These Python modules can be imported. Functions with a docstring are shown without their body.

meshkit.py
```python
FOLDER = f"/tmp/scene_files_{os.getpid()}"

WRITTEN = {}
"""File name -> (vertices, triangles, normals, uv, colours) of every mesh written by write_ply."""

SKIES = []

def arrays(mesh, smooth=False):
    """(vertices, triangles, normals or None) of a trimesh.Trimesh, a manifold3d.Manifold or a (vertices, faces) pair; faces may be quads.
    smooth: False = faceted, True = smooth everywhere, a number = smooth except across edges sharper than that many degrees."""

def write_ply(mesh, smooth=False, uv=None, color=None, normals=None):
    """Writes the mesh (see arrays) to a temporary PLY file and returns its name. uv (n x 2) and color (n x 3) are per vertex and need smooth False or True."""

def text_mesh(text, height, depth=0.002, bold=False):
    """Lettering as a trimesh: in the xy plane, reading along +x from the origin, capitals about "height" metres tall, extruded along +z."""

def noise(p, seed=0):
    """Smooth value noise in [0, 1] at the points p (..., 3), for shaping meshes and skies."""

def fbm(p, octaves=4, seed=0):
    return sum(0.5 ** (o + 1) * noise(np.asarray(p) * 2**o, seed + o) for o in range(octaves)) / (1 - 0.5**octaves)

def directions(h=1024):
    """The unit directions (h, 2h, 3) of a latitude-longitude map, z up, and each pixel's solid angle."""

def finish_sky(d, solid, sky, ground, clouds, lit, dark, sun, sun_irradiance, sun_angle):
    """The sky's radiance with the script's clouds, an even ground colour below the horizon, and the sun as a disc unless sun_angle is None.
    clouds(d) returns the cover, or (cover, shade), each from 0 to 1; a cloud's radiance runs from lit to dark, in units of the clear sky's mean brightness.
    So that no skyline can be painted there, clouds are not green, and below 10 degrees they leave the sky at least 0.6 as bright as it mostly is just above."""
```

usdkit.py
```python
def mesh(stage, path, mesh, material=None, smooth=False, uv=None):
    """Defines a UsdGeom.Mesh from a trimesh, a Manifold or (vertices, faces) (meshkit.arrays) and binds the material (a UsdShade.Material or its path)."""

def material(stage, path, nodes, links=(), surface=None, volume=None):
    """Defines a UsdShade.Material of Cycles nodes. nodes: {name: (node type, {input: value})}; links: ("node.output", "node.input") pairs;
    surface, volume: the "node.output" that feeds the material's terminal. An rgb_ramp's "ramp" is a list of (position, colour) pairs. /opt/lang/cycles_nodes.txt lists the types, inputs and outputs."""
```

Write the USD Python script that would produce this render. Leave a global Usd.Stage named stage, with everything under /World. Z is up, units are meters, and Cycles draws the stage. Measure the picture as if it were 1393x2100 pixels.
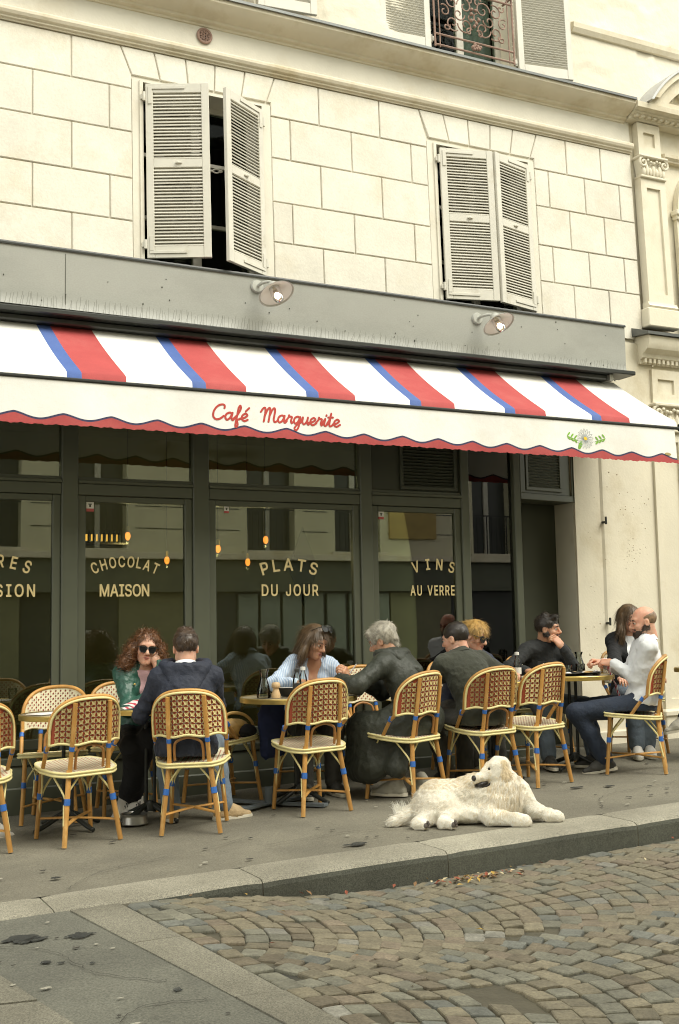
import math, random
import numpy as np, trimesh, usdkit, meshkit
from shapely.geometry import Polygon, LineString, Point, box as sbox
from shapely.ops import unary_union
from shapely import affinity
from pxr import Usd, UsdGeom, UsdLux, UsdShade, Sdf, Gf, Vt

stage = Usd.Stage.CreateInMemory()
UsdGeom.SetStageUpAxis(stage, UsdGeom.Tokens.z)
UsdGeom.SetStageMetersPerUnit(stage, 1.0)
WORLD = UsdGeom.Xform.Define(stage, '/World')
stage.SetDefaultPrim(WORLD.GetPrim())
UsdGeom.Scope.Define(stage, '/World/Looks')

# ------------------------------------------------------------------ camera, sky, sun, exposure
YAW, PITCH, ROLL = math.radians(26.55), math.radians(5.85), 0.019
CAM = (0.0, -8.23, 1.218)
EXPOSURE = 1.28
SUN_TO = np.array([0.30, -0.55, 0.78]); SUN_TO /= np.linalg.norm(SUN_TO)
SUN_INTENSITY, SUN_ANGLE = 0.40, 35.0
SKY_STRENGTH = 0.15

def _camera():
    d = np.array([math.sin(YAW) * math.cos(PITCH), math.cos(YAW) * math.cos(PITCH), math.sin(PITCH)])
    r = np.array([math.cos(YAW), -math.sin(YAW), 0.0]); u = np.cross(r, d)
    c, s = math.cos(ROLL), math.sin(ROLL)
    r, u = c * r - s * u, s * r + c * u
    cam = UsdGeom.Camera.Define(stage, '/World/Camera')
    cam.CreateFocalLengthAttr(40.0)
    cam.CreateHorizontalApertureAttr(40.0 * 1393 / 2333.0)
    cam.CreateVerticalApertureAttr(40.0 * 2100 / 2333.0)
    cam.CreateClippingRangeAttr(Gf.Vec2f(0.05, 500.0))
    cam.CreateExposureAttr(EXPOSURE)
    m = Gf.Matrix4d(*r, 0, *u, 0, *(-d), 0, *CAM, 1)
    cam.AddTransformOp().Set(m)
_camera()

def _sky():
    el = math.asin(SUN_TO[2]); rot = math.atan2(SUN_TO[0], SUN_TO[1])
    m = usdkit.material(stage, '/World/Looks/sky_look', {
        'sky': ('sky_texture', {'sky_type': 'single_scattering', 'sun_disc': False, 'sun_elevation': el, 'sun_rotation': rot}),
        'tc': ('texture_coordinate', {}),
        'n': ('noise_texture', {'scale': 2.2, 'detail': 5.0, 'roughness': 0.55}),
        'cl': ('rgb_ramp', {'ramp': [(0.25, (4.32, 4.33, 3.92)), (0.75, (5.7, 5.71, 5.2))]}),
        'mx': ('mix_color', {'fac': 0.93, 'use_clamp': False}),
        'bg': ('background_shader', {'strength': SKY_STRENGTH})},
        [('tc.generated', 'n.vector'), ('n.fac', 'cl.fac'), ('sky.color', 'mx.a'), ('cl.color', 'mx.b'), ('mx.result', 'bg.color')],
        surface='bg.background')
    d = UsdLux.DomeLight.Define(stage, '/World/sky')
    UsdShade.MaterialBindingAPI.Apply(d.GetPrim()).Bind(m)
    d.GetPrim().SetCustomDataByKey('kind', 'structure')
    s = UsdLux.DistantLight.Define(stage, '/World/sun')
    s.CreateIntensityAttr(SUN_INTENSITY); s.CreateAngleAttr(SUN_ANGLE); s.CreateNormalizeAttr(True)
    s.CreateColorAttr(Gf.Vec3f(1.0, 0.965, 0.85))
    z = SUN_TO; x = np.cross([0, 0, 1.0], z); x /= np.linalg.norm(x); y = np.cross(z, x)
    s.AddTransformOp().Set(Gf.Matrix4d(*x, 0, *y, 0, *z, 0, 0, 0, 0, 1))
_sky()

# ------------------------------------------------------------------ helpers: prims
_used = {}
def _path(parent, name):
    k = (parent, name); n = _used.get(k, 0); _used[k] = n + 1
    return f'{parent}/{name}' if n == 0 else f'{parent}/{name}_{n:03d}'

class T:                      # a thing, or a part other pieces hang from
    def __init__(self, path, loc=(0, 0, 0)):
        self.path, self.loc = path, np.array(loc, float)
    @property
    def prim(self): return stage.GetPrimAtPath(self.path)

def tag(o, label=None, cat=None, group=None, kind=None):
    p = o.prim
    for k, v in (('label', label), ('category', cat), ('group', group), ('kind', kind)):
        if v: p.SetCustomDataByKey(k, v)
    return o

def thing(name, label, cat, loc=(0, 0, 0), group=None, kind=None, mat4=None):
    path = _path('/World', name)
    x = UsdGeom.Xform.Define(stage, path)
    if mat4 is not None: x.AddTransformOp().Set(Gf.Matrix4d(*[float(v) for v in np.asarray(mat4).T.ravel()]))
    else: x.AddTranslateOp().Set(Gf.Vec3d(*[float(v) for v in loc]))
    t = T(path, loc if mat4 is None else (0, 0, 0))
    return tag(t, label, cat, group, kind)

def put(name, mesh, material, parent=None, smooth=False, kind=None, label=None, uv=None):
    """One Mesh prim. Points come in the frame of the thing's parent (world for things placed by loc)."""
    pp = parent.path if parent is not None else '/World'
    path = _path(pp, name)
    loc = parent.loc if parent is not None else np.zeros(3)
    v, f, n = meshkit.arrays(mesh, smooth)
    v = v - loc
    m = UsdGeom.Mesh.Define(stage, path)
    m.CreatePointsAttr(Vt.Vec3fArray.FromNumpy(v.astype(np.float32)))
    m.CreateFaceVertexCountsAttr(Vt.IntArray.FromNumpy(np.full(len(f), 3, np.int32)))
    m.CreateFaceVertexIndicesAttr(Vt.IntArray.FromNumpy(f.astype(np.int32).ravel()))
    m.CreateSubdivisionSchemeAttr('none')
    if n is not None:
        m.CreateNormalsAttr(Vt.Vec3fArray.FromNumpy(n.astype(np.float32))); m.SetNormalsInterpolation('vertex')
    if uv is not None:
        UsdGeom.PrimvarsAPI(m).CreatePrimvar('st', Sdf.ValueTypeNames.TexCoord2fArray, 'vertex').Set(Vt.Vec2fArray.FromNumpy(np.asarray(uv, np.float32)))
    UsdShade.MaterialBindingAPI.Apply(m.GetPrim()).Bind(material)
    t = T(path, loc)
    if kind or label: tag(t, label, None, None, kind)
    return t

# ------------------------------------------------------------------ helpers: meshes
def cat(*ms):
    ms = [m for x in ms for m in (x if isinstance(x, (list, tuple)) else [x])]
    vs, fs, o = [], [], 0
    for m in ms:
        if isinstance(m, trimesh.Trimesh): v, f = np.asarray(m.vertices), np.asarray(m.faces)
        else:
            v, f, _ = meshkit.arrays(m)
        vs.append(v); fs.append(f + o); o += len(v)
    return trimesh.Trimesh(np.vstack(vs), np.vstack(fs), process=False)

def bx(x0, x1, y0, y1, z0, z1):
    m = trimesh.creation.box([abs(x1 - x0), abs(y1 - y0), abs(z1 - z0)])
    m.apply_translation([(x0 + x1) / 2, (y0 + y1) / 2, (z0 + z1) / 2]); return m

def cbx(x0, x1, y0, y1, z0, z1, b=0.004):
    """box with chamfered edges (hull of three shrunken boxes)"""
    b = min(b, abs(x1 - x0) * .45, abs(y1 - y0) * .45, abs(z1 - z0) * .45)
    P = []
    for (i, j, k) in ((0, b, b), (b, 0, b), (b, b, 0)):
        for x in (x0 + i, x1 - i):
            for y in (y0 + j, y1 - j):
                for z in (z0 + k, z1 - k): P.append((x, y, z))
    return trimesh.convex.convex_hull(np.array(P))

def xf(m, loc=(0, 0, 0), rz=0, rx=0, ry=0, s=1):
    M = trimesh.transformations.euler_matrix(rx, ry, rz, 'sxyz'); m = m.copy()
    if s != 1: m.apply_scale(s)
    m.apply_transform(M); m.apply_translation(loc); return m

def tube(path, r, n=8, closed=False, flat=None):
    """round (or squashed) tube along points; r a number or one per point"""
    P = np.asarray(path, float); k = len(P); r = np.broadcast_to(np.asarray(r, float), (k,))
    if closed: t = np.roll(P, -1, 0) - np.roll(P, 1, 0)
    else: t = np.gradient(P, axis=0)
    t /= np.maximum(np.linalg.norm(t, axis=1, keepdims=True), 1e-9)
    ref = np.array([0, 0, 1.0]) if flat is None else np.asarray(flat[0], float)
    if abs(t[0] @ ref) > .9 and flat is None: ref = np.array([1.0, 0, 0])
    a = np.cross(t[0], ref); a /= np.linalg.norm(a)
    A = []
    for i in range(k):
        if flat is not None: a = np.cross(t[i], ref); a /= max(np.linalg.norm(a), 1e-9)
        else:
            a = a - t[i] * (a @ t[i]); a /= np.linalg.norm(a)
        A.append(a)
    A = np.array(A); B = np.cross(t, A)
    th = np.arange(n) / n * 2 * np.pi
    sa, sb = (1, 1) if flat is None else (1, flat[1])
    V = P[:, None] + r[:, None, None] * (sa * np.cos(th)[None, :, None] * A[:, None] + sb * np.sin(th)[None, :, None] * B[:, None])
    V = V.reshape(-1, 3); F = []
    m = k if closed else k - 1
    i = np.arange(m)[:, None]; j = np.arange(n)[None]
    a0 = i * n + j; a1 = i * n + (j + 1) % n; b0 = ((i + 1) % k) * n + j; b1 = ((i + 1) % k) * n + (j + 1) % n
    F = np.concatenate([np.stack([a0, a1, b1], -1).reshape(-1, 3), np.stack([a0, b1, b0], -1).reshape(-1, 3)])
    if not closed:
        V = np.vstack([V, P[:1], P[-1:]]); c0, c1 = len(V) - 2, len(V) - 1
        jj = np.arange(n)
        F = np.vstack([F, np.stack([np.full(n, c0), (jj + 1) % n, jj], -1), np.stack([np.full(n, c1), (k - 1) * n + jj, (k - 1) * n + (jj + 1) % n], -1)])
    return trimesh.Trimesh(V, F, process=False)

def spline(pts, n=8, closed=False):
    P = np.asarray(pts, float); out = []
    k = len(P); m = k if closed else k - 1
    g = lambda i: P[i % k] if closed else P[min(max(i, 0), k - 1)]
    for i in range(m):
        p0, p1, p2, p3 = g(i - 1), g(i), g(i + 1), g(i + 2)
        for s in np.arange(n) / n:
            out.append(.5 * (2 * p1 + (p2 - p0) * s + (2 * p0 - 5 * p1 + 4 * p2 - p3) * s * s + (3 * p1 - p0 - 3 * p2 + p3) * s ** 3))
    if not closed: out.append(P[-1])
    return np.array(out)

def lathe(prof, n=24, loc=(0, 0, 0)):
    m = trimesh.creation.revolve(np.asarray(prof, float), sections=n); m.apply_translation(loc); return m

def plate(poly, y0, y1):
    """shapely polygon drawn in x, z -> slab between y0 and y1"""
    out = []
    for g in getattr(poly, 'geoms', [poly]):
        if g.is_empty: continue
        m = trimesh.creation.extrude_polygon(g, abs(y1 - y0), engine='earcut')
        v = np.asarray(m.vertices); m = trimesh.Trimesh(np.stack([v[:, 0], max(y0, y1) - v[:, 2], v[:, 1]], 1), m.faces, process=False)
        out.append(m)
    return cat(out)

def slab(poly, z0, z1):
    out = [trimesh.creation.extrude_polygon(g, z1 - z0, engine='earcut') for g in getattr(poly, 'geoms', [poly]) if not g.is_empty]
    m = cat(out); m.apply_translation([0, 0, z0]); return m

def moulding(prof, x0, x1, n=2):
    """profile of (out, z) points: out = metres in front of the wall (towards -y); swept along x"""
    p = np.asarray(prof, float); k = len(p); xs = np.linspace(x0, x1, n)
    V = np.vstack([np.stack([np.full(k, x), -p[:, 0], p[:, 1]], 1) for x in xs]); F = []
    for i in range(n - 1):
        for j in range(k):
            a, b, c, d = i * k + j, i * k + (j + 1) % k, (i + 1) * k + (j + 1) % k, (i + 1) * k + j
            F += [(a, b, c), (a, c, d)]
    pl = Polygon(p); tv, tf = trimesh.creation.triangulate_polygon(pl, engine='earcut')
    for X, flip in ((x0, 1), (x1, 0)):
        o = len(V); V = np.vstack([V, np.stack([np.full(len(tv), X), -tv[:, 0], tv[:, 1]], 1)])
        F += [tuple(o + (t[::-1] if flip else t)) for t in tf]
    m = trimesh.Trimesh(V, F, process=False); m.fix_normals(); return m

def sheet(f, us, vs):
    """grid surface f(u, v) -> xyz arrays"""
    U, W = np.meshgrid(us, vs, indexing='ij'); V = np.stack(f(U, W), -1).reshape(-1, 3)
    a = (np.arange(len(us) - 1)[:, None] * len(vs) + np.arange(len(vs) - 1)[None]).ravel(); n = len(vs)
    F = np.concatenate([np.stack([a, a + n, a + n + 1], 1), np.stack([a, a + n + 1, a + 1], 1)])
    return trimesh.Trimesh(V, F, process=False), np.stack([U, W], -1).reshape(-1, 2)

# ------------------------------------------------------------------ helpers: materials
def mat(name, col, rough=.6, var=.12, scale=6., bump=.15, bscale=60., dist=.01, col2=None, spec=.5, metal=0., blot=None, sheen=0., stretch=None, trans=None, coat=0., per=0.0, space='object', speck=None):
    """procedural surface: base colour broken up by two noises, fine relief, optional blotches of col2 and per-object variation"""
    c = np.array(col, float); lo, hi = c * (1 - var), c * (1 + var)
    n = {'tc': ('texture_coordinate', {}), 'ge': ('geometry', {}), 'mp': ('mapping', {'scale': stretch or (1, 1, 1)}),
         'n1': ('noise_texture', {'scale': scale, 'detail': 6., 'roughness': .62}),
         'r1': ('rgb_ramp', {'ramp': [(.3, tuple(lo)), (.7, tuple(hi))]}),
         'n2': ('noise_texture', {'scale': bscale, 'detail': 4., 'roughness': .6}),
         'bm': ('bump', {'strength': bump, 'distance': dist}),
         'p': ('principled_bsdf', {'roughness': rough, 'specular_ior_level': spec, 'metallic': metal, 'sheen_weight': sheen, 'coat_weight': coat})}
    src = 'tc.object' if space == 'object' else 'ge.position'
    L = [(src, 'mp.vector'), ('mp.vector', 'n1.vector'), ('mp.vector', 'n2.vector'), ('n1.fac', 'r1.fac'), ('n2.fac', 'bm.height')]
    out = 'r1.color'
    if col2 is not None:
        s, a, b = blot or (3., .5, .62)
        n['n3'] = ('noise_texture', {'scale': s, 'detail': 7., 'roughness': .68}); n['r3'] = ('rgb_ramp', {'ramp': [(a, (0, 0, 0)), (b, (1, 1, 1))]})
        n['mx'] = ('mix', {'color2': tuple(col2)})
        L += [('mp.vector', 'n3.vector'), ('n3.fac', 'r3.fac'), ('r3.color', 'mx.fac'), (out, 'mx.color1')]; out = 'mx.color'
    if speck:
        n['n5'] = ('noise_texture', {'scale': speck[0], 'detail': 2., 'roughness': .7}); n['r5'] = ('rgb_ramp', {'ramp': [(.32, (1 - speck[1],) * 3), (.68, (1 + speck[1],) * 3)]}); n['m5'] = ('mix', {'mix_type': 'multiply', 'fac': 1.})
        L += [('mp.vector', 'n5.vector'), ('n5.fac', 'r5.fac'), (out, 'm5.color1'), ('r5.color', 'm5.color2')]; out = 'm5.color'
    if per:
        n['oi'] = ('object_info', {}); n['mr'] = ('map_range', {'to_min': 1 - per, 'to_max': 1 + per}); n['hs'] = ('hsv', {})
        L += [('oi.random', 'mr.value'), ('mr.result', 'hs.value'), (out, 'hs.color')]; out = 'hs.color'
    L += [(out, 'p.base_color')]
    if bump: L += [('bm.normal', 'p.normal')]
    surf = 'p.BSDF'
    if trans:
        n['tl'] = ('translucent_bsdf', {}); n['mc'] = ('mix_closure', {'fac': trans})
        L += [(out, 'tl.color'), ('p.BSDF', 'mc.closure1'), ('tl.BSDF', 'mc.closure2')]; surf = 'mc.closure'
    return usdkit.material(stage, f'/World/Looks/{name}', n, L, surface=surf)
# ------------------------------------------------------------------ ground heights
SLOPE = 0.027
def ground(x): return SLOPE * (np.asarray(x) - 1.52)
def sstep(t):
    t = np.clip(t, 0, 1); return t * t * (3 - 2 * t)
def drop(x): return 0.003 + 0.132 * sstep((np.asarray(x) - 1.35) / 1.5)
def road(x, y):
    """road height: level with the pavement at the dropped kerb on the left, a kerb's height lower on the right"""
    return ground(x) - drop(x) - 0.010 * np.clip(-3.0 - np.asarray(y), 0, 3)

# ------------------------------------------------------------------ materials of the setting
STONE = mat('limestone', (.65, .615, .52), .85, .08, 1.6, .25, 45, .006, col2=(.56, .50, .38), blot=(1.1, .52, .72))
STONE_B = mat('limestone_block', (.665, .63, .54), .85, .08, 2.5, .3, 50, .006, col2=(.58, .52, .40), blot=(1.5, .52, .74), per=.045, space='world', speck=(45., .05))
STONE_N = mat('neighbour_limestone', (.66, .61, .485), .85, .08, 1.4, .3, 40, .006, col2=(.52, .45, .31), blot=(1.2, .52, .7))
PLASTER = mat('old_plaster', (.68, .63, .51), .9, .08, 1.5, .5, 14, .012, col2=(.58, .44, .27), blot=(2.3, .66, .70))
TRIM = mat('stone_trim', (.64, .58, .45), .85, .08, 2., .2, 50, .005, col2=(.50, .42, .27), blot=(2.2, .5, .72))
WHITEP = mat('shutter_paint', (.565, .54, .465), .55, .06, 4., .12, 40, .003, col2=(.45, .41, .32), blot=(5., .58, .74))
ZINC = mat('zinc', (.12, .125, .12), .45, .15, 4., .1, 30, .003, metal=.6)
IRON = mat('rusty_iron', (.25, .155, .115), .7, .25, 20., .2, 80, .002)
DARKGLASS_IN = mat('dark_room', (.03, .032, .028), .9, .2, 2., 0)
FASCIA = mat('grey_fascia', (.31, .31, .275), .42, .05, 1.5, .03, 20, .003, col2=(.25, .25, .22), blot=(.8, .5, .7), stretch=(.6, 1, 1.2), speck=(120., .06))
FRAME = mat('olive_grey_paint', (.080, .086, .058), .42, .08, 2., .04, 40, .002)
FRAME_D = mat('dark_olive_paint', (.046, .050, .030), .5, .1, 2., .04, 40, .002)
BLACKM = mat('black_metal', (.018, .020, .017), .4, .15, 5., .03, 40, .002)
WIRE = mat('spike_wire', (.24, .235, .20), .35, .1, 5., 0, metal=.7)
GOLD = mat('gold_leaf_letter', (.62, .50, .24), .5, .06, 12., .05, 80, .001)
BRASS = mat('worn_brass', (.60, .43, .13), .33, .1, 6., .06, 40, .002, metal=.85)
def glass_pane(name, ior=1.6, tint=(.86, .88, .84), rough=0.0):
    return usdkit.material(stage, f'/World/Looks/{name}', {
        'tr': ('transparent_bsdf', {'color': tint}), 'gl': ('glossy_bsdf', {'color': (.95, .95, .92), 'roughness': rough}),
        'fr': ('fresnel', {'IOR': ior}), 'tc': ('texture_coordinate', {}), 'n': ('noise_texture', {'scale': 1.1, 'detail': 1.0}),
        'b': ('bump', {'strength': .03, 'distance': .01}), 'mx': ('mix_closure', {})},
        [('tc.object', 'n.vector'), ('n.fac', 'b.height'), ('b.normal', 'gl.normal'), ('fr.fac', 'mx.fac'), ('tr.BSDF', 'mx.closure1'), ('gl.BSDF', 'mx.closure2')], surface='mx.closure')
PANE = glass_pane('shop_pane', 1.98, (.74, .80, .68))
PANE_UP = glass_pane('upper_pane', 1.16, (.7, .75, .7))
def glow(name, col, strength):
    return usdkit.material(stage, f'/World/Looks/{name}', {'e': ('emission', {'color': col, 'strength': strength})}, surface='e.emission')
BULB = glow('warm_bulb', (1.0, .27, .045), 1.3)
BULB_OUT = glow('lamp_bulb', (1.0, .88, .66), 2.4)

# ------------------------------------------------------------------ the apartment building
CZ = CAM[2]
def lean(m, z0=3.95, k=.035):
    """the old front leans back a little as it rises"""
    v = np.array(m.vertices); y1 = k * (v[:, 2] - z0) * (v[:, 2] > z0)
    v[:, 0] *= 1.0040
    v[:, 2] = CZ + (v[:, 2] - CZ) * (1 + y1 / 8.23); v[:, 1] += y1
    return trimesh.Trimesh(v, m.faces, process=False)

BLD = thing('apartment_building', 'cream limestone building front with white shutters above the grey shop fascia', 'building', (3, 0, 0))
XR = 7.37
W1, W2 = (2.475, 3.475, 3.90, 5.475), (5.14, 6.125, 3.90, 5.45)
hole = lambda w: sbox(w[0], w[2], w[1], w[3])
wall_poly = sbox(-3.0, 3.56, XR, 6.10).difference(unary_union([hole(W1), hole(W2)]))
WALL = put('wall', lean(plate(wall_poly, .014, .34)), STONE, BLD)
U1, U0 = (5.14, 6.06, 6.28, 8.6), (2.55, 3.44, 6.28, 8.6)
up_poly = sbox(-3.0, 6.08, 9.6, 8.8).difference(unary_union([hole(U1), hole(U0)]))
def rough_plate():
    us, vs = np.linspace(-3, 9.6, 330), np.linspace(6.08, 8.8, 70)
    m, _ = sheet(lambda u, w: (u, np.zeros_like(u), w), us, vs)
    c = m.vertices[m.faces].mean(1)
    inside = np.array([(a[0] > w[0] - .0) & (a[0] < w[1]) & (a[2] > w[2]) for a in c for w in (U1,)]).reshape(-1, 1)[:, 0]
    inside |= (c[:, 0] > U0[0]) & (c[:, 0] < U0[1]) & (c[:, 2] > U0[2])
    v = m.vertices.copy()
    n1 = meshkit.fbm(v * [3.1, 1, 3.1], 4, 5); n2 = meshkit.fbm(v * [9, 1, 9] + 7, 3, 9)
    flake = sstep((n1 - .60) / .02) * .012
    v[:, 1] = .006 + flake - .006 * n2
    return trimesh.Trimesh(v, m.faces[~inside], process=False)
put('upper_wall', lean(cat(plate(up_poly, .03, .34))), PLASTER, BLD)
put('plaster_skin', lean(rough_plate()), PLASTER, BLD, smooth=40)

# each cut stone of the rusticated storey
rng = random.Random(4)
def block(poly, proud=.0):
    b = poly.buffer(-.0050, join_style=2)
    if b.is_empty: return
    o = rng.uniform(-.0025, .0025) - proud
    top = b.buffer(-.004, join_style=2)
    m = plate(b, o + .003, .0145); 
    m = cat(m, plate(top, o, o + .0035)) if not top.is_empty else m
    put('stone_block', lean(m), STONE_B, WALL)
rows = [(5.41, 5.745), (5.06, 5.41), (4.69, 5.06), (4.35, 4.69), (3.90, 4.35)]
odd_l, even_l = [-3, -2.68, -2.1, -1.53, -.96, -.38, .19, .77, 1.34, 1.92], [-3, -2.97, -2.4, -1.82, -1.24, -.67, -.1, .48, 1.05, 1.63, 2.21]
odd_m, even_m = [4.0, 4.58], [3.73, 4.30, 4.885]
odd_r, even_r = [6.58, 6.99], [6.36, 6.78, 7.20]
SUR1, SUR2 = (2.39, 3.555), (5.05, 6.20)
for i, (za, zb) in enumerate(rows):
    odd = i % 2 == 0
    if i == 0:
        xs = odd_l[1:]
        for a, b in zip(xs[:-1], xs[1:]): block(sbox(a, za, b, zb))
        block(Polygon([(1.92, za), (2.39, za), (2.39, 5.52), (2.30, zb), (1.92, zb)]))
        block(Polygon([(3.555, za), (4.0, za), (4.0, zb), (3.60, zb), (3.52, 5.52), (3.555, 5.52)]))
        block(sbox(4.0, za, 4.58, zb))
        block(Polygon([(4.58, za), (5.05, za), (5.05, 5.50), (4.98, zb), (4.58, zb)]))
        block(Polygon([(6.20, za), (6.58, za), (6.58, zb), (6.25, zb), (6.16, 5.50), (6.20, 5.50)]))
        block(sbox(6.58, za, 6.99, zb)); block(sbox(6.99, za, XR, zb))
        for tp, bt, zz in (([2.30, 2.57, 2.83, 3.08, 3.34, 3.60], [2.39, 2.62, 2.85, 3.07, 3.30, 3.52], 5.52), ([4.98, 5.23, 5.49, 5.735, 5.985, 6.25], [5.07, 5.285, 5.50, 5.72, 5.94, 6.16], 5.50)):
            for k in range(5): block(Polygon([(bt[k], zz), (bt[k + 1], zz), (tp[k + 1], zb), (tp[k], zb)]), .002)
        continue
    for xs in ((odd_l if odd else even_l) + [SUR1[0]], [SUR1[1]] + (odd_m if odd else even_m) + [SUR2[0]], [SUR2[1]] + (odd_r if odd else even_r) + [XR]):
        for a, b in zip(xs[:-1], xs[1:]): block(sbox(a, za, b, zb))
# window surrounds
for (a, b), w in ((SUR1, W1), (SUR2, W2)):
    zt = w[3] + .022
    ring = sbox(a, 3.9, b, zt).difference(sbox(w[0], 3.8, w[1], w[3]))
    ring2 = sbox(w[0] - .028, 3.9, w[1] + .028, w[3] + .014).difference(sbox(w[0], 3.8, w[1], w[3]))
    put('window_surround', lean(cat(plate(ring, .002, .0142), plate(ring2, -.012, .0025))), STONE, BLD)
# string course and cornice
put('string_course', lean(moulding([(-.014, 5.745), (.012, 5.745), (.014, 5.757), (.030, 5.762), (.030, 5.775), (.050, 5.785), (.062, 5.805), (.062, 5.826), (.052, 5.838), (-.014, 5.842)], -3, XR + .0, 2)), TRIM, BLD, smooth=25)
put('frieze', lean(plate(sbox(-3, 5.842, XR, 6.075), -.004, .014)), STONE, BLD)
put('cornice', lean(moulding([(-.012, 6.04), (.015, 6.045), (.02, 6.062), (.05, 6.07), (.055, 6.088), (.09, 6.10), (.15, 6.125), (.185, 6.155), (.20, 6.165), (.205, 6.205), (-.012, 6.225)], -3, XR - .06, 2)), TRIM, BLD, smooth=25)
put('zinc_flashing', lean(moulding([(-.01, 6.226), (.207, 6.207), (.215, 6.190), (.222, 6.192), (.222, 6.214), (.02, 6.262), (-.01, 6.265)], -3, XR - .06, 2)), ZINC, BLD)
put('band', lean(moulding([(-.002, 6.84), (.02, 6.845), (.045, 6.885), (.05, 6.93), (-.002, 6.95)], 6.74, 9.6, 2)), TRIM, BLD)
# round cast-iron vent in the frieze
v = lean(lathe([(.0, .0), (.062, .0), (.066, .006), (.066, .012), (.052, .012), (.048, .006), (0, .006)], 28))
def roundel():
    parts = [lathe([(.045, 0), (.066, 0), (.066, .010), (.06, .014), (.05, .012), (.045, .004)], 28)]
    for k in range(7):
        o = -.042 + k * .014; l = math.sqrt(max(.048 ** 2 - o * o, 0))
        parts += [bx(-l, l, o - .0025, o + .0025, 0, .008), bx(o - .0025, o + .0025, -l, l, .0005, .0085)]
    for k in range(8):
        a = k * math.pi / 4; parts.append(xf(trimesh.creation.icosphere(1, .008), (.03 * math.cos(a), .03 * math.sin(a), .006)))
    return xf(cat(parts), (0, 0, 0), rx=math.pi / 2)
put('vent_grille', lean(xf(roundel(), (2.99, -.010, 5.965))), IRON, BLD)
put('vent_back', lean(xf(xf(lathe([(0, 0), (.046, 0), (.046, .003), (0, .003)], 20), rx=math.pi / 2), (2.99, -.0052, 5.965))), DARKGLASS_IN, BLD)

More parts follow.
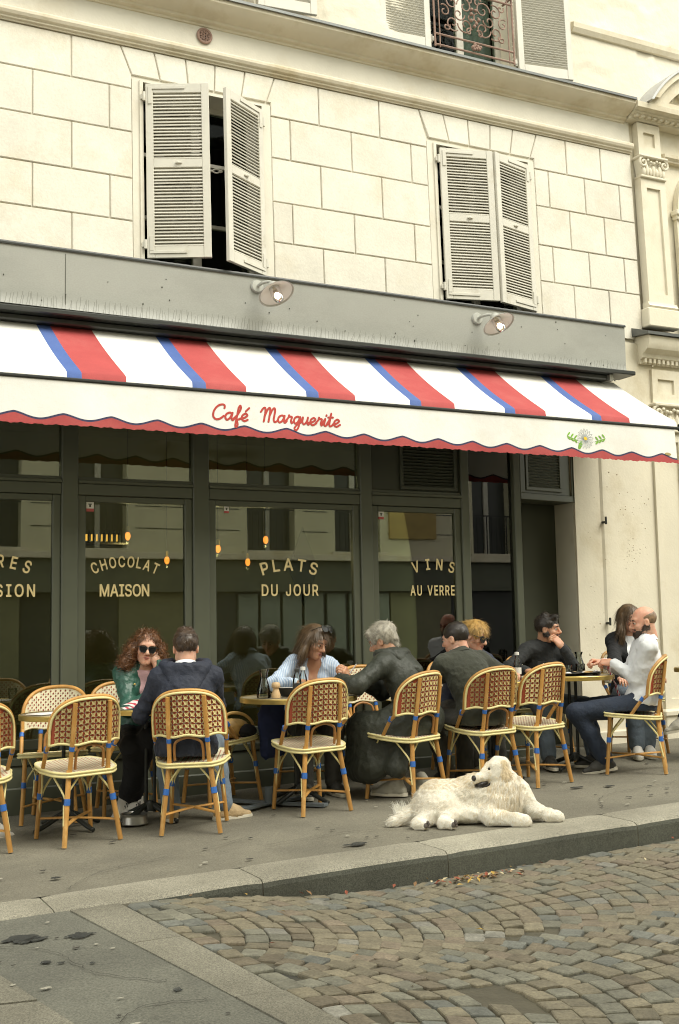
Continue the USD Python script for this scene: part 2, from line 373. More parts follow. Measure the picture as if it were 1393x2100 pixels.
# shutters: frame with stiles, rails, each slat its own piece, strap hinges
def shutter(hx, z0, z1, width, ang, side, slats=24, y=-.012, hinges=True):
    """hx: hinge line; side +1 = leaf extends to +x from the hinge; ang: swing out of the wall in radians"""
    H = z1 - z0; W = width
    st, ra = .058, .075
    zm = H * .54
    def place(m):
        v = np.array(m.vertices); v[:, 0] *= side
        if side < 0: m = trimesh.Trimesh(v, m.faces[:, ::-1], process=False)
        else: m = trimesh.Trimesh(v, m.faces, process=False)
        return lean(xf(m, (hx, y, z0), rz=-ang * side))
    fr = [cbx(0, st, -.034, 0, 0, H, .003), cbx(W - st, W, -.034, 0, 0, H, .003)]
    for a, b in ((0, ra + .02), (zm - .035, zm + .035), (H - ra, H)): fr.append(cbx(st + .0005, W - st - .0005, -.032, -.002, a, b, .003))
    F = put('shutter', place(cat(fr)), WHITEP, BLD)
    for (a, b, n) in ((ra + .02, zm - .035, slats), (zm + .035, H - ra, int(slats * .85))):
        p = (b - a) / n
        for k in range(n):
            s = bx(st - .004, W - st + .004, -.0205, .0205, -.003, .003)
            put('slat', place(xf(s, (0, -.017, a + p * (k + .5) + rng.uniform(-.001, .001)), rx=math.radians(46 + rng.uniform(-3, 3)))), WHITEP, F)
    if hinges:
        for zz, sgn in ((H - .035, 1), (.045, -1)):
            arm = [cbx(.02, .30 * W / .48, -.040, -.0345, zz - .012, zz + .012, .002), cbx(.02, .05, -.041, -.0345, zz - (.13 if sgn > 0 else -.012), zz + (.012 if sgn > 0 else .13), .002),
                   xf(lathe([(0, 0), (.013, 0), (.013, .07), (0, .07)], 10), (-.012, -.03, zz - .10 if sgn > 0 else zz + .03)), cbx(-.04, .0, -.03, -.016, zz - .085 if sgn > 0 else zz + .045, zz - .045 if sgn > 0 else zz + .085, .003)]
            put('hinge', place(cat(arm)), WHITEP, F)
        put('latch', place(cat(cbx(W * .5 - .02, W * .5 + .03, -.045, -.032, zm - .006, zm + .006, .002), xf(trimesh.creation.icosphere(1, .011), (W * .5, -.044, zm)))), WHITEP, F)
    return F
shutter(2.498, 4.06, 5.45, .49, math.asin(.21 / .478), 1)
shutter(3.452, 4.04, 5.43, .485, math.asin(.25 / .478), -1)
shutter(5.162, 4.05, 5.41, .488, math.asin(.12 / .478), 1)
shutter(6.104, 4.04, 5.41, .482, math.asin(.13 / .478), -1)
shutter(5.13, 6.32, 8.0, .49, math.radians(185), 1, 34, -.03)
shutter(6.08, 6.29, 8.0, .56, math.radians(170), -1, 34, -.03)
shutter(3.46, 6.335, 8.0, .52, math.radians(174), -1, 34, -.03)
shutter(2.53, 6.335, 8.0, .50, math.radians(176), 1, 34, -.03)

# windows behind them
def casement(w, y=.20, railz=None):
    a, b, z0, z1 = w; m = (a + b) / 2
    fr = [bx(a, a + .06, y, y + .05, z0, z1), bx(b - .06, b, y, y + .05, z0, z1), bx(a + .06, b - .06, y + .001, y + .049, z1 - .07, z1), bx(a + .06, b - .06, y + .001, y + .049, z0, z0 + .06), bx(m - .035, m + .035, y - .006, y + .044, z0 + .06, z1 - .07)]
    for q in (.36, .68):
        zz = z0 + (z1 - z0) * q; fr += [bx(a + .06, m - .035, y + .004, y + .04, zz - .014, zz + .014), bx(m + .035, b - .06, y + .004, y + .04, zz - .014, zz + .014)]
    o = put('window', lean(cat(fr)), WHITEP if railz is None else FRAME, BLD)
    for s, e in ((a + .06, m - .035), (m + .035, b - .06)):
        put('pane', lean(bx(s, e, y + .018, y + .024, z0 + .06, z1 - .07)), PANE_UP, o)
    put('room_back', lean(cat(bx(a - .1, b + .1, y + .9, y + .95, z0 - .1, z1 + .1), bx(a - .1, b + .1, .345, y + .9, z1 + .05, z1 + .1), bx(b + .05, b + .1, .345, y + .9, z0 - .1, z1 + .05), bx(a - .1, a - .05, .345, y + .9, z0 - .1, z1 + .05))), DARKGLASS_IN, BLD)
    return o
w1 = casement((2.46, 3.48, 3.9, 5.50)); casement((5.12, 6.13, 3.9, 5.48)); casement(U1, .22); casement(U0, .22)
# ornate fastener showing between the leaves of the first window
put('window_fastener', lean(cat(tube(spline([(2.99, -.13, 4.80), (3.02, -.14, 4.815), (3.05, -.15, 4.80), (3.02, -.14, 4.785)], 5, True), .006, 6, True), tube([(2.90, -.10, 4.80), (2.99, -.13, 4.80)], .009, 6), xf(trimesh.creation.icosphere(1, .014), (3.055, -.15, 4.80)))), WHITEP, BLD)
# iron balustrade of the upper window: rails, pickets and scrolls
def balustrade(a, b, z0, z1, y=-.05):
    R = T(BLD.path, BLD.loc)
    frame = [cbx(a, b, y - .03, y + .012, z1 - .018, z1 + .012, .005)] + [tube([(a, y, z), (b, y, z)], .009, 6) for z in (z0, z0 + .10, z1 - .075)]
    frame += [tube([(x, y, z0 - .02), (x, y, z1)], .009, 6) for x in (a + .008, b - .008)] + [tube([(x, y, z0 - .02), (x, y, z1)], .006, 6) for x in (a + .06, b - .06)]
    frame += [tube([(x, y, z1 + 0), (x, .1, z1 + .0)], .010, 6) for x in (a, b)]
    O = put('balustrade', lean(cat(frame)), IRON, BLD)
    def scroll(cx, cz, r, turns, ph, sg):
        t = np.linspace(0, 1, 22); rr = r * (1 - .82 * t); th = ph + sg * turns * 2 * np.pi * t
        return np.stack([cx + rr * np.cos(th), np.full(22, y), cz + rr * np.sin(th)], 1)
    cm, cz = (a + b) / 2, (z0 + z1) / 2 + .02; hw = (b - a) / 2 - .07
    for sx in (-1, 1):
        for (dx, dz, r, tu, ph, sg) in ((.10, .10, .085, 1.2, 0, 1), (.10, -.10, .085, 1.2, 0, -1), (.24, .11, .075, 1.2, 2, -1), (.24, -.11, .075, 1.2, 4, 1), (.33, 0, .06, 1.1, 1, 1), (.17, 0, .065, 1.1, 3.1, 1), (.04, 0, .05, 1, 1.6, 1), (.05, .17, .045, 1, .5, 1), (.31, .17, .04, 1, .5, -1), (.31, -.16, .04, 1, 2.5, 1), (.06, -.16, .04, 1, 2.5, -1)):
            p = scroll(dx * hw / .38, dz * .9, r, tu, ph, sg); p[:, 0] = cm + sx * p[:, 0]; p[:, 2] += cz
            put('scroll', lean(tube(p, .0065, 5)), IRON, O)
    for k in range(16):
        ang = k * 2.4; rr = .02 + .0045 * k
        q = (cm + .9 * rr * math.cos(ang), y - .012, z0 + .05 + .45 * rr * math.sin(ang)) if k < 9 else (cm + .6 * rr * math.cos(ang), y - .012, cz + rr * math.sin(ang))
        put('rosette', lean(xf(trimesh.creation.icosphere(1, .017), q)), IRON, O)
balustrade(5.15, 6.02, 6.36, 6.99); balustrade(2.56, 3.44, 6.40, 7.0)
put('curtain', lean(sheet(lambda u, w: (u, .30 + .02 * np.sin(u * 45), w), np.linspace(5.65, 6.0, 60), np.array([6.3, 8.4]))[0]), mat('net_curtain', (.30, .32, .30), .9, .1, 4, .1), BLD)

# ------------------------------------------------------------------ the neighbouring building, with pilasters and pediment
NB = thing('neighbour_building', 'ornate stone building with carved pilaster capitals at right edge beyond the cafe', 'building', (8.5, 0, 0))
put('wall', lean(plate(sbox(XR + .002, -.35, 9.8, 6.08).difference(unary_union([sbox(8.02, 4.15, 8.95, 5.25), Point(8.485, 5.25).buffer(.465, 24)])), .02, .34)), STONE_N, NB)
def lower_wall():
    us, vs = np.linspace(6.50, 9.8, 150), np.linspace(-.35, 3.86, 150)
    m, _ = sheet(lambda u, w: (u, np.zeros_like(u), w), us, vs); v = m.vertices.copy()
    v[:, 1] = -.004 + .010 * (meshkit.fbm(v * [1.6, 1, 1.1], 4, 3) - .5) - .018 * sstep((v[:, 0] - 6.80) / .012)
    return trimesh.Trimesh(v, m.faces, process=False)
put('lower_wall', cat(lower_wall(), bx(6.50, 9.8, .02, .34, -.35, 3.86)), STONE_N, NB, smooth=30)
def pilaster(xa, xb, z0, z1, proud=.07):
    y = -proud
    ring = sbox(xa, z0, xb, z1).difference(sbox(xa + .07, z0 + .09, xb - .07, z1 - .09))
    return cat(plate(ring, y, .02), plate(sbox(xa + .069, z0 + .089, xb - .069, z1 - .089), y + .022, .019))
def capital(cx, z0, w, h, proud=.07):
    P = [cbx(cx - w * .56, cx + w * .56, -proud - .05, .015, z0 + h * .88, z0 + h, .008), cbx(cx - w * .52, cx + w * .52, -proud - .025, .015, z0, z0 + h * .12, .006),
         plate(Polygon([(cx - w * .42, z0 + h * .1), (cx + w * .42, z0 + h * .1), (cx + w * .5, z0 + h * .9), (cx - w * .5, z0 + h * .9)]), -proud - .005, .015)]
    for s in (-1, 1):
        t = np.linspace(0, 1, 20); rr = h * .24 * (1 - .8 * t); th = math.pi / 2 + s * (-1) * t * 8
        P.append(tube(np.stack([cx + s * w * .42 + rr * np.cos(th), np.full(20, -proud - .03), z0 + h * .66 + rr * np.sin(th)], 1), h * .055, 6))
    for k in range(7):
        x = cx + (k - 3) * w * .13; hh = h * (.5 if k % 2 else .36)
        leaf = trimesh.creation.icosphere(2, 1.0); leaf.apply_scale([w * .07, .022, hh * .6]); leaf.apply_translation([x, -proud - .012, z0 + h * .1 + hh * .5]); P.append(leaf)
    for k in range(5):
        q = trimesh.creation.icosphere(1, h * .07); q.apply_translation([cx + (k - 2) * w * .12, -proud - .03, z0 + h * (.72 + .06 * math.cos(k * 1.9))]); P.append(q)
    return cat(P)
for cx in (7.57, 9.35):
    put('pilaster', lean(pilaster(cx - .155, cx + .155, 4.27, 5.50)), STONE_N, NB)
    put('pilaster_base', lean(cat(cbx(cx - .20, cx + .20, -.10, .02, 4.03, 4.21, .008), moulding([(0, 4.21), (.085, 4.21), (.10, 4.23), (.085, 4.25), (.08, 4.27), (0, 4.27)], cx - .18, cx + .18))), STONE_N, NB)
    put('capital', lean(capital(cx, 5.50, .31, .22)), STONE_N, NB)
    put('frieze_panel', lean(pilaster(cx - .14, cx + .14, 5.74, 6.06, .06)), STONE_N, NB)
put('string_course', lean(moulding([(-.02, 5.73), (.03, 5.735), (.035, 5.75), (.06, 5.77), (.065, 5.80), (-.02, 5.82)], 7.76, 9.16)), TRIM, NB)
# arched window
WN = put('window', lean(cat(plate(unary_union([sbox(8.02, 4.15, 8.95, 5.25), Point(8.485, 5.25).buffer(.465, 24)]).difference(unary_union([sbox(8.08, 4.2, 8.455, 5.25), sbox(8.515, 4.2, 8.89, 5.25), Point(8.485, 5.30).buffer(.39, 24).intersection(sbox(8, 5.30, 9, 6))])), .19, .24))), WHITEP, NB)
put('pane', lean(plate(unary_union([sbox(8.03, 4.16, 8.94, 5.25), Point(8.485, 5.25).buffer(.455, 24)]), .212, .218)), PANE_UP, WN)
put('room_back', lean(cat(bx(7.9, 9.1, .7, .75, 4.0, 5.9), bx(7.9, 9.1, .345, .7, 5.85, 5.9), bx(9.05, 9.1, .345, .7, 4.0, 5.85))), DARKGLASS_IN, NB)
arch = Point(8.485, 5.25).buffer(.60, 32).difference(Point(8.485, 5.25).buffer(.467, 32)).intersection(sbox(7.8, 5.25, 9.2, 6.0))
put('archivolt', lean(cat(plate(arch, -.035, .018), plate(Point(8.485, 5.25).buffer(.60, 32).difference(Point(8.485, 5.25).buffer(.56, 32)).intersection(sbox(7.8, 5.25, 9.2, 6.0)), -.055, -.034))), STONE_N, NB)
for s in (7.88, 8.952):
    put('jamb', lean(plate(sbox(s, 4.1, s + .14, 5.16), -.03, .018)), STONE_N, NB)
    put('impost', lean(cat(cbx(s - .03, s + .17, -.075, .018, 5.20, 5.25, .006), cbx(s - .015, s + .155, -.055, .018, 5.16, 5.205, .004))), STONE_N, NB)
# curved pediment with zinc cover and relief
PC, PR = (8.485, 5.52), 1.22
seg = Point(PC).buffer(PR, 64).intersection(sbox(7.2, 6.20, 9.8, 7.2))
inner = Point(PC).buffer(PR - .17, 64).intersection(sbox(7.2, 6.245, 9.8, 7.2))
put('pediment', lean(cat(plate(seg.difference(inner), -.20, .02), plate(Point(PC).buffer(PR - .09, 64).difference(Point(PC).buffer(PR - .17, 64)).intersection(sbox(7.2, 6.25, 9.8, 7.2)), -.13, -.02), plate(inner, -.03, .018), plate(Point(PC).buffer(PR, 64).difference(Point(PC).buffer(PR - .05, 64)).intersection(sbox(7.2, 6.25, 9.8, 7.2)), -.25, -.199))), STONE_N, NB)
put('pediment_cover', lean(plate(Point(PC).buffer(PR + .025, 64).difference(Point(PC).buffer(PR + .002, 64)).intersection(sbox(7.2, 6.21, 9.8, 7.2)), -.27, .02)), mat('pale_zinc', (.42, .42, .41), .5, .1, 3, .05, metal=.4), NB)
put('cornice', lean(moulding([(-.02, 6.065), (.08, 6.07), (.09, 6.10), (.15, 6.115), (.155, 6.13), (.21, 6.14), (.215, 6.19), (.20, 6.20), (-.02, 6.205)], 7.32, 9.8)), STONE_N, NB)
for k in range(40):
    a = math.radians(28 + k * 3.2)
    q = PC[0] + (PR - .155) * math.cos(a), PC[1] + (PR - .155) * math.sin(a)
    if q[1] > 6.27: put('bead', lean(xf(cbx(-.012, .012, -.15, -.02, -.014, .014, .003), (q[0], 0, q[1]), ry=-a)), STONE_N, NB)
for k in range(26):
    put('dentil', lean(cbx(7.36 + k * .075, 7.40 + k * .075, -.13, -.02, 6.085, 6.113, .003)), STONE_N, NB)
rel = []
for s in (-1, 1):
    for (dx, dz, r, n0) in ((.16, .33, .15, 0), (.40, .22, .13, 2.2), (.62, .10, .10, 4.0), (.10, .12, .10, 1.1)):
        t = np.linspace(0, 1, 24); rr = r * (1 - .85 * t); th = n0 + t * 8
        rel.append(tube(np.stack([PC[0] + s * (dx + rr * np.cos(th)), np.full(24, -.045), 6.27 + dz + rr * np.sin(th)], 1), np.linspace(.035, .018, 24), 6))
sh = trimesh.creation.icosphere(2, 1); sh.apply_scale([.13, .07, .19]); sh.apply_translation([PC[0], -.04, 6.62]); rel.append(sh)
put('relief', lean(cat(rel)), STONE_N, NB, smooth=50)
# ledge between the storeys on the right
put('ledge', cat(moulding([(-.02, 3.66), (.05, 3.66), (.055, 3.70), (.09, 3.715), (.10, 3.75), (.16, 3.79), (.19, 3.84), (.20, 3.90), (.19, 3.91), (-.02, 3.93)], 7.30, 9.8), moulding([(.20, 3.60), (.205, 3.60), (.205, 3.61), (.20, 3.61)], 7.31, 7.32)), STONE_N, NB, smooth=25)
put('ledge_cover', moulding([(-.02, 3.931), (.195, 3.912), (.225, 3.908), (.225, 3.935), (-.02, 4.02)], 7.26, 9.8), ZINC, NB)
for k in range(44): put('dentil', cbx(7.33 + k * .055, 7.36 + k * .055, -.085, .0, 3.668, 3.712, .003), STONE_N, NB)
put('lower_pilaster', pilaster(7.42, 7.80, .42, 3.02, .05), STONE_N, NB)
put('lower_pilaster_panel', pilaster(7.44, 7.78, 3.30, 3.62, .05), STONE_N, NB)
put('lower_capital', capital(7.61, 3.02, .36, .27, .06), STONE_N, NB)
put('pilaster_foot', cat(cbx(7.38, 7.84, -.09, .0, -.2, .42, .01), cbx(7.36, 7.86, -.11, .0, .36, .41, .008)), STONE_N, NB)
put('side_pilaster', pilaster(8.15, 8.5, .42, 3.6, .05), STONE_N, NB)
put('plinth', cbx(6.51, 9.8, -.055, .0, -.35, .26, .01), STONE_N, NB)
rng = random.Random(77); pits = []
for k in range(150):
    c = rng.choice(((7.02, 1.95, .13, .10), (7.10, 1.85, .10, .05), (7.15, 2.35, .15, .12), (6.7, 1.2, .1, .4), (7.0, 1.2, .3, .7))); x, z = rng.gauss(c[0], c[2]), rng.gauss(c[1], c[3])
    if not 6.56 < x < 7.38 or z < .35: continue
    s = rng.uniform(.002, .006); q = trimesh.creation.icosphere(0, 1); q.apply_scale([s * rng.uniform(.8, 2.2), .0025, s]); q.apply_translation([x, -.004 - .018 * (x > 6.81), z]); pits.append(q)
put('stone_pits', cat(pits), mat('pit_brown', (.22, .16, .09), .95), NB, kind='stuff')
for (x, z) in ((6.80, 2.14), (6.80, 1.22)):
    put('iron_pin', cat(xf(lathe([(0, 0), (.012, 0), (.010, .05), (0, .05)], 8), (x, -.01, z), rx=math.pi / 2), cbx(x - .008, x + .008, -.07, -.052, z - .02, z + .05, .003)), BLACKM, NB)
# ------------------------------------------------------------------ shopfront of the cafe
SHOP = thing('cafe_shopfront', 'grey and olive cafe shopfront with gold lettering on its window panes', 'shopfront', (4, -.1, 0))
SY = -.10
def sx(x): return x * .988
def sz(z): return CZ + (z - CZ) * .988
XL = -2.6
# grey fascia box above the awning
def fascia():
    us = np.linspace(XL, 6.985, 160); vs = np.linspace(3.525, 3.965, 12)
    def f(u, w):
        t = (w - 3.525) / .44
        return u, -.215 + .004 * (meshkit.noise(np.stack([u * 1.3, w * 2, w * 0], -1)) - .5) - .012 * np.exp(-((t) / .06) ** 2) , w - .010 * (u - 4) * .6
    return sheet(f, us, vs)[0]
put('fascia', cat(fascia(), bx(XL, 6.984, -.20, .0, 3.50, 3.93), bx(6.975, 6.985, -.213, .0, 3.51, 3.945)), FASCIA, SHOP, smooth=40)
put('fascia_cap', (lambda m: trimesh.Trimesh(np.column_stack([m.vertices[:, 0], m.vertices[:, 1], m.vertices[:, 2] - .0065 * (m.vertices[:, 0] - 4)]), m.faces, process=False))(moulding([(0, 3.985), (.222, 3.963), (.228, 3.954), (.228, 3.966), (.222, 3.978), (0, 4.000)], XL, 6.99)), BLACKM, SHOP)
for x in (1.83,): put('fascia_seam', bx(x - .002, x + .002, -.2185, -.2165, 3.56, 3.95), FRAME_D, SHOP)
rng = random.Random(8)
spots = []
for k in range(34):
    x, z = rng.uniform(1.3, 6.9), rng.uniform(3.6, 3.93) if rng.random() < .6 else rng.uniform(3.53, 3.62)
    s = rng.uniform(.003, .006); q = trimesh.creation.icosphere(0, 1); q.apply_scale([s, .004, s * rng.uniform(.8, 1.9)]); q.apply_translation([x, -.218, z - .006 * (x - 4)]); spots.append(q)
put('fascia_rivet', cat(spots), FRAME_D, SHOP, kind='stuff')
sp = []
for k in range(230):
    x = 1.2 + k * .025 + rng.uniform(-.004, .004)
    sp.append(tube([(x, -.225, 3.50 - .006 * (x - 4)), (x + rng.uniform(-.02, .02), -.235 - rng.uniform(0, .03), 3.60 + rng.uniform(-.02, .02) - .006 * (x - 4))], .0011, 3))
put('bird_spikes', cat(sp), WIRE, SHOP, kind='stuff')

# frame members
zg0, zt0, zt1 = .32, sz(2.215), sz(2.355)
def post(a, b, z0, z1, y0=SY, y1=SY + .09): return cbx(sx(a), sx(b), y0, y1, z0, z1, .006)
put('head_beam', cbx(XL, sx(5.94), SY + .02, SY + .10, 3.20, 3.52, .004), FRAME_D, SHOP)
for (a, b) in ((-1.4, -1.2), (.42, .62), (1.86, 1.98), (2.86, 2.99), (4.30, 4.41), (5.28, 5.36), (5.83, 5.90)):
    put('post', post(a, b, .30, 3.2, SY - .012), FRAME, SHOP)
for (a, b) in ((-1.2, .42), (.62, 1.86), (1.98, 2.86), (2.99, 4.30), (4.41, 5.28)):
    A, B = sx(a) + .001, sx(b) - .001
    put('transom', cat(cbx(A, B, SY - .004, SY + .085, zt0 + .012, zt1 - .045, .004), cbx(A, B, SY - .022, SY + .08, zt1 - .044, zt1 - .02, .004), cbx(A, B, SY + .004, SY + .07, zt1 - .0195, zt1 + .004, .003)), FRAME, SHOP)
    # lower leaf: inner frame and pane
    w = .058
    fr = [cbx(A, A + w, SY + .012, SY + .07, zg0 + .10, zt0 + .010, .004), cbx(B - w, B, SY + .012, SY + .07, zg0 + .10, zt0 + .010, .004), cbx(A + w + .0005, B - w - .0005, SY + .014, SY + .068, zt0 - .035, zt0 + .009, .004), cbx(A + w + .0005, B - w - .0005, SY + .014, SY + .068, zg0 + .10, zg0 + .17, .004)]
    F_ = put('window_frame', cat(fr), FRAME, SHOP)
    P_ = put('pane', bx(A + w - .004, B - w + .004, SY + .036, SY + .042, zg0 + .165, zt0 - .03), PANE, SHOP)
    if a == 4.41:
        Uf = put('upper_panel', cat(cbx(A, B, SY + .02, SY + .06, zt1 + .006, 3.2, .003)), FRAME_D, SHOP)
    else:
        put('upper_pane', bx(A, B, SY + .036, SY + .042, zt1 + .004, 3.2), PANE, SHOP)
put('sill', cbx(XL, sx(5.90), SY - .05, SY + .12, zg0, zg0 + .055, .006), FRAME_D, SHOP)
put('plinth', cat(cbx(XL, sx(5.90), SY - .035, SY + .10, .16, zg0 - .001, .005), cbx(XL, sx(5.90), SY - .065, SY + .10, -.2, .175, .008)), FRAME, SHOP)
# louvre in the upper panel and small side pane
def louvre(x0, x1, z0, z1, y, n, parent, rz=0, pv=(0, 0), m=FRAME_D):
    put('louvre_frame', xf(cat(cbx(x0 - .03, x1 + .03, -.02, .0, z0 - .03, z0, .003), cbx(x0 - .03, x1 + .03, -.02, .0, z1, z1 + .03, .003), cbx(x0 - .03, x0, -.0195, .0, z0 + .0005, z1 - .0005, .003), cbx(x1, x1 + .03, -.0195, .0, z0 + .0005, z1 - .0005, .003)), (pv[0], y, 0), rz=rz), m, parent)
    put('louvre_back', xf(bx(x0, x1, .012, .016, z0, z1), (pv[0], y, 0), rz=rz), BLACKM, parent)
    for k in range(n):
        put('louvre_slat', xf(xf(bx(x0, x1, -.016, .016, -.0022, .0022), (0, -.004, z0 + (z1 - z0) * (k + .5) / n), rx=math.radians(38)), (pv[0], y, 0), rz=rz), m, parent)
louvre(sx(4.72), sx(5.22), sz(2.40), sz(2.86), SY + .018, 17, Uf)
put('side_pane', bx(sx(5.36), sx(5.83), SY + .036, SY + .042, zg0 + .05, 3.2), PANE, SHOP)
# canted corner with louvre box and dark recess
RZ = math.radians(10); PV = (sx(5.90), 0)
CB = put('corner_box', xf(cat(cbx(0, .70, -.012, .0, 2.315, 2.372, .004), cbx(.655, .70, -.011, .0, 2.373, 3.2, .004), cbx(0, .06, -.0105, .0, 2.373, 3.2, .004), cbx(.0605, .6545, .006, .03, 2.3735, 3.2, .003), cbx(.7005, .745, .004, .05, 2.30, 3.2, .004), bx(.0, .70, .001, .26, 2.318, 2.36)), (PV[0], SY, 0), rz=RZ), FRAME, SHOP)
louvre(.10, .50, 2.43, 2.80, SY + .006, 15, CB, RZ, PV, FRAME)
put('recess_panel', cat(bx(sx(5.90), 6.52, .30, .32, 0, 2.34), bx(sx(5.88), sx(5.90), SY + .05, .30, 0, 3.0), bx(sx(5.97), sx(5.99), .27, .2995, 0, 2.33)), FRAME_D, SHOP)
put('recess_reveal', bx(6.515, 6.53, .0, .31, 0, 2.34), STONE_N, SHOP)

# gold lettering on the panes, small stickers
def glyph(ch, h, xs=.8, bold=True, depth=.0015):
    m = meshkit.text_mesh(ch, h, depth, bold); v = np.array(m.vertices); v[:, 0] *= xs
    x0, x1 = v[:, 0].min(), v[:, 0].max(); v[:, 0] -= x0
    return trimesh.Trimesh(v, m.faces, process=False), x1 - x0
def place_text(word, xc, zb, h, width, arc=0., xs=.8, y=SY + .0345, bold=True):
    """word centred at xc, baseline zb, capitals h tall, total width; arc > 0 bows it upwards"""
    gl = [glyph(c, h, xs, bold) if c != ' ' else (None, h * .3) for c in word]
    tot = sum(w for _, w in gl); gap = (width - tot) / max(len(gl) - 1, 1); x = -width / 2
    for m, w in gl:
        if m is not None:
            v = np.array(m.vertices); c = x + w / 2
            a = -arc * 4 * c / width / width * 2 if arc else 0      # slope of the bow
            t = math.atan(a) ; lx, lz = v[:, 0] - w / 2, v[:, 1]
            X = c + lx * math.cos(t) - lz * math.sin(t); Z = arc * (1 - (2 * c / width) ** 2) + lx * math.sin(t) + lz * math.cos(t)
            put('letter', trimesh.Trimesh(np.stack([xc + X, y - v[:, 2], zb + Z], 1), m.faces[:, ::-1], process=False), GOLD, SHOP)
        x += w + gap
place_text('CHOCOLAT', sx(2.343), sz(1.648), .076, .475, .055, .72)
place_text('MAISON', sx(2.338), sz(1.487), .085, .37, 0, .78)
place_text('PLATS', sx(3.675), sz(1.645), .092, .46, .040, .95)
place_text('DU JOUR', sx(3.68), sz(1.485), .086, .485, 0, .78)
place_text('VINS', sx(5.01), sz(1.668), .088, .39, .032, .82)
place_text('AU VERRE', sx(4.995), sz(1.483), .080, .43, 0, .66)
place_text('BIÈRES', sx(1.40), sz(1.648), .085, .47, .05, .76)
place_text('PRESSION', sx(1.40), sz(1.487), .085, .56, 0, .78)
STK = mat('sticker_white', (.75, .73, .68), .6, .03); STKR = mat('sticker_red', (.50, .10, .09), .6, .05)
for (x, s) in ((1.985, 1.0), (3.062, .7), (4.425, .9)):
    X = sx(x) + .064; Z = sz(2.172)
    put('sticker', bx(X, X + .055 * s, SY + .0325, SY + .0352, Z - .04 * s, Z + .02 * s), STK, SHOP)
    put('sticker_band', bx(X, X + .055 * s, SY + .0325, SY + .0352, Z - .062 * s, Z - .0405 * s), STKR, SHOP)
    put('sticker_mark', cat(bx(X + .014 * s, X + .04 * s, SY + .031, SY + .0324, Z - .012 * s, Z - .005 * s), bx(X + .02 * s, X + .034 * s, SY + .031, SY + .0324, Z - .030 * s, Z - .0125 * s)), FRAME, SHOP)
# dark wooden diamond sign hanging inside the third pane
put('diamond_sign', plate(Polygon([(sx(3.83), 1.40), (sx(3.96), 1.70), (sx(3.83), 2.03), (sx(3.70), 1.70)]), SY + .10, SY + .12), mat('sign_wood', (.06, .05, .035), .6, .2, 5), SHOP)

# the room behind the glass
ROOMW = mat('room_wall', (.20, .19, .11), .8, .2, 1.2, .05)
ROOMF = mat('room_floor', (.05, .04, .03), .6, .2, 2)
tag(put('room_wall', cat(bx(XL, 6.49, 3.6, 3.7, -.2, 3.5), bx(XL - .1, XL, .0, 3.6, -.2, 3.5), bx(6.40, 6.49, .33, 3.6, -.2, 3.5)), ROOMW), kind='structure')
tag(put('room_floor', bx(XL, 6.40, .0, 3.6, -.06, -.02), ROOMF), kind='structure')
tag(put('room_ceiling', bx(XL, 6.40, .0, 3.6, 3.3, 3.4), ROOMW), kind='structure')
ROOM_GLOW = 240.0
def pendant(x, y, z, label):
    t = thing('pendant_lamp', label, 'lamp', (x, y, z), 'pendant lamps inside the cafe')
    b = trimesh.creation.icosphere(2, .024); b.apply_scale([1, 1, 1.6]); b.apply_translation((x, y, z)); put('bulb', b, BULB, t)
    sl = UsdLux.SphereLight.Define(stage, t.path + '/light'); sl.CreateRadiusAttr(.012); sl.CreateIntensityAttr(ROOM_GLOW); sl.CreateColorAttr(Gf.Vec3f(1.0, .78, .42)); sl.AddTranslateOp().Set(Gf.Vec3d(0, 0, -.06))
    put('cord', tube([(x, y, z + .09), (x, y, 3.29)], .004, 5), BLACKM, t); put('socket', xf(lathe([(0, 0), (.017, 0), (.014, .05), (0, .06)], 10), (x, y, z + .032)), BRASS, t)
pendant(2.78, 1.5, 2.06, 'lit pendant bulb beside the amber shelf behind the chocolat pane')
pendant(3.62, 1.5, 1.96, 'lit pendant bulb glowing at left edge of the plats pane')
pendant(4.09, 1.5, 2.05, 'lit pendant bulb highest behind the plats pane')
pendant(4.15, 2.1, 1.88, 'lit pendant bulb lowest behind the plats pane, left of its lettering')
pendant(3.33, 2.1, 1.89, 'lit pendant bulb at right of the chocolat lettering')
pendant(6.22, 1.15, 2.16, 'lit pendant bulb behind the narrow right pane')
AMB = glow('amber_shelf_light', (1.0, .48, .10), .8)
t = thing('wall_shelf', 'amber lit bottle shelf glowing inside the cafe', 'shelf', (2.62, 1.7, 2.0))
put('backlight', bx(2.46, 2.78, 1.72, 1.73, 2.03, 2.09), AMB, t); put('board', cbx(2.42, 2.82, 1.60, 1.74, 1.99, 2.012), ROOMF, t)
for k in range(7): put('bottle', lathe([(0, 0), (.016, 0), (.016, .07), (.006, .09), (.006, .11), (0, .11)], 8, (2.48 + k * .045, 1.66, 2.0125)), BLACKM, t)

# ------------------------------------------------------------------ awning
AW_W = mat('awning_white', (.74, .725, .68), .8, .03, 3., .25, 9, .012, col2=(.62, .59, .50), blot=(1.6, .52, .85), trans=.03, space='world', speck=(140., .04))
AW_R = mat('awning_red', (.36, .052, .050), .8, .08, 4., .25, 9, .012, col2=(.36, .085, .075), blot=(2., .5, .8), space='world', speck=(140., .08))
AW_B = mat('awning_blue', (.055, .105, .30), .8, .08, 4., .25, 9, .012, col2=(.08, .12, .27), blot=(2., .5, .8), space='world', speck=(140., .08))
AW_N = mat('awning_navy', (.03, .03, .075), .8, .06)
RED_T = mat('script_red', (.40, .035, .022), .7, .05)
AWN = thing('cafe_awning', 'white awning with red and blue stripes over the cafe terrace', 'awning', (4, -.5, 2.9))
AX0, AX1 = -2.6, (6.90, 6.955)
TY, TZ, BY, BZ = -.13, 3.445, -.845, 2.945
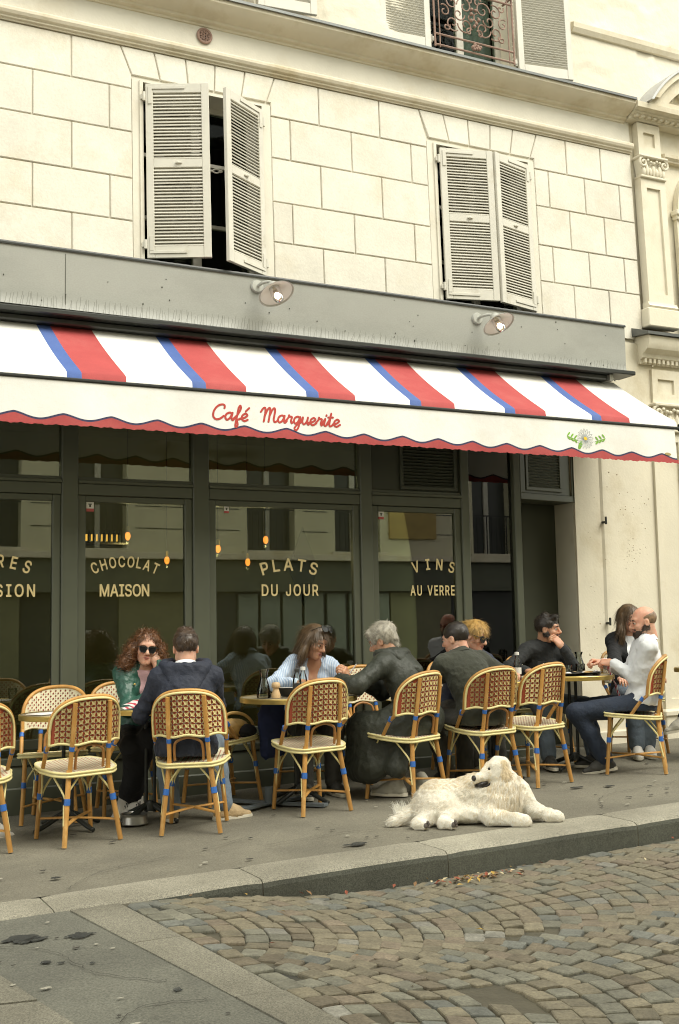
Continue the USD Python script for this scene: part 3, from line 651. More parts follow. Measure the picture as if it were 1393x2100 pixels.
def canopy(ta, tb, ba, bb, n=8):
    us, vs = np.linspace(0, 1, n), np.linspace(0, 1, 22)
    def f(u, w):
        xt, xb = ta + (tb - ta) * u, ba + (bb - ba) * u; s = np.minimum(w / .93, 1); X = xt + (xb - xt) * s
        q = np.maximum(w - .93, 0) / .07
        z = TZ + (BZ - TZ) * s - .018 * np.sin(np.pi * s) - .055 * q ** 1.6 + .003 * np.sin(X * 9 + s * 2) * np.sin(np.pi * s)
        z = z - .011 * (X - 4) * .55 * (1 - s)
        return X, TY + (BY - TY) * s - .018 * np.sin(q * 1.7), z
    return sheet(f, us, vs)[0]
bt = [(1.625 + .886 * k, 1.695 + .868 * k) for k in range(-5, 6)]
prev = (AX0, AX0)
for (a, b) in bt:
    if a - .02 < AX0: continue
    put('canopy_stripe', canopy(prev[0], a, prev[1], b, 12), AW_W, AWN, smooth=True)
    put('canopy_stripe', canopy(a, a + .098, b, b + .100, 4), AW_B, AWN, smooth=True)
    put('canopy_stripe', canopy(a + .098, a + .40, b + .100, b + .40, 8), AW_R, AWN, smooth=True)
    prev = (a + .40, b + .40)
put('canopy_stripe', canopy(prev[0], AX1[0], prev[1], AX1[1], 12), AW_W, AWN, smooth=True)
put('front_bar', cat(cbx(AX0, 6.985, -.868, -.835, 2.872, 2.898, .008), cbx(6.985, 7.01, -.88, -.83, 2.862, 2.925, .006)), BLACKM, AWN)
put('cassette', cat(cbx(AX0, 6.99, -.34, -.10, 3.462, 3.500, .008), cbx(AX0, 6.80, -.26, -.09, 3.415, 3.4615, .01)), BLACKM, AWN)
put('bracket', cat(cbx(6.72, 6.76, -.30, -.10, 3.40, 3.4605, .004), tube([(6.74, -.28, 3.455), (6.86, -.20, 3.43)], .007, 6)), WIRE, AWN)
for x in (-1.0, 2.3, 4.6, 6.6):
    put('folding_arm', cat(tube([(x, -.14, 3.36), (x - .45, -.42, 3.14)], .018, 8), tube([(x - .45, -.42, 3.14), (x + .02, -.82, 2.90)], .016, 8), xf(trimesh.creation.icosphere(1, .026), (x - .45, -.42, 3.14))), BLACKM, AWN)
VZ0 = 2.575
def scal(x):
    ph = ((x - 1.04) / .318) % 1.0
    return VZ0 + .062 + .019 * (.55 * np.cos(2 * np.pi * ph) + .45 * (1 - 2 * np.abs(np.sin(np.pi * ph))))
def vy(x, z): return -.856 + .010 * np.sin(x * 5.1 + 1) * (2.87 - z) / .3 + .006 * np.sin(x * 13.) * (2.87 - z) / .3 - .012 * (2.87 - z) / .3
def strip(lo, hi, x0, x1, n, k=6):
    def f(u, w):
        z = lo(u) + (hi(u) - lo(u)) * w; return u, vy(u, z), z
    return sheet(f, np.linspace(x0, x1, n), np.linspace(0, 1, k))[0]
top = lambda x: 2.872 + 0 * x
bottom = lambda x: VZ0 + .003 * np.sin(x * 55) + .002 * np.sin(x * 140)
put('valance', strip(scal, top, AX0, 6.93, 900, 8), AW_W, AWN, smooth=True)
put('valance_piping', strip(lambda x: scal(x) - .014, scal, AX0, 6.93, 900, 2), AW_N, AWN, smooth=True)
put('valance_trim', strip(bottom, lambda x: scal(x) - .014, AX0, 6.945, 900, 4), AW_R, AWN, smooth=True)

# script name, daisy and maker's tag printed on the valance
G = {
 'C': (1.45, [[(1.32, 1.55), (1.30, 1.88), (1.0, 2.02), (.5, 1.75), (.16, 1.1), (.16, .4), (.5, .02), (.95, .1), (1.35, .5)]]),
 'a': (1.12, [[(.86, .78), (.6, 1.0), (.22, .8), (.1, .35), (.32, .02), (.66, .3), (.88, .98)], [(.88, .98), (.84, .3), (1.0, .02), (1.22, .3)]]),
 'f': (.80, [[(-.02, .25), (.35, .75), (.66, 1.55), (.58, 2.0), (.40, 1.7), (.34, .6), (.26, -.62), (.40, -.88), (.54, -.5), (.40, .02), (.85, .3)]]),
 'é': (.95, [[(-.05, .3), (.45, .45), (.74, .78), (.5, 1.0), (.16, .72), (.15, .25), (.48, .0), (.85, .2)], [(.5, 1.32), (.84, 1.78)]]),
 'e': (.88, [[(-.05, .3), (.45, .45), (.74, .78), (.5, 1.0), (.16, .72), (.15, .25), (.48, .0), (.92, .3)]]),
 'M': (1.95, [[(-.15, 1.3), (.1, 1.8), (.34, 1.85), (.40, 1.2), (.34, .02)], [(.36, .7), (.62, 1.6), (.86, 1.92), (.98, 1.5), (.92, .02)], [(.94, .7), (1.2, 1.6), (1.46, 1.92), (1.58, 1.5), (1.52, .4), (1.7, .02), (2.05, .3)]]),
 'r': (.88, [[(-.06, .3), (.26, .8), (.30, 1.1), (.42, .92), (.70, .88), (.62, .35), (.74, .04), (.95, .3)]]),
 'g': (1.06, [[(.86, .78), (.6, 1.0), (.22, .8), (.12, .35), (.34, .02), (.66, .3), (.88, .98)], [(.88, .98), (.82, -.3), (.55, -.88), (.28, -.62), (.6, -.1), (1.12, .3)]]),
 'u': (1.10, [[(-.06, .3), (.18, .95), (.18, .3), (.42, .02), (.72, .4), (.84, .98)], [(.84, .98), (.82, .25), (1.0, .02), (1.18, .3)]]),
 'i': (.60, [[(-.06, .3), (.24, .98), (.20, .25), (.38, .02), (.66, .3)], [(.34, 1.42), (.36, 1.5)]]),
 't': (.74, [[(-.06, .3), (.22, 1.0), (.34, 1.75), (.26, .25), (.46, .02), (.80, .3)], [(.0, 1.2), (.62, 1.24)]]),
}
def onval(poly2d, x0, z0, off=.0015):
    """flat artwork (shapely, metres) laid on the hanging valance"""
    out = []
    for g in getattr(poly2d, 'geoms', [poly2d]):
        if g.is_empty: continue
        m = trimesh.creation.extrude_polygon(g, .001, engine='earcut'); v = np.asarray(m.vertices)
        if len(m.faces) < 60: m = m.subdivide(); v = np.asarray(m.vertices)
        X, Z = x0 + v[:, 0], z0 + v[:, 1]; out.append(trimesh.Trimesh(np.stack([X, vy(X, Z) - off - (.001 - v[:, 2]), Z], 1), m.faces, process=False))
    return cat(out)
def script(word, x0, z0, u, width):
    x = 0; strokes = []
    for ch in word:
        adv, ss = G[ch]
        strokes.append([np.array(spline(s, 7)) + [x, 0] for s in ss]); x += adv
    k = width / (x * u)
    for st in strokes:
        polys = []
        for p in st:
            q = np.stack([(p[:, 0] + .14 * p[:, 1]) * u * k, p[:, 1] * u], 1); polys.append(LineString(q).buffer(.0072, 4))
        put('script_letter', onval(unary_union(polys), x0, z0), RED_T, AWN)
script('Café', 2.70, 2.685, .054, .275)
script('Marguerite', 3.07, 2.690, .054, .625)
PETAL = mat('petal_print', (.82, .81, .77), .7, .02); PETLINE = mat('petal_outline', (.32, .36, .36), .7, .02)
YEL = mat('daisy_yellow', (.75, .47, .03), .7, .05); LEAFP = mat('leaf_print', (.17, .36, .035), .7, .08)
dx, dz = 5.955, 2.735
def ell(a, b, ang, cx, cz): return affinity.translate(affinity.rotate(affinity.scale(Point(0, 0).buffer(1, 10), a, b), ang, origin=(0, 0)), cx, cz)
for k in range(16):
    an = 2 * math.pi * k / 16 + .1; ra = .048; c = (math.cos(an) * ra * 1.0, math.sin(an) * ra)
    e = ell(.036, .0105, math.degrees(an), *c)
    put('petal_outline', onval(e.difference(e.buffer(-.0022)), dx, dz, .0030 + .0001 * k), PETLINE, AWN)
put('daisy_heart', onval(ell(.018, .014, -15, 0, 0), dx, dz, .005), YEL, AWN)
for s, m0 in ((-1, 0), (1, .02)):
    for k in range(3):
        for r in (-1, 1):
            put('printed_leaf', onval(ell(.020, .0075, 90 - s * (55 - 100 * (r > 0)) , s * (.10 + .035 * k), -.01 + .012 * k * (1 if s > 0 else .9) + r * .018), dx + m0, dz, .0022), LEAFP, AWN)
    put('printed_stem', onval(LineString([(s * .08, -.02), (s * .19, .012)]).buffer(.002), dx + m0, dz, .0018), LEAFP, AWN)
put('printed_leaf', onval(ell(.038, .017, 62, -.055, -.058), dx, dz, .0022), LEAFP, AWN)
put('maker_tag', onval(ell(.035, .012, -3, 0, 0), 6.83, 2.650, .0022), mat('tag_gold', (.36, .27, .10), .6), AWN)

# ------------------------------------------------------------------ two lamps on the fascia
ENAM = mat('lamp_enamel', (.42, .42, .38), .35, .1, 8., .05, metal=.2); ENAM_IN = mat('lamp_enamel_inside', (.72, .72, .70), .4, .05)
JAR = usdkit.material(stage, '/World/Looks/lamp_jar', {'tr': ('transparent_bsdf', {'color': (.95, .9, .8)}), 'gl': ('glossy_bsdf', {'roughness': .05}), 'fr': ('fresnel', {'IOR': 1.45}), 'mx': ('mix_closure', {})}, [('fr.fac', 'mx.fac'), ('tr.BSDF', 'mx.closure1'), ('gl.BSDF', 'mx.closure2')], surface='mx.closure')
def wall_lamp(x, z, cx, cz, label):
    t = thing('wall_lamp', label, 'lamp', (x, -.22, z), 'lamps on the grey fascia')
    put('wall_plate', xf(lathe([(0, 0), (.052, 0), (.052, .012), (.045, .022), (0, .024)], 20), (x, -.215, z), rx=math.pi / 2), ENAM, t, smooth=30)
    put('arm', tube(spline([(x, -.23, z), (x + .02, -.29, z + .012), (x + .06, -.34, z + .01), (cx, -.40, cz + .035)], 6), .013, 8), ENAM, t, smooth=True)
    R_ = dict(rx=math.radians(-28), ry=math.radians(-10))
    C0 = (cx, -.43, cz)
    put('shade', xf(cat(lathe([(.045, .045), (.06, .03), (.10, .008), (.135, -.018), (.142, -.026), (.138, -.026), (.131, -.016), (.098, .003), (.058, .022), (.04, .035)], 36), lathe([(0, .085), (.028, .083), (.045, .06), (.047, .04), (.042, .04), (0, .05)], 24)), C0, **R_), ENAM, t, smooth=40)
    put('shade_lining', xf(lathe([(.042, .032), (.058, .020), (.098, .001), (.130, -.0175)], 36), C0, **R_), ENAM_IN, t, smooth=True)
    put('glass_jar', xf(lathe([(.040, .03), (.044, .0), (.043, -.06), (.034, -.088), (.015, -.10), (0, -.102)], 24), C0, **R_), JAR, t, smooth=True)
    b = trimesh.creation.icosphere(2, .024); b.apply_scale([1, 1, 1.25]); b.apply_translation([0, 0, -.045]); put('bulb', xf(b, C0, **R_), BULB_OUT, t)
wall_lamp(3.32, 3.885, 3.385, 3.795, 'lit grey enamel wall lamp on the fascia below the large half-open shutters at left')
wall_lamp(5.36, 3.845, 5.425, 3.770, 'lit grey enamel wall lamp at the right end of the fascia')

# ------------------------------------------------------------------ the building across the street (seen in the panes)
OPP = thing('opposite_building', 'cream house across the street mirrored in the cafe panes', 'building', (6, -10.2, 0))
OY = -10.2
ow = [(2.3, 3.5), (4.35, 5.21), (7.35, 8.26), (9.05, 9.97), (12.0, 12.9), (-.4, .5), (14.5, 15.4)]
poly = sbox(-8, 2.5, 24, 9.5).difference(unary_union([sbox(a, 2.56, b, 4.6) for a, b in ow] + [sbox(a, 5.6, b, 7.6) for a, b in ow]))
put('wall', plate(poly, OY - .3, OY), mat('opposite_stone', (.60, .56, .40), .9, .08, 1.2, .1), OPP)
OD = mat('opposite_dark', (.05, .052, .045), .3, .2, 1.)
put('ledge', cbx(-8, 24, OY - .1, OY + .14, 2.42, 2.53, .01), TRIM, OPP)
put('shop_band', bx(-8, 24, OY - .3, OY + .05, 1.88, 2.42), mat('opposite_band', (.12, .125, .09), .7, .1), OPP)
put('shop_wall', bx(-8, 24, OY - .34, OY - .12, -.6, 1.88), OD, OPP)
OPN = mat('opposite_panel', (.26, .29, .24), .6, .1); OPO = mat('opposite_olive_panel', (.21, .20, .115), .6, .1)
for a, b in ((5.1, 6.3), (3.0, 3.5), (10.2, 11.5), (1.2, 1.9)): put('shop_door', bx(a, b, OY - .119, OY - .07, -.4, 1.86), OPO, OPP)
for k, x in enumerate((7.2, 7.62, 8.04, 8.46, 8.9, 9.35, 9.8)): put('shop_panel', bx(x, x + .36, OY - .12, OY - .06, -.4, 1.84), OPN, OPP)
for a, b in ow:
    for z0, z1 in ((2.56, 4.6), (5.6, 7.6)):
        W_ = put('window', bx(a, b, OY - .28, OY - .24, z0, z1), OD, OPP)
        put('mullion', bx((a + b) / 2 - .05, (a + b) / 2 + .05, OY - .24, OY - .2, z0, z1), WHITEP, W_)
        put('railing', cat([bx(a, b, OY - .04, OY - .02, z0 + .75, z0 + .78)] + [bx(a + i * (b - a) / 8 - .008, a + i * (b - a) / 8 + .008, OY - .04, OY - .02, z0, z0 + .75) for i in range(1, 8)]), BLACKM, W_)
    put('sill', cbx(a - .1, b + .1, OY, OY + .10, 2.53, 2.59, .01), TRIM, OPP)
for z in (2.93, 3.30, 3.67, 4.04, 4.41, 4.78): put('joint', bx(-8, 24, OY, OY + .003, z, z + .014), OD, OPP) if False else None
for k in range(9):
    z = 2.93 + .37 * k
    for (a, b) in ((3.5, 4.35), (5.21, 7.35), (8.26, 9.05), (9.97, 12.0)): put('stone_joint', bx(a + .15, b - .15, OY, OY + .004, z, z + .016), OD, OPP)
put('yellow_shutter', bx(10.15, 11.15, OY, OY + .05, 2.85, 3.45), mat('yellow_paint', (.40, .29, .10), .7), OPP)
# ------------------------------------------------------------------ ground, pavement, kerb, road
ASPH = mat('pavement_asphalt', (.172, .158, .118), .92, .16, 1.6, .6, 110, .007, col2=(.128, .117, .088), blot=(1.2, .44, .68), space='world', speck=(120., .32))
ASPH_R = mat('road_asphalt', (.132, .129, .102), .9, .16, 2.0, .6, 110, .007, col2=(.098, .096, .077), blot=(1.4, .44, .68), space='world', speck=(120., .34))
SAND = mat('joint_sand', (.085, .075, .050), .95, .25, 5., .6, 60, .01, col2=(.042, .041, .032), blot=(2., .5, .6), space='world')
def granite(name, c, per=.08):
    n = {'ge': ('geometry', {}), 'v': ('voronoi_texture', {'scale': 230., 'randomness': 1.}), 'bw': ('rgb_to_bw', {}),
         'r': ('rgb_ramp', {'ramp': [(.25, tuple(np.array(c) * .68)), (.5, tuple(c)), (.8, tuple(np.array(c) * 1.3))]}),
         'n': ('noise_texture', {'scale': 1.6, 'detail': 6.}), 'r2': ('rgb_ramp', {'ramp': [(.35, (.72, .70, .66)), (.65, (1.08, 1.06, 1.02))]}),
         'm': ('mix', {'mix_type': 'multiply', 'fac': 1.}), 'n2': ('noise_texture', {'scale': 70., 'detail': 4.}), 'b': ('bump', {'strength': .3, 'distance': .005}),
         'oi': ('object_info', {}), 'mr': ('map_range', {'to_min': 1 - per, 'to_max': 1 + per}), 'hs': ('hsv', {}), 'p': ('principled_bsdf', {'roughness': .8})}
    return usdkit.material(stage, f'/World/Looks/{name}', n, [('ge.position', 'v.vector'), ('ge.position', 'n.vector'), ('ge.position', 'n2.vector'), ('v.color', 'bw.color'), ('bw.val', 'r.fac'), ('n.fac', 'r2.fac'), ('r.color', 'm.color1'), ('r2.color', 'm.color2'), ('oi.random', 'mr.value'), ('mr.result', 'hs.value'), ('m.color', 'hs.color'), ('hs.color', 'p.base_color'), ('n2.fac', 'b.height'), ('b.normal', 'p.normal')], surface='p.BSDF')
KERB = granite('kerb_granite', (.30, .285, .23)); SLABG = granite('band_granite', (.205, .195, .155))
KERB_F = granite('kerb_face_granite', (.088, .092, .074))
tag(put('terrain', sheet(lambda u, w: (u, w, ground(u) - .42 - 0 * w), np.linspace(-150, 150, 31), np.linspace(-150, 150, 31))[0], ASPH_R), kind='structure')
KY0, KY1 = -2.655, -2.985
def pave():
    us = np.concatenate([np.linspace(-8, 0, 20), np.linspace(.05, 8, 240), np.linspace(8.2, 16, 20)]); vs = np.linspace(KY0 + .0, .4, 100)
    def f(u, w):
        P = np.stack([u, w, 0 * u], -1)
        return u, w, ground(u) + .012 * (meshkit.fbm(P * .9, 3, 3) - .5) * sstep((w - KY0) / .2) - .004
    return sheet(f, us, vs)[0]
PV_ = tag(put('pavement', pave(), ASPH, smooth=True), kind='structure')
# kerb stones, each its own block, with a worn rounded arris
def kerb_stone(x0, x1, seed):
    n = 14; us = np.linspace(x0 + .003, x1 - .003, n)
    prof = [(KY0, -.3), (KY0, -.006), (KY0 - .008, .0), (KY1 + .05, .0), (KY1 + .022, -.004), (KY1 + .006, -.018), (KY1, -.04), (KY1 - .006, -.30)]
    k = len(prof); V = []
    for x in us:
        e = min(x - x0, x1 - x) < .004
        for j, (y, z) in enumerate(prof):
            w = meshkit.fbm(np.array([[x * 3, y * 3, z * 5 + seed]]), 3, seed)[0] - .5
            V.append((x, y + (w * .014 if j >= 4 else 0), z + ground(x) + (.006 * w if 1 <= j <= 5 else 0) - (.005 if e and 0 < j < 7 else 0)))
    F = []
    for i in range(n - 1):
        for j in range(k):
            a, b, c, d = i * k + j, i * k + (j + 1) % k, (i + 1) * k + (j + 1) % k, (i + 1) * k + j; F += [(a, c, b), (a, d, c)]
    for o, fl in ((0, 1), ((n - 1) * k, 0)):
        for j in range(1, k - 1): F.append((o, o + j, o + j + 1) if fl else (o, o + j + 1, o + j))
    m = trimesh.Trimesh(V, F, process=False); m.fix_normals(); return m
KB = tag(put('kerb', bx(-8, 16, KY1 + .02, KY0, -.6, -.25), KERB), kind='structure')
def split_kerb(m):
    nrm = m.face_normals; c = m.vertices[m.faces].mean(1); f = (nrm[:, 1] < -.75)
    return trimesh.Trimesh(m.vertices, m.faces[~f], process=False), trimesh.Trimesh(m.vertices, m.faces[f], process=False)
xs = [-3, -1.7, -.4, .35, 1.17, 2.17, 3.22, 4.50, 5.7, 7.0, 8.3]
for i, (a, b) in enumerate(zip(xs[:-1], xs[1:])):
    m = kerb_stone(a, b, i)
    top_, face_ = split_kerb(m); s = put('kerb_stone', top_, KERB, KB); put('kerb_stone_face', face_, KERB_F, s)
# road bed: asphalt apron on the left (dropped kerb), granite band, cobbles on the right
def band_x(y):      # left and right edge of the granite band at depth y
    t = (-3.06 - y); return 1.235 + .148 * t, 1.465 + .118 * t
def apron():
    vs = np.linspace(KY1, -9.6, 120); us = np.linspace(0, 1, 90)
    def f(u, w):
        xl = -8 + 0 * w; xr = band_x(w)[0]; X = xl + (xr - xl) * (1 - (1 - u) ** 2); P = np.stack([X, w, 0 * X], -1)
        return X, w, road(X, w) + .008 * (meshkit.fbm(P * 1.3, 3, 8) - .5) - .002
    m = sheet(f, us, vs)[0]; return trimesh.Trimesh(m.vertices, m.faces[:, ::-1], process=False)
AP = tag(put('road', apron(), ASPH_R, smooth=True), kind='structure')
BED = put('cobble_bed', (lambda m: trimesh.Trimesh(m.vertices, m.faces[:, ::-1], process=False))(sheet(lambda u, w: (band_x(w)[1] + (16 - band_x(w)[1]) * u ** 1.6, w, road(band_x(w)[1] + (16 - band_x(w)[1]) * u ** 1.6, w) - .010), np.linspace(0, 1, 160), np.linspace(KY1 + .03, -9.6, 200))[0]), SAND, AP, smooth=True)
# granite slabs of the band and the corner slab at lower left
def quad_slab(q, seed, gap=.004, parent=AP, m=SLABG):
    pl = Polygon(q).buffer(-gap, join_style=2); tri = slab(pl, -.12, 0).subdivide().subdivide(); v = np.array(tri.vertices)
    v[:, 2] += road(v[:, 0], v[:, 1]) + .003 + .006 * (meshkit.fbm(np.stack([v[:, 0] * 2, v[:, 1] * 2, 0 * v[:, 0] + seed], -1), 3, seed) - .5)
    put('granite_slab', trimesh.Trimesh(v, tri.faces, process=False), m, parent)
ys = [-3.0, -3.66, -4.475, -5.25, -6.05, -6.9, -7.7, -8.6]
for i, (a, b) in enumerate(zip(ys[:-1], ys[1:])):
    la, ra = band_x(a); lb, rb = band_x(b); quad_slab([(la, a), (ra, a), (rb, b), (lb, b)], i + 3)
quad_slab([(.30, -3.45), (.795, -3.77), (.86, -4.13), (.25, -3.97)], 31); quad_slab([(.25, -3.98), (.86, -4.14), (.95, -4.62), (.2, -4.45)], 33)
# stains and small litter of the ground
STAIN = usdkit.material(stage, '/World/Looks/wet_stain', {'ge': ('geometry', {}), 'n': ('noise_texture', {'scale': 38., 'detail': 6., 'roughness': .7}), 'r': ('rgb_ramp', {'ramp': [(.36, (0, 0, 0)), (.52, (.92, .92, .92))]}), 'tr': ('transparent_bsdf', {}), 'p': ('principled_bsdf', {'base_color': (.030, .031, .027), 'roughness': .7}), 'mx': ('mix_closure', {})}, [('ge.position', 'n.vector'), ('n.fac', 'r.fac'), ('r.color', 'mx.fac'), ('tr.BSDF', 'mx.closure1'), ('p.BSDF', 'mx.closure2')], surface='mx.closure')
def stain(cx, cy, r, seed, elong=1.0, h=.004, on=road):
    th = np.linspace(0, 2 * np.pi, 40, endpoint=False); rr = r * (.55 + .9 * meshkit.noise(np.stack([np.cos(th) * 2.2 + seed, np.sin(th) * 2.2, 0 * th + seed], -1)))
    pl = Polygon(np.stack([cx + rr * np.cos(th) * elong, cy + rr * np.sin(th)], 1)).buffer(0); m = slab(pl, 0, .0015).subdivide(); v = np.array(m.vertices)
    g = (on(v[:, 0], v[:, 1]) if on is road else ground(v[:, 0])); v[:, 2] += g + h; return trimesh.Trimesh(v, m.faces, process=False)
for (x, y, r, s, e) in ((.955, -3.345, .055, 1, 1.2), (1.005, -3.375, .03, 12, 1.2), (1.17, -3.43, .038, 2, 1.3), (.97, -3.72, .014, 3, 1.6), (1.12, -3.83, .010, 4, 1.), (1.02, -3.76, .010, 5, 1.5), (1.30, -4.30, .016, 6, 1.2)):
    put('stain', stain(x, y, r, s, e), STAIN, AP)
for (x, y, r, s, e) in ((1.32, -2.33, .022, 7, 1.2), (2.9, -2.55, .03, 8, 2.), (3.6, -1.95, .02, 9, 1.6), (5.0, -1.8, .025, 10, 2), (5.2, -1.9, .02, 11, 2), (2.5, -2.0, .012, 14, 1)):
    put('stain', stain(x, y, r, s, e, .006, None), STAIN, PV_)
rng = random.Random(90)
gum = lambda n, f: [f(k) for k in range(n)]
GUMD = mat('gum_spot', (.055, .050, .040), .9, .15); GUMP = mat('pale_speck', (.33, .31, .25), .9, .1)
for k in range(46):
    x, y = rng.uniform(1.0, 6.2), rng.uniform(-2.6, -1.2); put('gum_spot', stain(x, y, rng.uniform(.006, .014), k + 40, rng.uniform(1, 1.5), .007, None), GUMD if k % 3 else GUMP, PV_)
for k in range(26):
    y = rng.uniform(-5.2, -3.1); x = rng.uniform(.65, band_x(y)[0] - .02); put('gum_spot', stain(x, y, rng.uniform(.004, .010), k + 140, rng.uniform(1, 1.8), .005), GUMD if k % 2 else GUMP, AP)
def crack(pts, w, on_pave, seed):
    r = np.random.default_rng(seed); P = spline(pts, 14); P = P + r.normal(0, .006, P.shape); L, R_, n = [], [], len(P); t = np.gradient(P, axis=0); t /= np.linalg.norm(t, axis=1, keepdims=True); nn = np.stack([-t[:, 1], t[:, 0]], 1)
    ww = w * r.uniform(.3, 1.2, n)[:, None]; V = np.vstack([P + nn * ww, P - nn * ww]); z = (ground(V[:, 0]) if on_pave else road(V[:, 0], V[:, 1])) + .0065
    F = [q for i in range(n - 1) for q in ((i, i + 1, n + i + 1), (i, n + i + 1, n + i))]; return trimesh.Trimesh(np.column_stack([V, z]), [f[::-1] for f in F], process=False)
CRK = mat('crack_dark', (.045, .041, .032), .95)
for pts, op, sd in (([(1.3, -2.62), (1.6, -2.30), (2.2, -2.12), (2.6, -1.9)], 1, 1), ([(3.4, -2.6), (3.3, -2.35), (3.0, -2.2), (2.5, -2.25)], 1, 2), ([(4.6, -2.6), (4.9, -2.2), (5.6, -2.05), (6.4, -1.9)], 1, 3), ([(.7, -3.3), (1.0, -3.55), (1.1, -3.95), (1.3, -4.2)], 0, 4), ([(.95, -4.6), (1.15, -4.4), (1.35, -4.45)], 0, 5)):
    put('crack', crack(pts, .0022, op, sd), CRK, PV_ if op else AP)
# cobbles: segmental arcs bowed towards +x, laid in lanes parallel to the kerb
def stone_mat(name, c): return mat(name, c, .78, .22, 14., .45, 55, .006, col2=tuple(np.array(c) * .62), blot=(9., .55, .75), space='world', per=.2, speck=(90., .22))
CB_M = [stone_mat('cobble_tan', (.170, .147, .098)), stone_mat('cobble_grey', (.154, .147, .110)), stone_mat('cobble_pink', (.172, .139, .097)), stone_mat('cobble_slate', (.130, .132, .112)), stone_mat('cobble_pale', (.21, .20, .165)), stone_mat('cobble_brown', (.140, .116, .078))]
rng = random.Random(21); nr = np.random.default_rng(5)
def cobble(cx, cy, ang, a, b, seed):
    r = random.Random(seed); ring = []
    for (sx_, sy_) in ((-1, -1), (1, -1), (1, 1), (-1, 1)):
        ring.append((sx_ * a * (1 + r.uniform(-.12, .08)), sy_ * b * (1 + r.uniform(-.12, .08))))
    P = []
    for i in range(4):                                   # cut the corners: eight-sided outline
        p, q = np.array(ring[i]), np.array(ring[(i + 1) % 4]); c = .05 + r.uniform(0, .05)
        P += [p + (q - p) * c, q - (q - p) * c]
    P = np.array(P); k = len(P); tz = r.uniform(-.003, .004); tx, ty = r.uniform(-.05, .05), r.uniform(-.05, .05)
    lev = [(1.0, -.03), (1.0, -.007), (.965, -.0012), (.86, .0016)]
    V = [np.column_stack([P * s, np.full(k, z)]) for s, z in lev] + [np.array([[0, 0, .0022]])]
    V = np.vstack(V); V[:, 2] += tz + tx * V[:, 0] + ty * V[:, 1]
    V[:, 2] += (nr.random(len(V)) - .5) * .0022
    F = []
    for l in range(3):
        for j in range(k): F += [(l * k + j, l * k + (j + 1) % k, (l + 1) * k + (j + 1) % k), (l * k + j, (l + 1) * k + (j + 1) % k, (l + 1) * k + j)]
    for j in range(k): F.append((3 * k + j, 3 * k + (j + 1) % k, 4 * k))
    c, s = math.cos(ang), math.sin(ang); X = cx + V[:, 0] * c - V[:, 1] * s; Y = cy + V[:, 0] * s + V[:, 1] * c
    return trimesh.Trimesh(np.stack([X, Y, V[:, 2] + road(X, Y)], 1), F, process=False)
LW, PITCH_, TP = 1.16, .102, .108
Rr = LW / math.sqrt(2)
cob = []
lane_y0 = -3.52
cover = lambda x, y: max([math.exp(-((x - a) / r) ** 2 - ((y - b) / q) ** 2) for a, b, r, q in SILT]) + .55 * (meshkit.fbm(np.array([[x * 2.2 + 3, y * 2.2, 1.7]]), 3, 17)[0] - .5)
SILT = [(3.62, -4.62, .34, .24), (3.0, -4.05, .22, .12), (2.38, -4.72, .16, .20), (5.2, -3.9, .5, .2)]
for lane in range(-1, 6):
    yc = lane_y0 - lane * LW
    for k in range(-14, 130):
        cx0 = .2 + k * PITCH_ + (lane % 2) * .045
        n = int(round(Rr * math.pi / 2 / TP))
        for j in range(n):
            th = -math.pi / 4 + (j + .5 + rng.uniform(-.06, .06)) * (math.pi / 2) / n
            x = cx0 + Rr * math.cos(th) - Rr * .85; y = yc + Rr * math.sin(th)
            if y > KY1 - .065 or y < -7.6 or x < band_x(y)[1] + .105 or x > 13: continue
            if abs(y - yc) > LW / 2 - .02 and rng.random() < .25: continue
            d = math.hypot(x - CAM[0], y - CAM[1]); cob.append((d, x, y, th))
# a straight gutter course along the kerb
for k in range(120):
    x = 1.55 + k * .125
    if x < 13: cob.append((math.hypot(x, KY1 - .055 + 8.23), x, KY1 - .062, math.pi / 2))
for k in range(60):
    y = KY1 - .12 - k * .108; cob.append((math.hypot(band_x(y)[1], y + 8.23), band_x(y)[1] + .052, y, 0.05))
def visible(x, y):
    d = np.array([x - CAM[0], y - CAM[1]]); f = np.array([math.sin(YAW), math.cos(YAW)]); z = d @ f; r = d @ np.array([math.cos(YAW), -math.sin(YAW)])
    return z > 3.4 and abs(r) / max(z, .1) < .32
cob.sort(key=lambda c: (not visible(c[1], c[2]), c[0]))
rest, made = {i: [] for i in range(len(CB_M))}, 0
def pickm(x, y, r):
    u = r.random(); g = meshkit.noise(np.array([[x * .8, y * .8, 3.3]]))[0]
    if u < .03: return 4
    if u < .10: return 3
    if u < .18: return 2
    return 0 if u < .30 + .5 * g else (1 if u < .86 else 5)
for i, (d, x, y, th) in enumerate(cob):
    r = random.Random(i * 7 + 1)
    if cover(x, y) > .66: continue                   # silted over with asphalt and sand
    straight = abs(y - (KY1 - .062)) < 1e-6
    m = cobble(x, y, th if not straight else math.pi / 2, (.0475 if not straight else .036) * r.uniform(.94, 1.05), (.0505 if not straight else .057) * r.uniform(.93, 1.06), i)
    mi = pickm(x, y, r)
    if made < 300: put('cobble', m, CB_M[mi], BED); made += 1
    else: rest[mi].append(m)
for mi, ms in rest.items():
    if ms: put('far_cobbles', cat(ms), CB_M[mi], BED, kind='stuff')
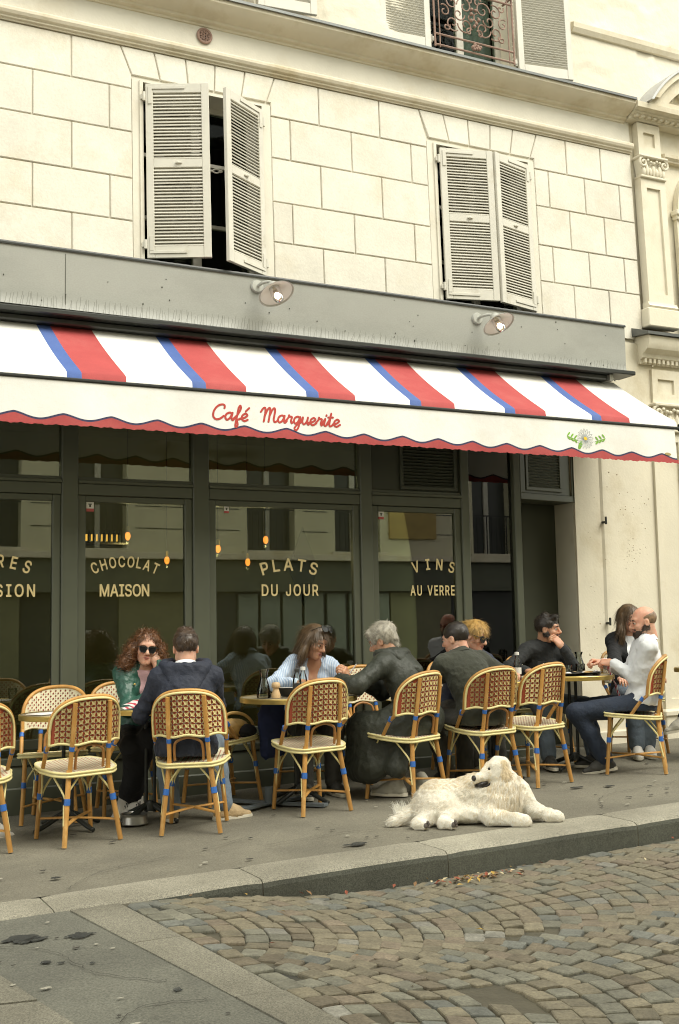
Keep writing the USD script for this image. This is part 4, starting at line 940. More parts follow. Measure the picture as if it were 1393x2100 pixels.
# leaf litter caught in the gutter
LM = [mat(f'fallen_leaf_{n}', c, .8, .2, 20, .2) for n, c in (('yellow', (.42, .27, .06)), ('brown', (.20, .11, .045)), ('red', (.26, .07, .035)), ('pale', (.5, .42, .26)))]
LIT = {i: [] for i in range(4)}
for k in range(130):
    u = rng.gauss(.5, .24); x = 3.02 + .55 * u; y = KY1 - .075 - abs(rng.gauss(0, .045)) - .04 * u
    if k > 95: x, y = rng.uniform(1.6, 6), rng.choice([KY1 - .03 - abs(rng.gauss(0, .03)), rng.uniform(-5, -3.2)])
    if x < band_x(y)[1]: continue
    s = rng.uniform(.010, .024); o = np.array([(0, -s, 0), (.45 * s, 0, .15 * s), (0, s, .1 * s), (-.45 * s, 0, .3 * s)])
    m = trimesh.Trimesh(o, [(0, 1, 2), (0, 2, 3)], process=False); m = xf(m, (x, y, road(x, y) + .008 + rng.uniform(0, .015)), rz=rng.uniform(0, 6.3), rx=rng.uniform(-.5, .5)); LIT[rng.randrange(4)].append(m)
tl_ = thing('leaf_litter', 'dry yellow and brown leaves heaped in the gutter below the kerb', 'leaf litter', (3.2, KY1 - .08, road(3.2, -3.1)), kind='stuff')
for i in LIT: put('leaves', cat(LIT[i]), LM[i], tl_, kind='stuff')
# ------------------------------------------------------------------ rattan chairs and round tables
RAT = mat('rattan_cane', (.46, .235, .060), .42, .22, 9., .15, 60, .003, stretch=(1, 1, .35), col2=(.60, .37, .13), blot=(14., .55, .7), per=.16)
RAT_D = mat('rattan_dark', (.30, .135, .035), .45, .2, 9., .15, 60, .003, col2=(.42, .21, .06), blot=(14., .55, .7))
CREAM = mat('binding_cream', (.72, .63, .30), .5, .08, 30., .25, 160, .002)
CREAM2 = mat('weave_cream', (.72, .66, .46), .55, .07, 30., .1, 100, .001)
CREAM3 = mat('weave_straw', (.70, .59, .29), .55, .1, 30., .1, 100, .001)
WRED = mat('weave_red', (.33, .060, .024), .55, .15, 30., .2, 120, .002)
WREDF = mat('weave_dot_red', (.42, .085, .055), .55, .1, 30., .1)
WBLUE = mat('weave_dot_blue', (.10, .13, .25), .55, .1, 30., .1)
BLUEB = mat('blue_binding', (.030, .125, .42), .4, .12, 30., .3, 140, .002)
def at_ground(x, y, heading, s=1.0, dz=0.0, tilt=True):
    h = math.radians(heading); c, n = math.cos(h), math.sin(h)
    R = np.array([[c, n, 0], [-n, c, 0], [0, 0, 1.0]])
    if tilt:
        a = math.atan(SLOPE); R = np.array([[math.cos(a), 0, -math.sin(a)], [0, 1, 0], [math.sin(a), 0, math.cos(a)]]) @ R
    M = np.eye(4); M[:3, :3] = R * s; M[:3, 3] = (x, y, float(ground(x)) + dz); return M
PT = math.radians(60)
def panel(u, w, off=0.0):
    """back of the chair: u in -1..1 across, w in 0..1 up; off = metres towards the sitter"""
    th = u * PT; zb = .578 + .006 * np.cos(u * 9); zt = .672 + .165 * np.maximum(1 - np.abs(u) ** 2.5, 0) ** .55
    z = zb + (zt - zb) * w; r = .245 - off
    return r * np.sin(th), -.232 - .16 * (z - .6) + .245 - r + (r * (1 - np.cos(th))) * .85 + off * 0, z
def pline(u, w, off=0.): return np.stack(np.broadcast_arrays(*panel(np.asarray(u, float), np.asarray(w, float), off)), -1)
SEAT_Z = .435
def seat_outline(n=72, g=0.0):
    th = np.linspace(0, 2 * np.pi, n, endpoint=False) ; c, s = np.cos(th), np.sin(th)
    x = np.sign(c) * np.abs(c) ** .55 * (.212 + .006 * s); y = np.sign(s) * np.abs(s) ** .62 * .205
    bump = sum(.012 * np.exp(-(((x - bx_) ** 2 + (y - by_) ** 2) / .0012)) for bx_, by_ in ((-.12, -.19), (.12, -.19), (-.205, .0), (.205, .0), (.17, .19), (-.17, .19)))
    k = 1 + (bump + g) / .2
    return np.stack([x * k, y * k], 1)
def seat_z(x, y): return SEAT_Z - .010 * (1 - (x / .22) ** 2) * (1 - (y / .22) ** 2) + .018 * (y / .2)
def cross_piece(P, Q, wd, nrm, lift):
    d = Q - P; s = np.cross(d, nrm); s /= max(np.linalg.norm(s), 1e-9); m = (P + Q) / 2 + nrm * lift
    return np.array([P, m + s * wd, Q, m - s * wd])
def build_chair(t):
    # seat
    o = seat_outline(); n = len(o); rings = [1, .8, .55, .3]
    V = [np.column_stack([o, seat_z(o[:, 0], o[:, 1]) - .028])] + [np.column_stack([o * r, seat_z(o[:, 0] * r, o[:, 1] * r)]) for r in rings] + [np.array([[0, 0, seat_z(0, 0)]])]
    V = np.vstack(V); F = []
    for l in range(len(rings)):
        for j in range(n): a, b = l * n + j, l * n + (j + 1) % n; F += [(a, b, b + n), (a, b + n, a + n)]
    L = len(rings) * n
    for j in range(n): F.append((L + j, L + (j + 1) % n, L + n))
    V2 = np.vstack([V, [[0, 0, SEAT_Z - .026]]]); F += [((j + 1) % n, j, len(V2) - 1) for j in range(n)]
    S = put('seat', trimesh.Trimesh(V2, F, process=False), CREAM2, t, smooth=40)
    for dz, r in ((-.004, .0075), (-.023, .0075)):
        ob = seat_outline(72, .001); put('seat_binding', tube(np.column_stack([ob, seat_z(ob[:, 0], ob[:, 1]) + dz]), r, 6, True), CREAM, S, smooth=True)
    dots = {0: [], 1: []}; p = .0265
    for i in range(-8, 9):
        for j in range(-8, 9):
            for c, (ox, oy) in ((0, (0, 0)), (1, (p / 2, p / 2))):
                x, y = i * p + ox, j * p + oy
                if (abs(x) / .195) ** 3.2 + (abs(y) / .188) ** 3 > 1: continue
                w, h = (.0070, .0085) if c == 0 else (.0030, .0030)
                q = np.array([(x - w, y), (x, y - h), (x + w, y), (x, y + h)]); z = seat_z(q[:, 0], q[:, 1]) + .0016
                dots[c].append(trimesh.Trimesh(np.column_stack([q, z]), [(0, 1, 2), (0, 2, 3)], process=False))
    put('weave_dots', cat(dots[0]), WREDF, S, kind='stuff'); put('weave_dots', cat(dots[1]), WBLUE, S, kind='stuff')
    # legs and uprights
    for sgn in (-1, 1):
        lx = lambda z: sgn * (.175 - .128 * z)
        put('leg', tube([(lx(0), -.215, 0), (lx(.2), -.197, .2), (lx(.43), -.178, .43)], [.0145, .0155, .0155], 10), RAT, t, smooth=40)
        put('leg', tube([(sgn * .175, .205, 0), (sgn * .160, .180, .22), (sgn * .150, .160, .43)], [.0135, .0145, .0145], 10), RAT, t, smooth=40)
        put('upright', tube(spline([(sgn * .120, -.182, .40), (sgn * .116, -.205, .52), (sgn * .113, -.236, .66), (sgn * .108, -.262, .815)], 4), .0135, 10), RAT, t, smooth=40)
    u = np.concatenate([np.full(8, -1.0), np.linspace(-1, 1, 60)[1:-1], np.full(8, 1.0)]); w = np.concatenate([np.linspace(0, 1, 8), np.ones(58), np.linspace(1, 0, 8)])
    e = pline(u, w, .006); out = (e - [0, -.2, .62]); out /= np.linalg.norm(out, axis=1, keepdims=True); e = e + out * .012
    side = lambda s: [(s * .203, .02, .415), (s * .208, -.02, .47), (s * .216, -.075, .54)]
    put('hoop', tube(np.vstack([side(-1), e, side(1)[::-1]]), .0125, 10), RAT, t, smooth=True)
    # woven back: dark red lattice behind, cream with red dots in front
    us, ws = np.linspace(-1, 1, 41), np.linspace(0, 1, 15)
    B = put('backrest', sheet(lambda a, b: panel(a, b, -.002), us, ws)[0], WRED, t, smooth=True)
    f = sheet(lambda a, b: panel(a, b, .006), us, ws)[0]; put('backrest_front', trimesh.Trimesh(f.vertices, f.faces[:, ::-1], process=False), CREAM2, B, smooth=True)
    ub = np.concatenate([np.linspace(-1, 1, 48), np.full(6, 1.0), np.linspace(1, -1, 60)[1:-1], np.full(6, -1.0)]); wb = np.concatenate([np.zeros(48), np.linspace(0, 1, 8)[1:-1], np.ones(58), np.linspace(1, 0, 8)[1:-1]])
    put('back_binding', tube(pline(ub, wb, -.007), .0082, 6, True), CREAM, B, smooth=True)
    cell = .0345; back, blue, fr, frb = [], [], [], []
    for i in range(-6, 7):
        for j in range(7):
            for mode in ('b', 'f'):
                off = -.0075 if mode == 'b' else .0095
                x, z = i * cell, .594 + j * cell + .006
                if mode == 'f': z -= .004
                def P(dx, dz, extra=0):
                    uu = (x + dx) / .245 / PT; zb, zt = .578, .672 + .165 * max(1 - abs(min(abs(uu), 1)) ** 2.5, 0) ** .55
                    return pline(uu, (z + dz - zb) / (zt - zb), off + extra)
                uu = x / .245 / PT
                if abs(uu) > .93: continue
                zt = .672 + .165 * (1 - abs(uu) ** 2.5) ** .55
                if z > zt - .018: continue
                nrm = np.array([math.sin(uu * PT), -math.cos(uu * PT), 0]) * (1 if mode == 'b' else -1)
                if mode == 'b':
                    h = cell * .46
                    for (ax, az) in ((1, 1), (1, -1)):
                        back.append(trimesh.Trimesh(cross_piece(P(-ax * h, -az * h), P(ax * h, az * h), .0098, nrm, .003), [(0, 1, 2), (0, 2, 3), (2, 1, 0), (3, 2, 0)], process=False))
                    q = [P(cell / 2 + a, cell / 2 + b, -.001) for a, b in ((-.004, 0), (0, -.004), (.004, 0), (0, .004))]
                    blue.append(trimesh.Trimesh(q, [(0, 1, 2), (0, 2, 3), (2, 1, 0), (3, 2, 0)], process=False))
                else:
                    for (ox, oz) in ((0, 0), (cell / 2, cell / 2)):
                        q = [P(ox + a, oz + b) for a, b in ((-.0062, 0), (0, -.0085), (.0062, 0), (0, .0085))]; fr.append(trimesh.Trimesh(q, [(0, 1, 2), (0, 2, 3), (2, 1, 0), (3, 2, 0)], process=False))
                    q = [P(cell / 2 + a, b) for a, b in ((-.003, 0), (0, -.003), (.003, 0), (0, .003))]; frb.append(trimesh.Trimesh(q, [(0, 1, 2), (0, 2, 3), (2, 1, 0), (3, 2, 0)], process=False))
    put('weave', cat(back), CREAM3, B, kind='stuff'); put('weave_knots', cat(blue), WBLUE, B, kind='stuff')
    put('weave', cat(fr), WREDF, B, kind='stuff'); put('weave_knots', cat(frb), WBLUE, B, kind='stuff')
    put('arch', tube(spline([(-.086, -.186, .43), (-.086, -.200, .50), (-.070, -.212, .545), (0, -.218, .568), (.070, -.212, .545), (.086, -.200, .50), (.086, -.186, .43)], 5), .0085, 8), RAT_D, t, smooth=True)
    # blue bindings
    def band(p, q, r): put('blue_band', tube([p, q], r, 10), BLUEB, t, smooth=40)
    for s in (-1, 1):
        lx = lambda z: s * (.175 - .128 * z)
        band((lx(.232), -.195, .232), (lx(.268), -.191, .268), .0185); band((s * .1595, .1795, .232), (s * .158, .176, .268), .0175)
        band((s * .1155, -.209, .540), (s * .1145, -.215, .565), .0160); band((s * .215, -.070, .535), (s * .2175, -.088, .560), .0150)
    # thin braces under the seat
    br = lambda *p: put('brace', tube(spline(p, 4), .0062, 6), CREAM, t, smooth=True)
    for s in (-1, 1):
        br((s * .150, -.188, .235), (s * .135, -.175, .29), (s * .045, -.178, .405)); br((s * .147, -.182, .235), (s * .152, -.165, .29), (s * .185, -.08, .405))
        br((s * .160, .168, .235), (s * .155, .150, .30), (s * .190, .06, .405)); br((s * .150, .178, .235), (s * .130, .165, .30), (s * .05, .165, .405))
        br((s * .172, -.205, .12), (s * .158, -.183, .235)); br((s * .168, .185, .12), (s * .162, .168, .235))
    for s in (-1, 1):
        put('stretcher', tube(spline([(-.165, s * -.208, .116), (-.10, s * -.12, .120), (-.02, s * -.02, .124), (.10, s * .12, .120), (.165, s * .198, .116)], 6), .016, 8, flat=((0, 0, 1), .45)), RAT, t, smooth=True)
CH_G = 'rattan chairs of the cafe terrace'
_proto = [None]
def chair(x, y, heading, label):
    t = thing('rattan_chair', label, 'chair', group=CH_G, mat4=at_ground(x, y, heading))
    if _proto[0] is None:
        build_chair(t); _proto[0] = t
    else:
        t.prim.GetReferences().AddInternalReference(_proto[0].path); t.prim.SetInstanceable(True)
    return t
CHAIRS = {
 'c2': (1.67, -1.32, -10, 'empty rattan chair turned away with its back left of the metal dog bowl'),
 'c0': (1.075, -1.27, 0, 'rattan chair cut off by the left edge of the view'),
 'c3': (2.36, -1.45, 26, 'rattan chair under the man in the hooded navy jacket'),
 'c4': (3.20, -1.335, -3, 'empty rattan chair in front of the woman in the pale blue shirt'),
 'c5': (3.916, -1.33, -20, 'rattan chair under the grey-haired person in the long raincoat'),
 'c6': (4.53, -1.36, -3, 'rattan chair under the man in the olive jacket'),
 'c7': (4.94, -1.37, -11, 'empty rattan chair in front of the bearded man in the dark shirt'),
 'c8': (5.83, -1.45, -48, 'rattan chair under the bald man in the white shirt'),
 'r0': (1.71, -.51, -158, 'empty rattan chair facing the street behind the leftmost brass-rimmed table'),
 'r1': (2.20, -.50, -172, 'rattan chair under the curly-haired woman in sunglasses'),
 'r2': (2.86, -.60, 78, 'rattan chair turned sideways holding the tan bag'),
 'r3': (3.60, -.50, 176, 'rattan chair under the woman in the pale blue shirt'),
 'r4': (4.17, -.47, 180, 'empty rattan chair half hidden behind the grey-haired person by the window'),
 'r5': (4.91, -.52, -176, 'rattan chair under the blonde woman in the navy jacket'),
 'r6': (5.64, -.55, -176, 'rattan chair under the bearded man resting his chin in his hand'),
 'r7': (6.57, -.62, -165, 'rattan chair under the woman in the black blazer against the stone wall'),
 'c10': (6.95, -1.55, -70, 'rattan chair beyond the bald man at the right edge'),
}
for k, v in CHAIRS.items(): chair(*v)

TOPM = mat('table_top', (.30, .25, .17), .25, .1, 5., .03, col2=(.22, .17, .10), blot=(6., .5, .7))
TH = .712
def build_table(t, r):
    put('table_top', lathe([(0, TH - .024), (r - .004, TH - .024), (r - .004, TH - .001), (0, TH)], 56), TOPM, t, smooth=30)
    put('brass_rim', lathe([(r - .0045, TH - .032), (r + .004, TH - .031), (r + .005, TH - .002), (r + .001, TH + .003), (r - .006, TH + .001)], 56), BRASS, t, smooth=40)
    for s in (-1, 1): put('column', tube([(s * .026, 0, .05), (s * .026, 0, TH - .03)], .012, 10), BLACKM, t, smooth=40)
    put('top_plate', cat(cbx(-.15, .15, -.02, .02, TH - .036, TH - .025, .003), cbx(-.0199, .0199, -.15, .15, TH - .0362, TH - .0252, .003)), BLACKM, t)
    for k in range(4):
        a = math.pi / 4 + k * math.pi / 2; c, s = math.cos(a), math.sin(a)
        put('foot', tube(spline([(.02 * c, .02 * s, .10), (.08 * c, .08 * s, .075), (.20 * c, .20 * s, .028), (.25 * c, .25 * s, .012)], 4), [.016] * 9 + [.014] * 4, 8), BLACKM, t, smooth=True)
    put('collar', lathe([(0, .06), (.045, .06), (.045, .10), (.03, .12), (0, .12)], 16), BLACKM, t, smooth=40)
def table(x, y, r, label):
    t = thing('bistro_table', label, 'table', group='round brass-rimmed terrace tables', mat4=at_ground(x, y, 20, tilt=False)); build_table(t, r); return t
TABLES = {'t0': (1.70, -.93, .30), 't1': (2.22, -.98, .30), 't2': (3.27, -1.00, .40), 't3': (4.86, -1.00, .30), 't4': (5.60, -1.02, .32), 't5': (6.75, -1.35, .30)}
for (k, v), l in zip(TABLES.items(), ('empty round table at far left behind the turned-away chair', 'round table with the striped napkins between the woman in sunglasses and the man in navy', 'large round table with the water carafe and pepper mill', 'round table behind the chairs holding the ketchup bottle', 'round table with plates and glasses beside the stone wall', 'round table cut off by the right edge of the view')):
    table(*v, l)
# ------------------------------------------------------------------ smooth bodies: distance fields turned into meshes
class Field:
    """signed distances on a grid, blended shape by shape, meshed with surface nets"""
    def __init__(s, lo, hi, h):
        s.lo = np.asarray(lo, float); s.h = h; s.n = np.ceil((np.asarray(hi, float) - s.lo) / h).astype(int) + 2
        s.D = np.full(s.n, .25, np.float32)
    def _sub(s, lo, hi, pad):
        a = np.clip(np.floor((lo - pad - s.lo) / s.h).astype(int), 0, s.n); b = np.clip(np.ceil((hi + pad - s.lo) / s.h).astype(int) + 1, 0, s.n)
        if np.any(b <= a): return None, None
        ax = [s.lo[i] + s.h * np.arange(a[i], b[i]) for i in range(3)]
        return tuple(slice(a[i], b[i]) for i in range(3)), np.stack(np.meshgrid(*ax, indexing='ij'), -1)
    def _mix(s, sl, d, k, op):
        A = s.D[sl]
        if op < 0: d = -d; q = np.maximum(k - np.abs(A - d), 0) / k; s.D[sl] = np.maximum(A, d) + q * q * k * .25
        else: q = np.maximum(k - np.abs(A - d), 0) / k; s.D[sl] = np.minimum(A, d) - q * q * k * .25
    def cone(s, a, b, ra, rb, k=.03, sq=None, op=1):
        a, b = np.asarray(a, float), np.asarray(b, float); r = max(ra, rb)
        sl, P = s._sub(np.minimum(a, b) - r, np.maximum(a, b) + r, k + .06)
        if sl is None: return s
        ab = b - a; L = max(ab @ ab, 1e-9); p = P - a
        t = np.clip(p @ ab / L, 0, 1); v = p - t[..., None] * ab
        if sq is not None:
            n, f = np.asarray(sq[0], float), sq[1]; n = n / np.linalg.norm(n); v = v + (v @ n)[..., None] * n * (f - 1)
        s._mix(sl, np.linalg.norm(v, axis=-1) - (ra + (rb - ra) * t), k, op); return s
    def ell(s, c, r, k=.03, R=None, op=1):
        c, r = np.asarray(c, float), np.asarray(r, float); m = r.max()
        sl, P = s._sub(c - m, c + m, k + .05)
        if sl is None: return s
        p = P - c
        if R is not None: p = p @ R
        k0 = np.linalg.norm(p / r, axis=-1); k1 = np.maximum(np.linalg.norm(p / r ** 2, axis=-1), 1e-6)
        s._mix(sl, k0 * (k0 - 1) / k1, k, op); return s
    def cut(s, p, n, k=.01):
        """drop everything on the side of the plane that n points to"""
        P = np.stack(np.meshgrid(*[s.lo[i] + s.h * np.arange(s.n[i]) for i in range(3)], indexing='ij'), -1)
        d = (P - np.asarray(p, float)) @ (np.asarray(n, float) / np.linalg.norm(n)); s.D = np.maximum(s.D, d); return s
    def prims(s, L, grow=0.):
        for q in L:
            if q[0] == 'c': s.cone(q[1], q[2], q[3] + grow, q[4] + grow, *(q[5:]))
            else: s.ell(q[1], np.asarray(q[2]) + grow, *(q[3:]))
        return s
    def mesh(s):
        D = s.D; S = D < 0; n = s.n - 1
        c = [(i, j, k) for i in (0, 1) for j in (0, 1) for k in (0, 1)]
        v8 = np.stack([S[i:i + n[0], j:j + n[1], k:k + n[2]] for i, j, k in c])
        act = v8.any(0) & ~v8.all(0); I = np.argwhere(act)
        if len(I) == 0: return None
        d8 = np.stack([D[I[:, 0] + i, I[:, 1] + j, I[:, 2] + k] for i, j, k in c], 1); C = np.array(c, float)
        acc, cnt = np.zeros((len(I), 3)), np.zeros(len(I))
        for p in range(8):
            for q in range(p + 1, 8):
                if np.abs(C[p] - C[q]).sum() != 1: continue
                x = (d8[:, p] < 0) != (d8[:, q] < 0); den = np.where(x, d8[:, p] - d8[:, q], 1); t = np.where(x, d8[:, p] / den, 0)
                acc += np.where(x[:, None], C[p] + (C[q] - C[p]) * t[:, None], 0); cnt += x
        V = s.lo + s.h * (I + acc / cnt[:, None]); idx = -np.ones(act.shape, int); idx[act] = np.arange(len(I)); F = []
        for ax in range(3):
            u, w = (ax + 1) % 3, (ax + 2) % 3
            e = np.argwhere(np.take(S, range(0, s.n[ax] - 1), ax) != np.take(S, range(1, s.n[ax]), ax))
            e = e[(e[:, u] > 0) & (e[:, w] > 0) & (e[:, u] < n[u]) & (e[:, w] < n[w])]
            du, dw = np.eye(3, dtype=int)[u], np.eye(3, dtype=int)[w]
            g = lambda o: idx[tuple((e - o).T)]
            q = np.stack([g(du + dw), g(dw), g(0 * du), g(du)], 1); fl = S[tuple(e.T)]
            q = np.where(fl[:, None], q, q[:, ::-1]); q = q[(q >= 0).all(1)]
            F += [q[:, [0, 1, 2]], q[:, [0, 2, 3]]]
        return trimesh.Trimesh(V, np.vstack(F), process=False)

def vnormals(m): 
    _, _, n = meshkit.arrays(m, True); return n
def wrinkle(m, amp, scale, stretch=(1, 1, 1), seed=0, sharp=True):
    """cloth folds: moves the surface along its normals by ridged noise"""
    n = vnormals(m); p = np.asarray(m.vertices) * np.array(stretch) * scale + seed * 7.3
    q = p + .8 * np.stack([meshkit.fbm(p * .5 + 11, 2, seed), meshkit.fbm(p * .5 + 29, 2, seed + 1), meshkit.fbm(p * .5 + 47, 2, seed + 2)], -1)
    f = meshkit.fbm(q, 3, seed); f = (.75 - np.sqrt(np.abs(2 * f - 1) + .004) * 1.7) if sharp else (f - .5) * 2
    return trimesh.Trimesh(m.vertices + n * np.maximum(amp * f, -.0042)[:, None], m.faces, process=False)
def strands(P, N, D, length, width, lift=.15, seg=3, curl=0., seed=0, sag=0.):
    """thin tapered blades rooted at P that leave along D and rise along N"""
    g = np.random.default_rng(seed); k = len(P); L = length * g.uniform(.55, 1.25, k)[:, None]; W = np.cross(D, N); W /= np.maximum(np.linalg.norm(W, axis=1, keepdims=True), 1e-9)
    ph, tw = g.uniform(0, 6.28, k)[:, None], g.uniform(.7, 1.3, k)[:, None]
    rows = []
    for i in range(seg + 1):
        t = i / seg
        c = P + D * L * t + N * L * lift * math.sin(t * 2.2) + W * curl * L * (np.sin(ph + t * 7 * tw) - np.sin(ph)) + N * curl * L * .7 * (np.cos(ph + t * 7 * tw) - np.cos(ph))
        c[:, 2] -= (sag * L * t * t)[:, 0]
        w = width * (1 - t * .85)
        rows.append(np.stack([c - W * w, c + W * w], 1))
    V = np.stack(rows, 1).reshape(k, -1, 3); m = (seg + 1) * 2; F = []
    for i in range(seg): F += [(2 * i, 2 * i + 1, 2 * i + 3), (2 * i, 2 * i + 3, 2 * i + 2)]
    F = (np.array(F)[None] + (np.arange(k) * m)[:, None, None]).reshape(-1, 3)
    return trimesh.Trimesh(V.reshape(-1, 3), F, process=False)
def scatter(m, n, seed):
    g = np.random.default_rng(seed); tri = m.vertices[m.faces]; a = np.linalg.norm(np.cross(tri[:, 1] - tri[:, 0], tri[:, 2] - tri[:, 0]), axis=1)
    i = g.choice(len(a), n, p=a / a.sum()); u = g.random((n, 2)); u = np.where(u.sum(1, keepdims=True) > 1, 1 - u, u)
    P = tri[i, 0] + u[:, :1] * (tri[i, 1] - tri[i, 0]) + u[:, 1:] * (tri[i, 2] - tri[i, 0])
    N = np.cross(tri[i, 1] - tri[i, 0], tri[i, 2] - tri[i, 0]); return P, N / np.maximum(np.linalg.norm(N, axis=1, keepdims=True), 1e-12)
# ------------------------------------------------------------------ people
def cloth(name, c, rough=.8, var=.10, sheen=.08, bump=.55, scale=7., bs=24., **k): return mat(name, c, rough, var, scale, bump, bs, .014, sheen=sheen, **k)
def skin_mat(name, c): 
    return usdkit.material(stage, f'/World/Looks/{name}', {'tc': ('texture_coordinate', {}), 'n': ('noise_texture', {'scale': 22., 'detail': 5.}), 'r': ('rgb_ramp', {'ramp': [(.3, tuple(np.array(c) * [.9, .80, .76])), (.7, tuple(np.array(c) * 1.08))]}),
        'n2': ('noise_texture', {'scale': 160., 'detail': 3.}), 'b': ('bump', {'strength': .12, 'distance': .003}), 'p': ('principled_bsdf', {'roughness': .5, 'subsurface_weight': .25, 'subsurface_scale': .012, 'subsurface_radius': (1., .35, .2)})},
        [('tc.object', 'n.vector'), ('tc.object', 'n2.vector'), ('n.fac', 'r.fac'), ('r.color', 'p.base_color'), ('n2.fac', 'b.height'), ('b.normal', 'p.normal')], surface='p.BSDF')
SKIN = skin_mat('skin_fair', (.56, .33, .22)); SKIN_T = skin_mat('skin_tan', (.46, .245, .15)); SKIN_P = skin_mat('skin_pink', (.58, .315, .215))
def hair_mat(name, c): return mat(name, c, .42, .45, 30., .2, 120., .002, space='object')
H_BROWN = hair_mat('hair_dark_brown', (.045, .026, .014)); H_CURL = hair_mat('hair_auburn', (.125, .052, .018)); H_GREY = hair_mat('hair_grey', (.34, .31, .25)); H_BLACK = hair_mat('hair_black', (.022, .016, .011)); H_BLOND = hair_mat('hair_blonde', (.50, .31, .095)); H_MID = hair_mat('hair_mid_brown', (.095, .058, .028)); H_STUB = hair_mat('hair_stubble', (.20, .125, .07))
EYEW = mat('eye_white', (.62, .58, .52), .25, .03); IRIS = mat('iris', (.04, .025, .015), .15, .1); LIP = mat('lips', (.40, .135, .105), .45, .1); LENS = mat('sunglass_lens', (.008, .008, .008), .06, .0, spec=.7)
SOLE = mat('pale_sole', (.60, .56, .46), .7, .08); SH_WHITE = cloth('white_sneaker', (.66, .63, .57), .6, .06, 0, .1); SH_TAN = cloth('tan_shoe', (.42, .30, .16), .7, .12, .1); SH_DARK = cloth('dark_sneaker', (.05, .048, .042), .7, .15); SH_GREY = cloth('grey_sneaker', (.36, .34, .28), .7, .12)

def unit(v): v = np.asarray(v, float); return v / max(np.linalg.norm(v), 1e-9)
def head_R(yaw, pitch, roll=0):
    y, p, r = map(math.radians, (yaw, pitch, roll))
    Rz = np.array([[math.cos(y), math.sin(y), 0], [-math.sin(y), math.cos(y), 0], [0, 0, 1]]); Rx = np.array([[1, 0, 0], [0, math.cos(p), math.sin(p)], [0, -math.sin(p), math.cos(p)]])
    Ry = np.array([[math.cos(r), 0, math.sin(r)], [0, 1, 0], [-math.sin(r), 0, math.cos(r)]]); return Rz @ Rx @ Ry
def move(m, R, t): return trimesh.Trimesh(np.asarray(m.vertices) @ np.asarray(R).T + t, m.faces, process=False)
def head_mesh(female=False, h=.0052):
    f = Field((-.12, -.13, -.20), (.12, .15, .15), h); j = .92 if female else 1.0
    f.ell((0, -.018, .032), (.077, .096, .086), .03); f.ell((0, .022, -.030), (.064 * j, .066, .086), .035)
    f.cone((-.040 * j, .005, -.070), (0, .060, -.094), .028, .024 * j, .03); f.cone((.040 * j, .005, -.070), (0, .060, -.094), .028, .024 * j, .03)
    f.cone((-.034, .070, .024), (.034, .070, .024), .016, .016, .02)
    for s in (-1, 1):
        f.ell((s * .042, .060, -.030), (.022, .022, .018), .02); f.ell((s * .031, .094, -.002), (.019, .014, .011), .014, None, -1)
        f.ell((s * .079, -.008, -.012), (.010, .020, .031), .010, head_R(0, -8)); f.ell((s * .087, .000, -.012), (.006, .010, .017), .006, None, -1)
        f.cone((s * .011, .098, -.036), (s * .012, .090, -.040), .0085, .009, .008)
    f.cone((0, .084, .012), (0, .112, -.030), .0085, .0125, .012)
    f.cone((-.020, .083, -.062), (0, .094, -.060), .006, .0075, .008); f.cone((.020, .083, -.062), (0, .094, -.060), .006, .0075, .008)
    f.cone((-.016, .084, -.073), (.016, .084, -.073), .009, .009, .008); f.ell((0, .076, -.097), (.020, .018, .016), .02)
    f.cone((0, -.03, -.06), (0, -.040, -.130), .057 * j, .054 * j, .03)
    return f.mesh()
_head = {}
FING = [(-.030, .088, .072), (-.010, .092, .080), (.010, .090, .074), (.028, .083, .058)]
CURL = {'relax': (22, 34, 22), 'fist': (78, 92, 60), 'grip': (48, 60, 38), 'flat': (8, 12, 8), 'chin': (30, 58, 40), 'pinch': (55, 48, 30)}
_hands = {}
def hand_mesh(pose, left):
    k = (pose, left)
    if k in _hands: return _hands[k]
    f = Field((-.095, -.05, -.10), (.095, .19, .06), .0042)
    f.cone((0, -.04, 0), (0, .02, 0), .026, .030, .02, ((0, 0, 1), 1.35)); f.cone((-.016, .02, 0), (-.020, .075, 0), .024, .020, .02, ((0, 0, 1), 1.5)); f.cone((.014, .02, 0), (.016, .072, 0), .024, .020, .02, ((0, 0, 1), 1.5))
    c = CURL[pose]
    for i, (x, y, L) in enumerate(FING):
        p = np.array([x, y - .012, 0.]); a = 0; sp = (i - 1.5) * .05; r = .0096 - .0006 * (i == 3)
        for seg, (fr, da) in enumerate(zip((.46, .30, .24), c)):
            a += math.radians(da * (1.0 + .06 * i)); d = np.array([math.sin(sp) * math.cos(a), math.cos(sp) * math.cos(a), -math.sin(a)]); q = p + d * (L * fr + (.012 if seg == 0 else 0)); f.cone(p, q, r, r - .0008, .005); p = q; r -= .0008
    cl = {'fist': .9, 'grip': .6, 'pinch': .75}.get(pose, .25)
    p = np.array([-.028, .022, -.006]); d1 = unit((-.75 + .4 * cl, .62, -.35 - .3 * cl)); q = p + d1 * .042; d2 = unit((-.35 + .8 * cl, .85, -.25 - .35 * cl)); q2 = q + d2 * .030; d3 = unit((-.1 + .9 * cl, .9, -.15 - .3 * cl))
    f.cone(p, q, .015, .0118, .012); f.cone(q, q2, .0115, .0105, .005); f.cone(q2, q2 + d3 * .022, .0103, .0085, .005)
    m = f.mesh()
    if left: m = trimesh.Trimesh(m.vertices * [-1, 1, 1], m.faces[:, ::-1], process=False)
    _hands[k] = m; return m
